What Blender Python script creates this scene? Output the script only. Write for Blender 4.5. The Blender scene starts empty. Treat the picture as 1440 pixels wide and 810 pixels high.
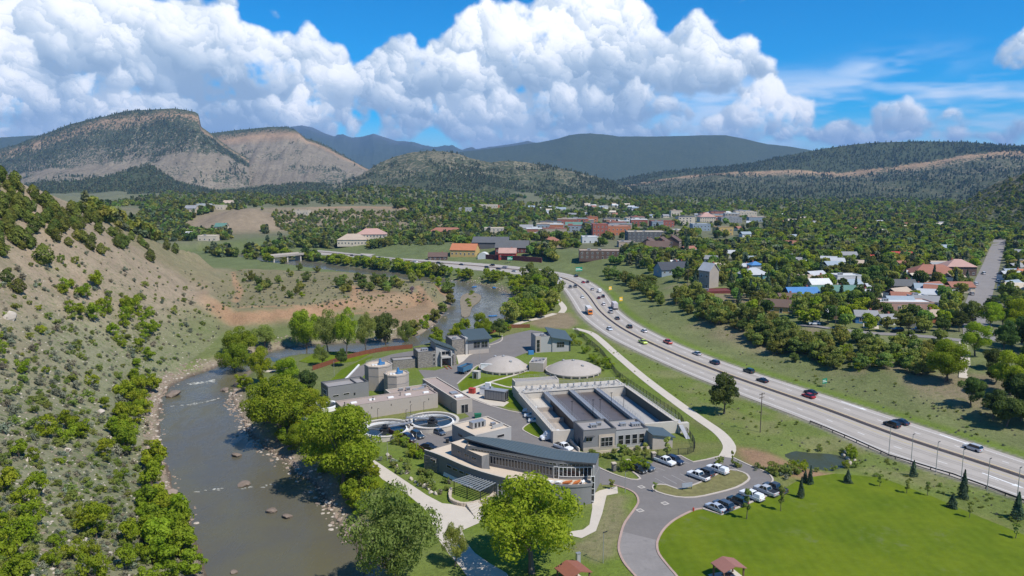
import bpy, bmesh, math, random
import numpy as np
from mathutils import Vector, Matrix
R = math.radians
rng = np.random.default_rng(7)
random.seed(7)
SC = bpy.context.scene
COL = SC.collection

# ------------------------------------------------------------------ camera
CAM_H = 70.0
FOC = 1040.0                       # focal length in photo pixels (1440 wide)
PITCH = math.atan(150.0 / FOC)
cam_d = bpy.data.cameras.new('camera')
cam_d.sensor_width = 36.0
cam_d.lens = 36.0 * FOC / 1440.0
cam_d.clip_start = 1.0
cam_d.clip_end = 120000.0
cam = bpy.data.objects.new('camera', cam_d)
COL.objects.link(cam)
cam.location = (0, 0, CAM_H)
cam.rotation_euler = (math.pi / 2 - PITCH, 0, 0)
SC.camera = cam

# ------------------------------------------------------------------ sun and exposure
SUN_AZ = R(130)                    # clockwise from +Y (the view direction)
SUN_EL = R(54)
sun_dir = Vector((math.sin(SUN_AZ) * math.cos(SUN_EL), math.cos(SUN_AZ) * math.cos(SUN_EL), math.sin(SUN_EL)))
sl = bpy.data.lights.new('sun', 'SUN')
sl.energy = 4.2
sl.angle = R(0.53)
sl.color = (1.0, 0.955, 0.88)
so = bpy.data.objects.new('sun', sl)
COL.objects.link(so)
so.rotation_euler = sun_dir.to_track_quat('Z', 'Y').to_euler()
vs = SC.view_settings
vs.view_transform = 'Standard'
vs.look = 'None'
vs.exposure = 0.38
vs.gamma = 1.0
vs.use_curve_mapping = False
SC.cycles.max_bounces = 6
SC.cycles.diffuse_bounces = 2
SC.cycles.glossy_bounces = 2
SC.cycles.transmission_bounces = 4
SC.cycles.transparent_max_bounces = 8
SC.cycles.volume_bounces = 0
SC.cycles.caustics_reflective = False
SC.cycles.caustics_refractive = False
SC.cycles.use_denoising = True
SC.cycles.sample_clamp_indirect = 4.0

# ------------------------------------------------------------------ node helpers
class NT:
    """tiny wrapper to write node trees in few lines"""
    def __init__(self, tree):
        self.t = tree
        self.n = tree.nodes
        self.l = tree.links
    def node(self, kind, **kw):
        nd = self.n.new(kind)
        for k, v in kw.items():
            setattr(nd, k, v)
        return nd
    def put(self, sock, v):
        if hasattr(v, 'is_output'):
            self.l.new(v, sock)
        elif v is not None:
            sock.default_value = v
    def math(self, op, a, b=None, c=None, clamp=False):
        nd = self.node('ShaderNodeMath', operation=op, use_clamp=clamp)
        self.put(nd.inputs[0], a)
        if b is not None: self.put(nd.inputs[1], b)
        if c is not None: self.put(nd.inputs[2], c)
        return nd.outputs[0]
    def vmath(self, op, a, b=None):
        nd = self.node('ShaderNodeVectorMath', operation=op)
        self.put(nd.inputs[0], a)
        if b is not None:
            if op == 'SCALE': self.put(nd.inputs[3], b)
            else: self.put(nd.inputs[1], b)
        return nd.outputs['Value'] if op in ('LENGTH', 'DOT_PRODUCT', 'DISTANCE') else nd.outputs[0]
    def mix(self, fac, a, b, mode='MIX'):
        nd = self.node('ShaderNodeMix', data_type='RGBA', blend_type=mode)
        self.put(nd.inputs[0], fac); self.put(nd.inputs[6], a); self.put(nd.inputs[7], b)
        return nd.outputs[2]
    def mapr(self, v, a, b, c=0.0, d=1.0, smooth=True):
        nd = self.node('ShaderNodeMapRange', interpolation_type='SMOOTHSTEP' if smooth else 'LINEAR')
        self.put(nd.inputs[0], v)
        for i, q in enumerate((a, b, c, d)): self.put(nd.inputs[1 + i], q)
        return nd.outputs[0]
    def noise(self, vec, scale, detail=4, rough=0.55, out=0, dist=0.0, dim='3D'):
        nd = self.node('ShaderNodeTexNoise', noise_dimensions=dim)
        if vec is not None: self.put(nd.inputs['Vector'], vec)
        nd.inputs['Scale'].default_value = scale
        nd.inputs['Detail'].default_value = detail
        nd.inputs['Roughness'].default_value = rough
        nd.inputs['Distortion'].default_value = dist
        return nd.outputs[out]
    def rgb(self, c):
        nd = self.node('ShaderNodeRGB')
        nd.outputs[0].default_value = (c[0], c[1], c[2], 1)
        return nd.outputs[0]
    def xyz(self, x, y, z):
        nd = self.node('ShaderNodeCombineXYZ')
        self.put(nd.inputs[0], x); self.put(nd.inputs[1], y); self.put(nd.inputs[2], z)
        return nd.outputs[0]

def c4(c): return (c[0], c[1], c[2], 1.0)

# ------------------------------------------------------------------ world: sky with clouds
def pix_dir(px, py):
    a = (px - 720.0) / FOC; b = (405.0 - py) / FOC
    d = Vector((a, math.cos(PITCH) + b * math.sin(PITCH), -math.sin(PITCH) + b * math.cos(PITCH)))
    return d.normalized()
def pix_ae(px, py):
    d = pix_dir(px, py)
    return math.atan2(d.x, d.y), math.asin(d.z)

world = bpy.data.worlds.new('World')
SC.world = world
world.use_nodes = True
wt = NT(world.node_tree)
wt.n.clear()
w_out = wt.node('ShaderNodeOutputWorld')
w_bg = wt.node('ShaderNodeBackground')
wt.l.new(w_bg.outputs[0], w_out.inputs[0])
sky = wt.node('ShaderNodeTexSky', sky_type='NISHITA')
sky.sun_disc = False
sky.sun_elevation = SUN_EL
sky.sun_rotation = SUN_AZ
sky.altitude = 2000
sky.air_density = 1.0
sky.dust_density = 0.1
sky.ozone_density = 3.0
SKY_STRENGTH = 0.12

# ------------------------------------------------------------------ numpy noise and distances
def _hash(ix, iy, seed):
    h = (ix.astype(np.int64) * 374761393 + iy.astype(np.int64) * 668265263 + seed * 974634749) & 0x7fffffff
    h = ((h ^ (h >> 13)) * 1274126177) & 0x7fffffff
    return ((h ^ (h >> 16)) & 0xffff) / 65535.0
def vnoise(x, y, seed=0):
    ix = np.floor(x); iy = np.floor(y)
    fx = x - ix; fy = y - iy
    fx = fx * fx * fx * (fx * (fx * 6 - 15) + 10); fy = fy * fy * fy * (fy * (fy * 6 - 15) + 10)
    a = _hash(ix, iy, seed); b = _hash(ix + 1, iy, seed); c = _hash(ix, iy + 1, seed); d = _hash(ix + 1, iy + 1, seed)
    return (a + (b - a) * fx) * (1 - fy) + (c + (d - c) * fx) * fy - 0.5
def fbm(x, y, scale, octs=4, seed=0, gain=0.5):
    s = np.zeros(np.broadcast(x, y).shape); amp = 1.0; f = 1.0 / scale; tot = 0
    for o in range(octs):
        s += amp * vnoise(x * f + 17.3 * o, y * f - 9.1 * o, seed + o); tot += amp
        amp *= gain; f *= 2.03
    return s / tot * 2
def sstep(a, b, x):
    t = np.clip((x - a) / (b - a), 0, 1)
    return t * t * (3 - 2 * t)

# ------------------------------------------------------------------ cumulus sky, grown from nested billows and lit from the sun's side
def _blur(a, r):
    if r < 1: return a
    for ax in (0, 1):
        for _ in range(2):
            k = 2 * r + 1
            pad = [(0, 0)] * a.ndim; pad[ax] = (r + 1, r)
            c = np.cumsum(np.pad(a, pad, mode='edge'), axis=ax, dtype=np.float64)
            n = a.shape[ax]
            a = ((np.take(c, range(k, k + n), ax) - np.take(c, range(0, n), ax)) / k).astype(np.float32)
    return a
def make_clouds(CS, half, top):
    """map of the sky from -half to half in azimuth and 0 to top in elevation, CS pixels per radian"""
    rg = np.random.default_rng(41)
    W, H = int(2 * half * CS), int(top * CS)
    px1 = CS / 800.0
    lum = np.zeros((H, W), np.float32); alp = np.zeros((H, W), np.float32)
    S = np.array([sun_dir.x, -sun_dir.y, sun_dir.z]); S = S / np.linalg.norm(S)
    def heap(cx, cy, w, h, dense=1.0, levels=3, dim=0.0):
        """cx, cy: middle of the flat base; lobes fill a domed envelope"""
        pad = int(h * 0.45 + 12)
        x0, x1 = int(cx - w / 2) - pad, int(cx + w / 2) + pad
        y0, y1 = max(int(cy) - pad, 0), min(int(cy + h) + pad, H)
        x0 = max(x0, 0); x1 = min(x1, W)
        if y1 <= y0 or x1 <= x0: return
        zb = np.full((y1 - y0, x1 - x0), -1e9, np.float32); lb = np.zeros_like(zb); ab = np.zeros_like(zb)
        def sph(sx, sy, sz, r, pl, wt):
            ix0 = max(int(sx - r) - x0, 0); ix1 = min(int(sx + r) + 2 - x0, zb.shape[1]); iy0 = max(int(sy - r) - y0, 0); iy1 = min(int(sy + r) + 2 - y0, zb.shape[0])
            if ix1 <= ix0 or iy1 <= iy0: return
            dx = (np.arange(ix0, ix1) + x0 - sx)[None, :] / r; dy = (np.arange(iy0, iy1) + y0 - sy)[:, None] / r
            d2 = dx * dx + dy * dy
            nz = np.sqrt(np.maximum(1 - d2, 0))
            z = sz + nz * r
            sub = zb[iy0:iy1, ix0:ix1]
            m = (d2 < 1) & (z > sub)
            l = dx * S[0] + dy * S[2] + nz * S[1]
            lv = pl * (1 - wt) + l * wt
            sub[m] = z[m]
            lb[iy0:iy1, ix0:ix1][m] = lv[m]
            ab[iy0:iy1, ix0:ix1][m] = 1
        n1 = int(np.clip(7 + w * h / 900 * dense, 7, 30))
        L1 = []
        for i in range(n1):
            ux = rg.uniform(-1, 1)
            env = h * (1 - abs(ux) ** 2.2) ** 0.7 * rg.uniform(0.75, 1.05)
            r = np.clip(rg.uniform(0.22, 0.42) * min(env, w * 0.5), 4, 70)
            sy = cy + r * 0.5 + rg.uniform(0, 1) ** 0.8 * max(env - r * 1.4, 0)
            L1.append((cx + ux * (w / 2 - r * 0.6), sy, rg.uniform(-.5, .5) * w * 0.25 - (sy - cy) * 0.35, r))
        for (sx, sy, sz, r) in L1:
            hg = (sy - cy) / h
            base_l = -0.42 + 1.25 * hg + rg.uniform(-.2, .2)
            sph(sx, sy, sz, r, base_l, 0.45)
            n2 = int(np.clip(r * 0.9, 8, 34))
            for k in range(n2):
                v = rg.normal(size=3); v[1] = abs(v[1]) * 0.8 + 0.1 if rg.random() < .75 else v[1]; v[2] = abs(v[2]); v /= np.linalg.norm(v)
                r2 = r * rg.uniform(0.22, 0.46)
                ax, ay, az = sx + v[0] * r * .88, sy + v[1] * r * .88, sz + v[2] * r * .88
                l2 = 0.5 * base_l + 0.5 * (v[0] * S[0] + v[1] * S[2] + v[2] * S[1])
                sph(ax, ay, az, r2, l2, 0.38)
                if levels > 2 and r2 > 4:
                    for q in range(int(np.clip(r2 * 0.8, 5, 12))):
                        u = rg.normal(size=3); u[2] = abs(u[2]); u /= np.linalg.norm(u)
                        r3 = r2 * rg.uniform(0.2, 0.5)
                        l3 = 0.6 * l2 + 0.4 * (u[0] * S[0] + u[1] * S[2] + u[2] * S[1])
                        sph(ax + u[0] * r2 * .9, ay + u[1] * r2 * .9, az + u[2] * r2 * .9, r3, l3, 0.3)
        # flat, ragged base
        yy = (np.arange(y0, y1) - cy)[:, None]
        ab *= np.clip((yy + 0.10 * h) / (0.16 * h), 0, 1)
        ab = _blur(ab, 1)
        lum[y0:y1, x0:x1] = lum[y0:y1, x0:x1] * (1 - ab) + (lb - dim) * ab
        alp[y0:y1, x0:x1] = alp[y0:y1, x0:x1] * (1 - ab) + ab
    def at(px, py):
        a, e = pix_ae(px, py)
        return (a + half) * CS, e * CS
    k = CS / FOC
    # far, low banks first; then the tall heaps in front: (x, base y, width, height) in photo pixels
    view = [(30, 206, 260, 36), (250, 204, 320, 44), (470, 206, 300, 40), (640, 206, 260, 42), (800, 206, 280, 36), (930, 203, 220, 34), (1060, 208, 160, 20), (1190, 208, 170, 34), (1270, 204, 110, 24), (1335, 204, 130, 28), (1430, 206, 130, 24), (1480, 190, 120, 26),
            (1075, 196, 165, 74), (1140, 200, 120, 34), (1245, 186, 124, 44), (1180, 192, 120, 24), (1350, 176, 90, 16), (980, 196, 130, 34),
            (1460, 100, 110, 62), (1035, 116, 130, 62), (975, 96, 130, 62), (930, 142, 220, 88), (850, 130, 210, 140), (800, 100, 160, 112), (720, 128, 240, 118), (610, 74, 150, 36), (600, 142, 220, 96),
            (760, 180, 260, 60), (880, 172, 240, 52), (620, 182, 260, 54), (500, 170, 220, 74),
            (325, 24, 120, 34), (560, 120, 60, 40), (430, 128, 90, 60), (400, 150, 240, 96), (290, 130, 240, 118), (180, 120, 260, 124), (40, 118, 260, 112), (-90, 130, 220, 110), (-160, 190, 200, 60), (20, 176, 260, 62), (140, 168, 240, 60), (270, 186, 260, 60), (400, 186, 220, 50)]
    bank = [(-60, 200), (60, 120), (200, 118), (340, 130), (430, 150), (560, 130), (700, 120), (850, 118), (950, 130), (1010, 158), (1060, 190), (1100, 204)]
    bx = [at(*b)[0] for b in bank]; by = [at(*b)[1] for b in bank]
    cols_ = np.arange(W); topy = np.interp(cols_, bx, by, left=0, right=0)
    rows_ = np.arange(H)[:, None]
    low = at(300, 205)[1]
    m0 = np.clip((topy[None] - rows_) / (14 * px1), 0, 1) * np.clip((rows_ - low + 22 * px1) / (14 * px1), 0, 1)
    yq, xq = np.mgrid[0:H, 0:W]
    m0 = m0 * sstep(-.12, .2, fbm(xq / px1, yq / px1 * 1.6, 120, 4, 261))
    alp[:] = m0; lum[:] = m0 * (0.05)
    for (px, py, w, h) in view:
        x, y = at(px, py)
        heap(x, y, w * k, h * k)
    # the same kind of sky all the way round
    for i in range(46):
        az = rg.uniform(0.85, math.pi - 0.1) * rg.choice([-1, 1])
        el = rg.uniform(0.03, 0.5) ** 1.2
        h = rg.uniform(40, 110) * (0.5 + el); w = h * rg.uniform(1.8, 3.2)
        heap((az + half) * CS, el * CS, w * k, h * k, levels=2)
    # break the round outlines up with a fine warp, feather the edges
    yy, xx = np.mgrid[0:H, 0:W].astype(np.float32)
    u = xx / px1; v = yy / px1
    wx = fbm(u, v, 34, 4, 201, .6) * 13.0 * px1; wy = fbm(u + 500, v - 300, 34, 4, 211, .6) * 13.0 * px1
    sx = np.clip(np.rint(xx + wx), 0, W - 1).astype(int); sy = np.clip(np.rint(yy + wy), 0, H - 1).astype(int)
    lum = lum[sy, sx]; alp = alp[sy, sx]
    soft = _blur(alp, max(1, int(4 * px1)))
    fn = fbm(u, v, 16, 4, 221, .62)
    big_n = fbm(u, v * 1.3, 70, 4, 271, .55)
    edge = np.clip((soft + 0.42 * fn + 0.30 * np.minimum(big_n, .25) - 0.29) / 0.62, 0, 1)
    a = edge * edge * (3 - 2 * edge)
    lsm = _blur(lum * alp, 4) / np.maximum(_blur(alp, 4), 0.05)
    lbig = _blur(lum * alp, int(14 * px1)) / np.maximum(_blur(alp, int(14 * px1)), 0.05)
    l = np.where(alp > 0.5, 0.40 * lum + 0.34 * lsm + 0.26 * lbig, lsm)
    l = l + 0.26 * fbm(u, v, 90, 4, 231)
    l = np.clip((l + 0.09) / 0.76, 0, 1)
    st = np.array([0.0, 0.3, 0.55, 0.8, 1.0])
    cols = np.array([(0.27, 0.37, 0.50), (0.40, 0.50, 0.62), (0.56, 0.64, 0.73), (0.85, 0.88, 0.92), (1.0, 1.0, 0.99)])
    rgb = np.stack([np.interp(l, st, cols[:, i]) for i in range(3)], -1)
    # thin veils and streaks
    az = (xx / CS) - half; el = yy / CS
    ve = fbm(az * 300 + 40 * el * 3, el * 1500, 60, 5, 241, .6)
    vm = sstep(-0.25, 0.42, ve) * sstep(0.015, 0.06, el) * sstep(0.15, 0.10, el) * sstep(0.1, 0.3, az) * 0.95
    pu, pe = pix_ae(1240, 96)
    d = ((az - pu) / 0.075) ** 2 + ((el - pe - (az - pu) * 0.12) / 0.016) ** 2
    vm = np.maximum(vm, np.exp(-d) * sstep(-.3, .5, fbm(az * 500, el * 1600, 40, 4, 251)) * 0.8)
    vc = np.array([0.62, 0.73, 0.88])
    ca = a + (1 - a) * vm
    rgb = (rgb * a[..., None] + vc * ((1 - a) * vm)[..., None]) / np.maximum(ca, 1e-4)[..., None]
    return np.concatenate([rgb, ca[..., None]], -1).astype(np.float32)

def sky_image(name, arr):
    im = bpy.data.images.new(name, arr.shape[1], arr.shape[0], alpha=True, float_buffer=True)
    im.colorspace_settings.name = 'Linear Rec.709'
    im.alpha_mode = 'CHANNEL_PACKED'
    im.pixels.foreach_set(arr.ravel())
    im.update()
    im.pack()
    return im
def build_world():
    t = wt
    tc = t.node('ShaderNodeTexCoord')
    d = t.vmath('NORMALIZE', tc.outputs['Generated'])
    sep = t.node('ShaderNodeSeparateXYZ'); t.put(sep.inputs[0], d)
    az = t.math('ARCTAN2', sep.outputs[0], sep.outputs[1])
    el = t.math('ARCSINE', sep.outputs[2])
    def layer(nm, cs, half, top):
        nd = t.node('ShaderNodeTexImage', interpolation='Linear', extension='EXTEND')
        nd.image = sky_image(nm, make_clouds(cs, half, top))
        uv = t.xyz(t.math('MULTIPLY_ADD', az, 0.5 / half, 0.5), t.math('MULTIPLY', el, 1.0 / top), 0.0)
        t.put(nd.inputs[0], uv)
        return nd.outputs[0], t.math('MULTIPLY', nd.outputs[1], t.mapr(el, top, top - 0.03))
    c0, a0 = layer('sky_all_round', 190.0, math.pi, 1.1)
    c1, a1 = layer('sky_ahead', 950.0, 0.92, 0.40)
    near = t.math('MULTIPLY', t.mapr(t.math('ABSOLUTE', az), 0.90, 0.86), t.mapr(el, 0.38, 0.35))
    cl = t.mix(near, c0, c1)
    al = t.math('ADD', t.math('MULTIPLY', a1, near), t.math('MULTIPLY', a0, t.math('SUBTRACT', 1.0, near)))
    hs = t.node('ShaderNodeHueSaturation')
    hs.inputs['Saturation'].default_value = SKY_SAT
    t.put(hs.inputs['Color'], sky.outputs[0])
    skyc = t.vmath('SCALE', hs.outputs[0], SKY_STRENGTH)
    t.put(w_bg.inputs[0], t.mix(al, skyc, t.vmath('SCALE', cl, CLOUD_GAIN)))
    w_bg.inputs[1].default_value = 1.0
SKY_SAT = 2.0
CLOUD_GAIN = 1.03
build_world()
world.cycles.sampling_method = 'MANUAL'
world.cycles.sample_map_resolution = 512

# ------------------------------------------------------------------ measuring helpers
def pray(px, py):
    a = (px - 720.0) / FOC; b = (405.0 - py) / FOC
    return a, math.cos(PITCH) + b * math.sin(PITCH), -math.sin(PITCH) + b * math.cos(PITCH)
def P(px, py, z=0.0):
    """point of the level plane z seen at a photo pixel"""
    a, dy, dz = pray(px, py)
    t = (z - CAM_H) / dz
    return (a * t, dy * t)
def PD(px, py, depth):
    a, dy, dz = pray(px, py)
    t = depth / dy
    return (a * t, depth, CAM_H + dz * t)
def poly(pts, z=0.0): return [P(x, y, z) for x, y in pts]

# ------------------------------------------------------------------ distances
def pl_dist(x, y, pts, closed=False):
    """distance to polyline"""
    best = np.full(np.shape(x), 1e9)
    n = len(pts)
    for i in range(n if closed else n - 1):
        ax, ay = pts[i]; bx, by = pts[(i + 1) % n]
        dx, dy = bx - ax, by - ay
        L = dx * dx + dy * dy + 1e-9
        t = np.clip(((x - ax) * dx + (y - ay) * dy) / L, 0, 1)
        d = (x - ax - t * dx) ** 2 + (y - ay - t * dy) ** 2
        best = np.minimum(best, d)
    return np.sqrt(best)
def inside(x, y, pts):
    r = np.zeros(np.shape(x), bool)
    n = len(pts)
    j = n - 1
    for i in range(n):
        xi, yi = pts[i]; xj, yj = pts[j]
        c = ((yi > y) != (yj > y)) & (x < (xj - xi) * (y - yi) / (yj - yi + 1e-12) + xi)
        r ^= c
        j = i
    return r
def sdist(x, y, pts):
    """signed distance to a closed outline, negative inside"""
    d = pl_dist(x, y, pts, True)
    return np.where(inside(x, y, pts), -d, d)
def smooth_line(pts, n=4, closed=False):
    """Catmull-Rom"""
    out = []
    m = len(pts)
    rngi = range(m) if closed else range(m - 1)
    for i in rngi:
        if closed:
            p0, p1, p2, p3 = pts[(i - 1) % m], pts[i], pts[(i + 1) % m], pts[(i + 2) % m]
        else:
            p0, p1, p2, p3 = pts[max(i - 1, 0)], pts[i], pts[i + 1], pts[min(i + 2, m - 1)]
        for k in range(n):
            t = k / n
            out.append(tuple(0.5 * ((2 * b) + (c - a) * t + (2 * a - 5 * b + 4 * c - d) * t * t + (3 * b - a - 3 * c + d) * t ** 3) for a, b, c, d in zip(p0, p1, p2, p3)))
    if not closed: out.append(tuple(pts[-1]))
    return out

# ------------------------------------------------------------------ object helpers
def tag(o, label=None, cat=None, group=None, kind=None):
    if label: o['label'] = label
    if cat: o['category'] = cat
    if group: o['group'] = group
    if kind: o['kind'] = kind
    return o
def link(o, parent=None):
    COL.objects.link(o)
    if parent is not None: o.parent = parent
    return o
def mesh_obj(name, verts, faces, mats=(), parent=None, fm=None, smooth=False, edges=()):
    me = bpy.data.meshes.new(name)
    me.from_pydata([tuple(v) for v in verts], list(edges), faces)
    for m in mats if isinstance(mats, (list, tuple)) else [mats]: me.materials.append(m)
    if fm is not None: me.polygons.foreach_set('material_index', fm)
    if smooth: me.polygons.foreach_set('use_smooth', [True] * len(me.polygons))
    me.update()
    return link(bpy.data.objects.new(name, me), parent)
def grid_mesh(name, X, Y, Z, mats, attrs=None, smooth=True):
    """grid arrays (rows, cols) to one mesh, with point colour attributes"""
    r, c = X.shape
    co = np.stack([X, Y, Z], -1).reshape(-1, 3).astype(np.float32)
    idx = np.arange(r * c).reshape(r, c)
    q = np.stack([idx[:-1, :-1], idx[:-1, 1:], idx[1:, 1:], idx[1:, :-1]], -1).reshape(-1, 4).astype(np.int32)
    me = bpy.data.meshes.new(name)
    me.vertices.add(len(co)); me.vertices.foreach_set('co', co.ravel())
    me.loops.add(q.size); me.loops.foreach_set('vertex_index', q.ravel())
    me.polygons.add(len(q))
    me.polygons.foreach_set('loop_start', np.arange(0, q.size, 4, dtype=np.int32))
    me.polygons.foreach_set('loop_total', np.full(len(q), 4, np.int32))
    me.polygons.foreach_set('use_smooth', np.full(len(q), smooth, bool))
    for m in mats: me.materials.append(m)
    me.update(calc_edges=True)
    for k, arr in (attrs or {}).items():
        at = me.attributes.new(k, 'FLOAT_COLOR', 'POINT')
        a4 = np.ones((len(co), 4), np.float32); a4[:, :3] = arr.reshape(-1, 3)
        at.data.foreach_set('color', a4.ravel())
    return link(bpy.data.objects.new(name, me))
def empty(name, loc=(0, 0, 0), rz=0.0):
    o = bpy.data.objects.new(name, None)
    o.empty_display_size = 0.3
    o.location = loc; o.rotation_euler = (0, 0, rz)
    COL.objects.link(o)
    return o

# ------------------------------------------------------------------ materials
MATS = {}
def pmat(name, color, rough=0.8, metal=0.0, spec=0.3, var=0.10, scale=1.0, bump=0.0, bscale=None, dirt=None):
    """plain procedural material: base colour with fine mottling, soft wear and optional relief"""
    if name in MATS: return MATS[name]
    m = bpy.data.materials.new(name); m.use_nodes = True
    t = NT(m.node_tree)
    b = t.n['Principled BSDF']
    tc = t.node('ShaderNodeTexCoord').outputs['Object']
    geo = t.node('ShaderNodeNewGeometry').outputs['Position']
    n1 = t.noise(geo, 0.35 * scale, 5, 0.6)
    n2 = t.noise(geo, 2.5 * scale, 4, 0.6)
    f = t.math('ADD', t.math('MULTIPLY', n1, 0.6), t.math('MULTIPLY', n2, 0.4))
    f = t.mapr(f, 0.3, 0.7, 1 - var, 1 + var, smooth=False)
    col = t.mix(1.0, c4(color), t.xyz(f, f, f), 'MULTIPLY')
    if dirt:
        col = t.mix(t.mapr(t.noise(geo, 0.8 * scale, 6, 0.7), 0.52, 0.75, 0, 0.6), col, c4(dirt))
    t.put(b.inputs['Base Color'], col)
    b.inputs['Roughness'].default_value = rough
    b.inputs['Metallic'].default_value = metal
    b.inputs['Specular IOR Level'].default_value = spec
    if bump:
        bn = t.node('ShaderNodeBump'); bn.inputs['Strength'].default_value = bump
        t.put(bn.inputs['Height'], t.noise(geo, bscale or 6.0, 4, 0.6))
        bn.inputs['Distance'].default_value = 0.1
        t.put(b.inputs['Normal'], bn.outputs[0])
    MATS[name] = m
    return m
# ================================================================== TERRAIN
RIVER_Z = -3.0
river_left = [(330, 1010), (305, 860), (287, 800), (272, 757), (262, 720), (246, 690), (232, 652), (226, 620), (224, 590), (228, 562), (240, 543), (272, 528), (303, 517),
              (330, 506), (420, 487), (520, 481), (585, 473), (606, 460), (622, 444), (636, 424), (632, 408), (612, 401), (575, 396), (480, 384), (420, 376), (384, 371), (360, 366), (330, 362)]
river_right = [(330, 357), (390, 361), (425, 366), (480, 374), (560, 384), (620, 392), (650, 396), (690, 403), (716, 413), (724, 426), (716, 440), (702, 453), (680, 464), (640, 472),
               (600, 486), (540, 497), (450, 500), (395, 506), (352, 520), (330, 540), (326, 562), (338, 585), (345, 603), (372, 630), (402, 650), (440, 680), (457, 704), (474, 735), (496, 760), (507, 800), (520, 860), (560, 1010)]
RIV = poly(smooth_line(river_left, 3)[:-1], RIVER_Z) + poly(smooth_line(river_right, 3), RIVER_Z)
FOOT = [(p[1], p[0]) for p in poly([(330, 1010), (300, 860), (280, 800), (265, 757), (255, 720), (240, 690), (226, 652), (220, 620), (216, 590), (220, 562), (232, 543), (262, 524), (285, 505)], RIVER_Z)]
FOOT += [(370, -140), (460, -176), (540, -205), (620, -232), (700, -260)]
FOOT.sort()
FY = np.array([f[0] for f in FOOT]); FX = np.array([f[1] for f in FOOT])

HW_NEAR = [(1560, 752), (1427, 699), (1250, 641), (1141, 594), (1040, 555), (960, 523), (873, 483), (840, 463), (816, 443), (802, 421), (789, 404), (764, 393), (729, 386), (662, 379), (582, 371), (507, 363), (452, 358), (425, 356)]
HW_FAR = [(1580, 695), (1440, 647), (1254, 586), (1117, 542), (1040, 517), (960, 487), (902, 459), (871, 437), (853, 414), (836, 400), (809, 388), (764, 379.5), (707, 373), (640, 368), (551, 362.5), (504, 357.5), (455, 352.5), (425, 351.5)]
HWN = poly(smooth_line(HW_NEAR, 4)); HWF = poly(smooth_line(HW_FAR, 4))
HW_POLY = HWN + HWF[::-1]

bench_px = [(300, 432), (345, 436), (400, 432), (470, 420), (540, 414), (590, 408), (618, 414), (628, 404), (600, 395), (560, 391), (480, 383), (400, 380), (345, 378), (320, 385), (300, 400)]
BENCH = poly(bench_px, 6.0)
site_px = [(440, 560), (500, 515), (560, 492), (640, 468), (700, 462), (750, 452), (800, 455), (850, 480), (960, 560), (1020, 610), (1040, 640), (1090, 670), (1130, 668), (1200, 664), (1300, 690), (1450, 755), (1600, 840), (1500, 1100), (560, 1100), (560, 850), (590, 740), (500, 640), (440, 590)]
SITE = poly(site_px)

def hw_side(x, y):
    """metres beyond the far edge of the highway"""
    return np.where(inside(x, y, HWF + [(-3000, 640), (-3000, 60000), (60000, 60000), (60000, 50)]), pl_dist(x, y, HWF), 0)

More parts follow.
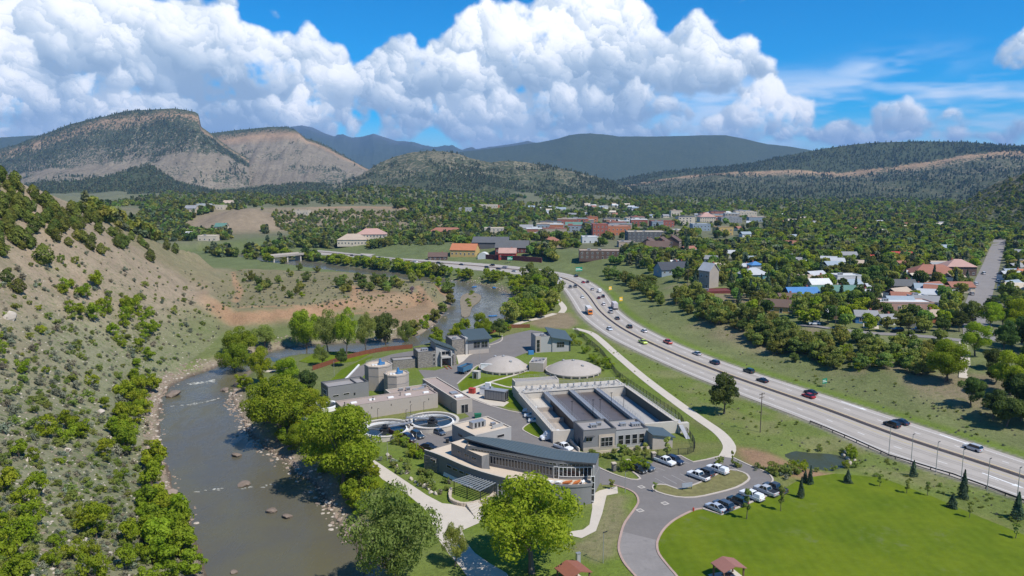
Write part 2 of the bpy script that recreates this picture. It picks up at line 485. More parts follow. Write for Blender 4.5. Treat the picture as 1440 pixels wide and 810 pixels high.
def height(x, y):
    z = 0.25 * fbm(x, y, 60, 4, 3) + 0.12 * fbm(x, y, 9, 3, 5)
    far = sstep(500, 1000, y)
    z = z * (1 + 3 * far)
    ds = sdist(x, y, SITE)
    z *= sstep(-4, 14, ds)
    # bank and terrace beyond the highway
    hs = hw_side(x, y)
    z += 8.0 * sstep(8, 60, hs + 10 * fbm(x, y, 45, 2, 21)) + 0.8 * fbm(x, y, 14, 3, 22) * sstep(8, 25, hs) * sstep(110, 60, hs)
    # terraces below the wooded hills
    zz = sstep(930, 1080, y + 90 * fbm(x, y, 220, 3, 11)) * sstep(60, -180, x) * (6 + 18 * sstep(1650, 1200, y))
    z += zz
    # rolling ground below the mountains
    un = x / np.maximum(y, 1)
    z += sstep(1230, 1750, y) * np.maximum(16 + 34 * fbm(x, y, 330, 4, 12), -2) * (0.35 + 0.65 * sstep(0.25, 0.05, un))
    # bare mound
    cx, cy, cz = PD(345, 322, 960)
    mm = np.exp(-(((x - cx) / 52) ** 2 + ((y - cy) / 46) ** 2) ** 1.3)
    z += mm * (17 + 3 * fbm(x, y, 18, 3, 14))
    # bench
    db = sdist(x, y, BENCH)
    z += 6.0 * sstep(14, 0, db + 3 * fbm(x, y, 18, 3, 8)) * sstep(1.0, 0.0, np.clip((y - 560) / 120, 0, 1)) 
    # hill on the left
    xf = np.interp(y, FY, FX)
    zs = np.where(y < 330, 77 + 0.10 * (330 - y), 77 - (y - 330) * 0.282)
    zs = np.maximum(zs, 0)
    zs = np.where(zs < 8, zs * zs / 16 + 4 * (zs > 0) * 0 , zs - 4)
    xs = np.minimum(-225 + 8 * fbm(y, y * 0 + 3.3, 60, 2, 31), xf - 25)
    t = (xf - x) / (xf - xs)
    up = np.clip(t, 0, 1) ** 1.22
    hill = zs * np.where(t > 1, np.maximum(1 - (t - 1) * 0.35, 0.3), up)
    gul = fbm(x * 0.6 + y * 0.35, y * 0.25, 22, 4, 41)
    hill = hill * (1 + 0.05 * fbm(x, y, 70, 3, 43)) + np.clip(t * 3, 0, 1) * sstep(0, 12, zs) * (1.6 * gul + 0.7 * fbm(x, y, 7, 3, 44))
    z += np.where(t > 0, np.maximum(hill, 0), 0)
    # river
    dr = sdist(x, y, RIV)
    dj = dr + 1.6 * fbm(x, y, 9, 3, 51)
    bank = RIVER_Z + 0.05 + 0.42 * np.maximum(dj, -6)
    k = sstep(7, 13, dj)
    z = np.where(dj < 13, np.minimum(bank, z) * (1 - k) + z * k, z)
    z = np.where(dr < -0.6, np.minimum(z, RIVER_Z - 0.25 + 0.06 * np.maximum(dr, -20)), z)
    # storm water pond
    dp = sdist(x, y, POND)
    z = np.where(dp < 5, np.minimum(z, -1.0 + 0.28 * np.maximum(dp, -3)), z)
    # the highway lies on a levelled bed
    dh = np.maximum(pl_dist(x, y, HWN), 0)
    ih = sdist(x, y, HW_POLY)
    kk = sstep(0, 9, ih)
    z = z * kk + (-0.05) * (1 - kk)
    return z
POND = poly([(1100, 640), (1118, 634), (1140, 637), (1165, 638), (1190, 642), (1193, 656), (1168, 662), (1138, 659), (1118, 650)], -1.0)

U_IN = np.linspace(-0.86, 0.86, 560)
U = np.concatenate([[-9, -4, -2.2, -1.5, -1.15, -0.98], U_IN, [0.98, 1.15, 1.5, 2.2, 4, 9]])
Y0, YR = 45.0, 1.0092
NROW = int(math.log(3300 / Y0) / math.log(YR))
YS = Y0 * YR ** np.arange(NROW)
YALL = np.concatenate([[-400, -150, 0, 25], YS, [3900, 5000, 7000, 10000, 15000, 25000, 40000, 60000]])
GX = U[None, :] * np.maximum(YALL, 40)[:, None]
GY = np.repeat(YALL[:, None], len(U), 1)
GZ = height(GX, GY)
GZ = np.where(GY > 3400, 5.0, GZ)

def tz(x, y):
    """terrain height by bilinear look-up"""
    x = np.asarray(x, float); y = np.asarray(y, float)
    r = np.interp(y, YALL, np.arange(len(YALL)))
    c = np.interp(x / np.maximum(y, 40), U, np.arange(len(U)))
    r0 = np.clip(np.floor(r).astype(int), 0, len(YALL) - 2); c0 = np.clip(np.floor(c).astype(int), 0, len(U) - 2)
    fr = r - r0; fc = c - c0
    return (GZ[r0, c0] * (1 - fc) + GZ[r0, c0 + 1] * fc) * (1 - fr) + (GZ[r0 + 1, c0] * (1 - fc) + GZ[r0 + 1, c0 + 1] * fc) * fr
def hit(px, py):
    """where the sight line through a photo pixel meets the terrain"""
    a, dy, dz = pray(px, py)
    ys = np.geomspace(60, 3200, 1600)
    t = ys / dy
    d = CAM_H + dz * t - tz(a * t, ys)
    k = np.argmax(d < 0) if (d < 0).any() else len(ys) - 1
    if k > 0:
        f = d[k - 1] / (d[k - 1] - d[k] + 1e-9); y = ys[k - 1] + (ys[k] - ys[k - 1]) * min(max(f, 0), 1)
    else: y = ys[0]
    x = a * y / dy
    return x, y, float(tz(x, y))

# ---- colour of the ground: what grows or lies there
def lerp3(A, c, w): return A * (1 - w[..., None]) + np.array(c) * w[..., None]
def ground_colours():
    x, y = GX, GY
    ds = sdist(x, y, SITE); dr = sdist(x, y, RIV); hs = hw_side(x, y); ih = sdist(x, y, HW_POLY)
    xf = np.interp(y, FY, FX)
    zs = np.where(y < 330, 80, 77 - (y - 330) * 0.282)
    n1 = fbm(x, y, 40, 4, 61); n2 = fbm(x, y, 12, 4, 62); n3 = fbm(x, y, 120, 3, 63)
    A = np.zeros(x.shape + (3,)); A[:] = (0.145, 0.165, 0.058)
    veg = np.full(x.shape, 0.5); rock = np.full(x.shape, 0.1)
    # valley far: muted olive
    w = sstep(420, 700, y); A = lerp3(A, (0.125, 0.148, 0.06), w)
    # verge along the highway near side: fresh grass with olive patches
    dn = pl_dist(x, y, HWN)
    w = (hs <= 0) * sstep(60, 15, dn) * sstep(460, 330, y); A = lerp3(A, (0.135, 0.175, 0.035), w * (0.65 + 0.45 * sstep(-.3, .3, n2)))
    w = (hs <= 0) * sstep(-0.05, 0.35, n2 + 0.3 * n1) * sstep(40, 10, dn) * 0.55; A = lerp3(A, (0.20, 0.175, 0.095), w * sstep(500, 330, y))
    # bank beyond the highway
    w = sstep(2, 10, hs) * sstep(110, 55, hs) * sstep(520, 400, y)
    A = lerp3(A, (0.150, 0.168, 0.066), w)
    A = lerp3(A, (0.24, 0.185, 0.125), .8 * w * sstep(0.05, 0.5, fbm(x, y, 26, 3, 71)) * sstep(12, 30, hs))
    w = (hs > 0) * sstep(9, 4, hs) * sstep(600, 450, y); A = lerp3(A, (0.13, 0.18, 0.03), w)
    # town ground
    w = sstep(60, 120, hs) ; A = lerp3(A, (0.15, 0.145, 0.09), w * 0.8)
    # site lawns
    w = sstep(6, -4, ds); A = lerp3(A, (0.130, 0.175, 0.028), w * (0.65 + 0.35 * sstep(-.4, .3, n2)))
    w = w * sstep(0.0, 0.5, fbm(x, y, 20, 3, 66)) * 0.55; A = lerp3(A, (0.19, 0.165, 0.08), w)
    # bare earth between pond and car park
    ep = poly([(1060, 632), (1090, 640), (1150, 662), (1185, 668), (1150, 676), (1100, 668), (1062, 652), (1040, 630)])
    w = sstep(3, -2, sdist(x, y, ep) + 3 * n2); A = lerp3(A, (0.27, 0.17, 0.10), w); veg = veg * (1 - .7 * w)
    ep = poly([(845, 700), (868, 692), (893, 697), (880, 730), (871, 765), (872, 785), (840, 790), (800, 770), (835, 750)]); w = sstep(2, -2, sdist(x, y, ep) + 2.5 * n2) * .8; A = lerp3(A, (0.215, 0.185, 0.105), w)
    # dug slope by the upper yard
    ep = poly([(742, 455), (775, 440), (800, 440), (812, 455), (800, 462), (760, 461)]); w = sstep(3, -2, sdist(x, y, ep) + 2 * n2); A = lerp3(A, (0.23, 0.18, 0.11), w); veg = veg * (1 - .8 * w)
    # bench field
    db = sdist(x, y, BENCH)
    w = sstep(30, 5, db) * (y > 300) * (hs <= 0); A = lerp3(A, (0.20, 0.175, 0.095), w); veg = veg * (1 - .5 * w)
    w = sstep(14, 8, db) * sstep(1, 4, db) * (dr > 0); A = lerp3(A, (0.29, 0.18, 0.105), w); veg *= (1 - .9 * w)
    ep = poly([(500, 418), (560, 420), (600, 428), (618, 420), (610, 440), (570, 455), (520, 440)], 2.0); w = sstep(8, -5, sdist(x, y, ep) + 5 * n2); A = lerp3(A, (0.27, 0.185, 0.11), w); veg *= (1 - .7 * w)
    for tr in ([(322, 372), (330, 395), (338, 410), (330, 425)], [(470, 428), (540, 422), (580, 416), (594, 411), (588, 402)], [(497, 418), (503, 407), (494, 402)], [(340, 432), (400, 430), (470, 430)]):
        w = sstep(3.2, 0.8, pl_dist(x, y, poly(tr, 6.0)) + 0.8 * n2); A = lerp3(A, (0.34, 0.21, 0.12), w * 0.85); veg *= (1 - w)
    # bare mound and terrace scars
    cx, cy, cz = PD(345, 322, 960)
    mm = np.exp(-(((x - cx) / 62) ** 2 + ((y - cy) / 56) ** 2) ** 1.3); A = lerp3(A, (0.26, 0.19, 0.135), sstep(.1, .45, mm)); veg *= 1 - .8 * sstep(.1, .4, mm)
    w = sstep(900, 960, y + 90 * fbm(x, y, 220, 3, 11)) * sstep(1090, 1060, y + 90 * fbm(x, y, 220, 3, 11)) * sstep(60, -160, x) * sstep(-650, -300, x)
    A = lerp3(A, (0.235, 0.185, 0.125), w * .9)
    w = w * sstep(1045, 1075, y + 90 * fbm(x, y, 220, 3, 11)); A = lerp3(A, (0.36, 0.22, 0.13), w * sstep(-.1, .2, n3))
    # hill on the left: dirt above, grey-green scrub ground below, dry grass on the far shoulder
    t = (xf - x) / np.maximum(xf + 225, 25)
    hm = (t > 0) * sstep(-2, 10, zs)
    A = lerp3(A, (0.310, 0.240, 0.165), hm * sstep(0.05, .3, t) * 1.0)
    w = hm * sstep(0.55, 0.25, t + 0.25 * n1) * sstep(360, 250, y); A = lerp3(A, (0.215, 0.210, 0.125), w * .85); veg += .4 * w
    w = hm * sstep(360, 430, y + 40 * n1); A = lerp3(A, (0.225, 0.19, 0.105), w * .9); veg += .2 * w
    w = hm * sstep(.0, .5, n2 + .5 * n1) * .45; A = lerp3(A, (0.16, 0.15, 0.085), w)
    rock = np.maximum(rock, hm * .8)
    # river banks: pale rubble
    w = sstep(6, 1.5, dr + 3.5 * n2) * (dr > -2)
    hidden = sstep(560, 420, y)
    A = lerp3(A, (0.27, 0.215, 0.16), w * hidden * .9); rock = np.maximum(rock, w); veg *= 1 - .7 * w
    w = sstep(1.2, 0.2, dr) * sstep(-6, -1, dr); A = lerp3(A, (0.13, 0.10, 0.075), w)
    w = (dr < -1); A = lerp3(A, (0.06, 0.055, 0.04), w * 1.0)
    # under the highway
    A = lerp3(A, (0.22, 0.2, 0.16), sstep(2.5, .5, ih))
    A *= (1 + 0.10 * n1 + 0.10 * n2)[..., None]
    return A, np.stack([np.clip(veg, 0, 1), np.clip(rock, 0, 1), np.zeros_like(veg)], -1)

def terrain_mat():
    m = bpy.data.materials.new('earth_and_grass'); m.use_nodes = True
    t = NT(m.node_tree); b = t.n['Principled BSDF']
    geo = t.node('ShaderNodeNewGeometry').outputs['Position']
    ca = t.node('ShaderNodeAttribute', attribute_name='col').outputs['Color']
    ma = t.node('ShaderNodeAttribute', attribute_name='mix').outputs['Color']
    sp = t.node('ShaderNodeSeparateColor'); t.put(sp.inputs[0], ma)
    veg, rock = sp.outputs[0], sp.outputs[1]
    a = t.noise(geo, 0.12, 6, 0.65); bn = t.noise(geo, 0.9, 5, 0.7); cn = t.noise(geo, 4.0, 3, 0.6)
    f = t.math('ADD', t.math('MULTIPLY', a, 0.5), t.math('ADD', t.math('MULTIPLY', bn, 0.6), t.math('MULTIPLY', cn, 0.35)))
    f = t.mapr(f, 0.45, 1.0, 0.62, 1.42, smooth=False)
    col = t.mix(1.0, ca, t.xyz(f, f, f), 'MULTIPLY')
    tuft = t.math('MULTIPLY', t.mapr(t.noise(geo, 0.55, 5, 0.72), 0.53, 0.60), veg)
    col = t.mix(t.math('MULTIPLY', tuft, 0.75), col, (0.085, 0.125, 0.03, 1))
    vo = t.node('ShaderNodeTexVoronoi'); vo.inputs['Scale'].default_value = 0.8; t.put(vo.inputs['Vector'], geo)
    st = t.math('MULTIPLY', t.mapr(vo.outputs['Distance'], 0.22, 0.12), t.math('MULTIPLY', rock, t.mapr(t.noise(geo, 0.15, 3), 0.48, 0.6)))
    col = t.mix(t.math('MULTIPLY', st, 0.6), col, (0.42, 0.36, 0.29, 1))
    t.put(b.inputs['Base Color'], col)
    b.inputs['Roughness'].default_value = 0.95
    b.inputs['Specular IOR Level'].default_value = 0.1
    bu = t.node('ShaderNodeBump'); bu.inputs['Distance'].default_value = 0.6; bu.inputs['Strength'].default_value = 0.7
    t.put(bu.inputs['Height'], t.math('ADD', bn, t.math('MULTIPLY', cn, 0.3)))
    t.put(b.inputs['Normal'], bu.outputs[0])
    return m
M_EARTH = terrain_mat()
_gc, _gm = ground_colours()
ground = grid_mesh('ground', GX, GY, GZ, [M_EARTH], {'col': _gc, 'mix': _gm})
tag(ground, 'valley floor and scrubby hillside around the river', kind='structure')

# ---- water
def water_mat(name, tint, rough=0.12, ws=0.35, foam=True):
    m = bpy.data.materials.new(name); m.use_nodes = True
    t = NT(m.node_tree); b = t.n['Principled BSDF']
    geo = t.node('ShaderNodeNewGeometry').outputs['Position']
    n = t.noise(geo, 0.05, 4, 0.6)
    col = t.mix(t.mapr(n, 0.4, 0.65), c4(tint), c4((tint[0] * 1.12, tint[1] * 1.1, tint[2] * 0.86)))
    t.put(b.inputs['Base Color'], col)
    t.put(b.inputs['Roughness'], t.mapr(t.noise(t.vmath('MULTIPLY', geo, (1, .45, 1)), 0.16, 5, .65, dist=.8), .38, .66, rough * .8, rough * 1.5))
    b.inputs['IOR'].default_value = 1.33
    bu = t.node('ShaderNodeBump'); bu.inputs['Distance'].default_value = 0.25; bu.inputs['Strength'].default_value = 0.35
    wv = t.noise(t.vmath('MULTIPLY', geo, (1, 0.6, 1)), ws * 2, 4, 0.6, dist=0.5)
    t.put(bu.inputs['Height'], wv); t.put(b.inputs['Normal'], bu.outputs[0])
    return m
def sheet(name, pts, z, mat, kind='structure', label=None, parent=None):
    """flat polygon sheet"""
    from mathutils.geometry import tessellate_polygon
    v = [Vector((p[0], p[1], z)) for p in pts]
    tris = tessellate_polygon([v])
    vs_ = [tuple(q) for q in v]
    fs = []
    for a, b_, c in tris:
        if (v[b_] - v[a]).cross(v[c] - v[a]).z < 0: a, c = c, a
        fs.append((a, b_, c))
    o = mesh_obj(name, vs_, fs, [mat], parent)
    if kind and parent is None: tag(o, label, kind=kind)
    return o
M_WATER = water_mat('silty_river_water', (0.105, 0.096, 0.068), 0.25)
def widen(pts, k):
    """offset a closed outline outward"""
    n = len(pts); out = []
    area = sum(pts[i][0] * pts[(i + 1) % n][1] - pts[(i + 1) % n][0] * pts[i][1] for i in range(n))
    s = 1 if area > 0 else -1
    for i in range(n):
        x0, y0 = pts[i - 1]; x1, y1 = pts[(i + 1) % n]
        dx, dy = x1 - x0, y1 - y0; L = math.hypot(dx, dy) + 1e-9
        out.append((pts[i][0] + s * k * dy / L, pts[i][1] - s * k * dx / L))
    return out
river = sheet('river', widen(RIV, 2.5), RIVER_Z, M_WATER, label='silty green-brown river winding down the valley')
pond = sheet('pond', widen(POND, 1.0), -1.0, water_mat('pond_water', (0.05, 0.058, 0.03), 0.4), label='small dark storm water pond below the highway')

# ================================================================== MOUNTAINS
def mountain_mat():
    m = bpy.data.materials.new('mountain_slopes'); m.use_nodes = True
    t = NT(m.node_tree); b = t.n['Principled BSDF']
    geo = t.node('ShaderNodeNewGeometry').outputs['Position']
    ca = t.node('ShaderNodeAttribute', attribute_name='col').outputs['Color']
    ma = t.node('ShaderNodeAttribute', attribute_name='mix').outputs['Color']
    sp = t.node('ShaderNodeSeparateColor'); t.put(sp.inputs[0], ma)
    forest, bare = sp.outputs[0], sp.outputs[1]
    a = t.noise(geo, 0.012, 6, 0.65); bn = t.noise(geo, 0.05, 4, 0.65)
    f = t.mapr(t.math('ADD', a, bn), 0.7, 1.3, 0.72, 1.28, smooth=False)
    col = t.mix(1.0, ca, t.xyz(f, f, f), 'MULTIPLY')
    # woodland: dark trees, closing up or thinning out with the amount
    vo = t.node('ShaderNodeTexVoronoi'); vo.inputs['Scale'].default_value = 0.085; t.put(vo.inputs['Vector'], geo)
    dn = t.math('ADD', t.math('MULTIPLY', t.noise(geo, 0.006, 5, 0.7), 1.0), t.math('MULTIPLY', t.noise(geo, 0.03, 4, 0.6), 0.55))
    thr = t.math('MULTIPLY', t.math('SUBTRACT', t.math('ADD', forest, dn), 0.80), 1.1)
    tree = t.math('GREATER_THAN', thr, vo.outputs['Distance'])
    tr2 = t.mapr(t.math('SUBTRACT', thr, vo.outputs['Distance']), -0.12, 0.10)
    tcol = t.mix(t.node('ShaderNodeSeparateColor').outputs[0], (0.046, 0.062, 0.034, 1), (0.078, 0.090, 0.048, 1))
    sc = [n for n in t.n if n.bl_idname == 'ShaderNodeSeparateColor' and not n.inputs[0].is_linked][0]
    t.put(sc.inputs[0], vo.outputs['Color'])
    col = t.mix(t.math('MULTIPLY', tr2, 0.92), col, tcol)
    t.put(b.inputs['Base Color'], col)
    b.inputs['Roughness'].default_value = 1.0
    b.inputs['Specular IOR Level'].default_value = 0.0
    bu = t.node('ShaderNodeBump'); bu.inputs['Distance'].default_value = 7.0; bu.inputs['Strength'].default_value = 0.55
    t.put(bu.inputs['Height'], t.math('ADD', t.math('MULTIPLY', tr2, 0.7), t.math('MULTIPLY', bn, 1.0)))
    t.put(b.inputs['Normal'], bu.outputs[0])
    return m
M_MOUNT = mountain_mat()
MOUNT = {}
def mountain(name, label, x0, x1, lines, step=2.0, rough=0.02, seed=0, gully=0.0, gscale=60.0):
    """loft through crest, break-of-slope and foot lines.
    lines: (pixel polyline, distance, colour, forest amount, bare amount, rows to the next line)"""
    px = np.arange(x0, x1 + step, step)
    rowsX, rowsY, rowsZ, C, Mx = [], [], [], [], []
    L = []
    for (pl, dep, colr, fo, ba, n) in lines:
        ax = np.array([p[0] for p in pl]); ay = np.array([p[1] for p in pl])
        py = np.interp(px, ax, ay)
        dd = np.interp(px, [d[0] for d in dep], [d[1] for d in dep]) if isinstance(dep, list) else np.full(len(px), float(dep))
        a = (px - 720) / FOC; b = (405 - py) / FOC
        dy = math.cos(PITCH) + b * math.sin(PITCH); dz = -math.sin(PITCH) + b * math.cos(PITCH)
        t = dd / dy
        L.append((a * t, dd, CAM_H + dz * t, np.array(colr), fo, ba, n))
    for i in range(len(L) - 1):
        n = L[i][6]
        for k in range(n):
            f = k / n
            X = L[i][0] * (1 - f) + L[i + 1][0] * f; Y = L[i][1] * (1 - f) + L[i + 1][1] * f; Z = L[i][2] * (1 - f) + L[i + 1][2] * f
            rowsX.append(X); rowsY.append(Y); rowsZ.append(Z)
            C.append(np.repeat((L[i][3] * (1 - f) + L[i + 1][3] * f)[None], len(px), 0))
            Mx.append(np.repeat(np.array([[L[i][4] * (1 - f) + L[i + 1][4] * f, L[i][5] * (1 - f) + L[i + 1][5] * f, 0]]), len(px), 0))
    X = np.array(rowsX + [L[-1][0]]); Y = np.array(rowsY + [L[-1][1]]); Z = np.array(rowsZ + [L[-1][2]])
    C = np.array(C + [np.repeat(L[-1][3][None], len(px), 0)]); Mx = np.array(Mx + [np.repeat(np.array([[L[-1][4], L[-1][5], 0]]), len(px), 0)])
    D = np.mean(Y)
    nz = fbm(X, Y, D * 0.055, 5, seed + 101, 0.55)
    gl = fbm(X + 0.1 * Y, Y * 0.12, gscale, 4, seed + 131)
    Z = Z + nz * D * rough * np.where(np.arange(len(X)) < 2, 0.25, 1.0)[:, None] + gully * (np.abs(gl) - 0.3) * (np.arange(len(X)) > 2)[:, None] * Mx[..., 1]
    ridge = np.clip(np.abs(gl) * 2.2, 0, 1)
    Mx[..., 0] += Mx[..., 1] * (0.30 * sstep(.35, .0, np.abs(gl)) * (fbm(X, Y, 180, 3, seed + 77) > 0.0)) + 0.12 * fbm(X, Y, D * 0.04, 3, seed + 55)
    C = C * (1 + 0.16 * fbm(X, Y, D * .02, 4, seed + 9))[..., None]
    o = grid_mesh(name, X[::-1], Y[::-1], Z[::-1], [M_MOUNT], {'col': C[::-1], 'mix': np.clip(Mx[::-1], 0, 1)})
    tag(o, label, kind='structure')
    MOUNT[name] = (X, Y, Z, Mx)
    return o
TALUS = (0.215, 0.180, 0.128); CLIFF = (0.32, 0.215, 0.13); WOOD = (0.135, 0.14, 0.08); SOIL = (0.185, 0.165, 0.105); GREENW = (0.085, 0.10, 0.05)
FARB = (0.06, 0.08, 0.055)
# far peaks on the horizon
mountain('far_peaks', 'faint blue peaks on the far horizon', 330, 860, [
    ([(330, 196), (390, 184), (410, 180), (425, 178), (440, 180), (455, 186), (470, 191), (482, 188), (495, 194), (510, 193), (525, 189), (540, 193), (560, 197), (580, 198), (600, 205), (618, 207), (635, 204), (650, 210), (690, 206), (720, 203), (742, 198), (760, 202), (800, 208), (860, 220)], 12500, (0.10, 0.11, 0.11), .25, .3, 8),
    ([(330, 215), (860, 216)], 10500, FARB, .8, 0, 5), ([(330, 250), (860, 250)], 9000, FARB, .9, 0, 1)], 1.5, 0.012, 1)
mountain('far_ridge', 'low blue wooded ridge at the left horizon behind the mesa', -60, 160, [
    ([(-60, 196), (0, 193), (40, 190), (80, 190), (160, 200)], 8000, FARB, .9, 0, 8), ([(-60, 240), (160, 240)], 6500, FARB, .9, 0, 1)], 3, 0.006, 2)
mountain('blue_ridge', 'broad dark blue-green forested ridge beneath the clouds', 560, 1260, [
    ([(560, 228), (620, 218), (650, 213), (690, 209), (720, 205), (760, 200), (785, 195), (800, 190), (815, 188), (830, 187), (850, 189), (870, 192), (910, 192), (960, 191), (1000, 190), (1020, 190), (1050, 196), (1080, 203), (1110, 206), (1140, 211), (1180, 220), (1260, 236)], 8000, FARB, 1.0, 0, 10),
    ([(560, 240), (800, 222), (1000, 222), (1260, 245)], 7000, FARB, 1.0, 0, 8), ([(560, 262), (1260, 262)], 6000, FARB, 1.0, 0, 1)], 1.6, 0.004, 3)
# mesa behind, then the near one
mountain('rear_mesa', 'second flat-topped mesa with a green cap and long grey scree slope', 270, 640, [
    ([(270, 190), (300, 187), (330, 183), (380, 179), (405, 179), (416, 183), (430, 194), (445, 198), (460, 205), (480, 216), (500, 228), (520, 238), (550, 249), (590, 262), (640, 276)], 4600, GREENW, .85, 0, 4),
    ([(270, 200), (325, 197), (350, 193), (400, 187), (420, 187), (432, 197), (445, 201), (460, 208), (480, 219), (500, 231), (520, 241), (550, 251), (590, 264), (640, 278)], 4380, CLIFF, .12, .2, 5),
    ([(270, 215), (330, 206), (400, 199), (420, 199), (440, 205), (460, 213), (480, 224), (500, 235), (520, 245), (550, 254), (590, 267), (640, 280)], 4300, TALUS, .14, 1, 18),
    ([(270, 262), (340, 268), (400, 264), (470, 256), (520, 256), (560, 262), (640, 284)], 3700, TALUS, .25, 1, 8),
    ([(270, 300), (640, 300)], 3000, SOIL, .75, .2, 1)], 1.3, 0.004, 4, 18, 55)
mountain('mesa', 'large mesa with wooded back and sheer tan cliff edge', -80, 350, [
    ([(-80, 232), (-20, 214), (20, 204), (60, 189), (80, 182), (100, 174), (130, 167), (150, 163), (170, 158), (185, 155), (215, 154), (245, 152.5), (262, 155), (274, 157), (279, 160), (283, 178), (300, 190), (322, 207), (350, 225)], [(-80, 4300), (280, 3900), (350, 3900)], GREENW, .62, 0, 4),
    ([(-80, 240), (-20, 222), (60, 200), (100, 186), (150, 172), (200, 165), (245, 160), (270, 161), (279, 166), (283, 182), (300, 193), (322, 210), (350, 228)], [(-80, 4150), (280, 3820), (350, 3850)], CLIFF, .35, .3, 5),
    ([(-80, 250), (-20, 234), (60, 215), (110, 200), (160, 188), (200, 180), (240, 176), (270, 173), (281, 180), (288, 190), (300, 198), (322, 214), (350, 232)], [(-80, 4000), (280, 3760), (350, 3800)], SOIL, .62, .4, 12),
    ([(-80, 262), (60, 238), (100, 234), (160, 226), (210, 219), (240, 216), (270, 214), (300, 213), (322, 219), (350, 236)], [(-80, 3800), (280, 3560), (350, 3700)], TALUS, .50, .6, 4),
    ([(-80, 264), (60, 241), (100, 238), (160, 232), (210, 226), (240, 221), (270, 218), (300, 217), (322, 223), (350, 240)], [(-80, 3760), (280, 3520), (350, 3660)], TALUS, .12, 1, 12),
    ([(-80, 270), (60, 248), (85, 250), (140, 252), (180, 246), (210, 246), (250, 262), (300, 268), (350, 270)], [(-80, 3500), (280, 3250), (350, 3300)], TALUS, .35, 1, 8),
    ([(-80, 330), (350, 310)], 2500, WOOD, .9, .1, 1)], 1.3, 0.0035, 5, 12, 48)
mountain('wooded_spur', 'dark wooded spur rising in front of the grey scree', -60, 470, [
    ([(-60, 268), (0, 262), (60, 258), (100, 255), (130, 252), (160, 245), (190, 236), (212, 233), (228, 243), (250, 256), (280, 264), (310, 270), (340, 268), (380, 262), (420, 258), (470, 262)], [(-60, 2500), (210, 2700), (470, 2900)], WOOD, .82, .1, 14),
    ([(-60, 300), (100, 296), (200, 292), (300, 288), (400, 284), (470, 284)], 2150, WOOD, .9, .05, 8), ([(-60, 345), (470, 310)], 1500, WOOD, .7, 0, 1)], 2, 0.005, 6, 10, 60)
mountain('foothill', 'wooded foothills dotted with pale clearings behind the town', 430, 960, [
    ([(430, 268), (480, 258), (510, 244), (535, 228), (555, 220), (580, 214), (600, 212), (625, 212), (645, 216), (660, 222), (690, 229), (715, 226), (740, 228), (770, 232), (800, 240), (840, 249), (880, 262), (920, 274), (960, 284)], [(430, 2700), (600, 3100), (960, 2600)], SOIL, .40, .4, 10),
    ([(430, 276), (510, 262), (600, 244), (700, 250), (800, 262), (960, 290)], 2600, SOIL, .62, .25, 10), ([(430, 296), (700, 290), (960, 296)], 2000, WOOD, .8, 0, 6), ([(430, 315), (960, 306)], 1600, WOOD, .8, 0, 1)], 2, 0.007, 8, 14, 80)
mountain('cliff_ridge', 'long forested ridge with a pale cliff band along its flank', 840, 1560, [
    ([(840, 262), (880, 250), (930, 241), (980, 237), (1020, 234), (1060, 229), (1100, 220), (1140, 212), (1170, 207), (1200, 203), (1240, 200), (1280, 199), (1320, 199), (1360, 200), (1400, 203), (1440, 206), (1500, 206), (1560, 210)], [(840, 4200), (1560, 3600)], GREENW, .95, 0, 10),
    ([(840, 266), (930, 250), (1000, 242), (1040, 240), (1100, 238), (1150, 238), (1200, 238), (1250, 232), (1300, 227), (1360, 216), (1410, 211), (1440, 211), (1560, 214)], [(840, 3900), (1560, 3250)], GREENW, .9, 0, 3),
    ([(840, 268), (930, 252), (1000, 244), (1040, 243), (1100, 242), (1150, 243), (1200, 243), (1250, 237), (1300, 232), (1360, 221), (1410, 215), (1440, 214), (1560, 218)], [(840, 3880), (1560, 3220)], CLIFF, .22, .3, 4),
    ([(840, 271), (930, 256), (1000, 248), (1100, 249), (1200, 250), (1300, 240), (1410, 224), (1560, 225)], [(840, 3800), (1560, 3150)], SOIL, .55, .5, 14),
    ([(840, 284), (1000, 276), (1200, 276), (1300, 276), (1440, 266), (1560, 262)], 2500, SOIL, .72, .3, 8), ([(840, 300), (1560, 296)], 1900, WOOD, .85, 0, 1)], 2, 0.004, 9, 16, 70)
mountain('steep_hill', 'steep scrubby hillside at the right edge above the town', 1330, 1700, [
    ([(1330, 296), (1355, 284), (1375, 272), (1400, 258), (1420, 250), (1440, 244), (1480, 226), (1560, 200), (1700, 180)], [(1330, 1500), (1440, 1350), (1700, 1000)], SOIL, .45, .5, 16),
    ([(1330, 300), (1375, 292), (1440, 288), (1560, 286), (1700, 286)], [(1330, 1350), (1440, 1150), (1700, 850)], SOIL, .6, .5, 8), ([(1330, 312), (1700, 330)], [(1330, 1150), (1440, 950), (1700, 700)], WOOD, .6, 0, 1)], 2, 0.006, 10, 6, 30)
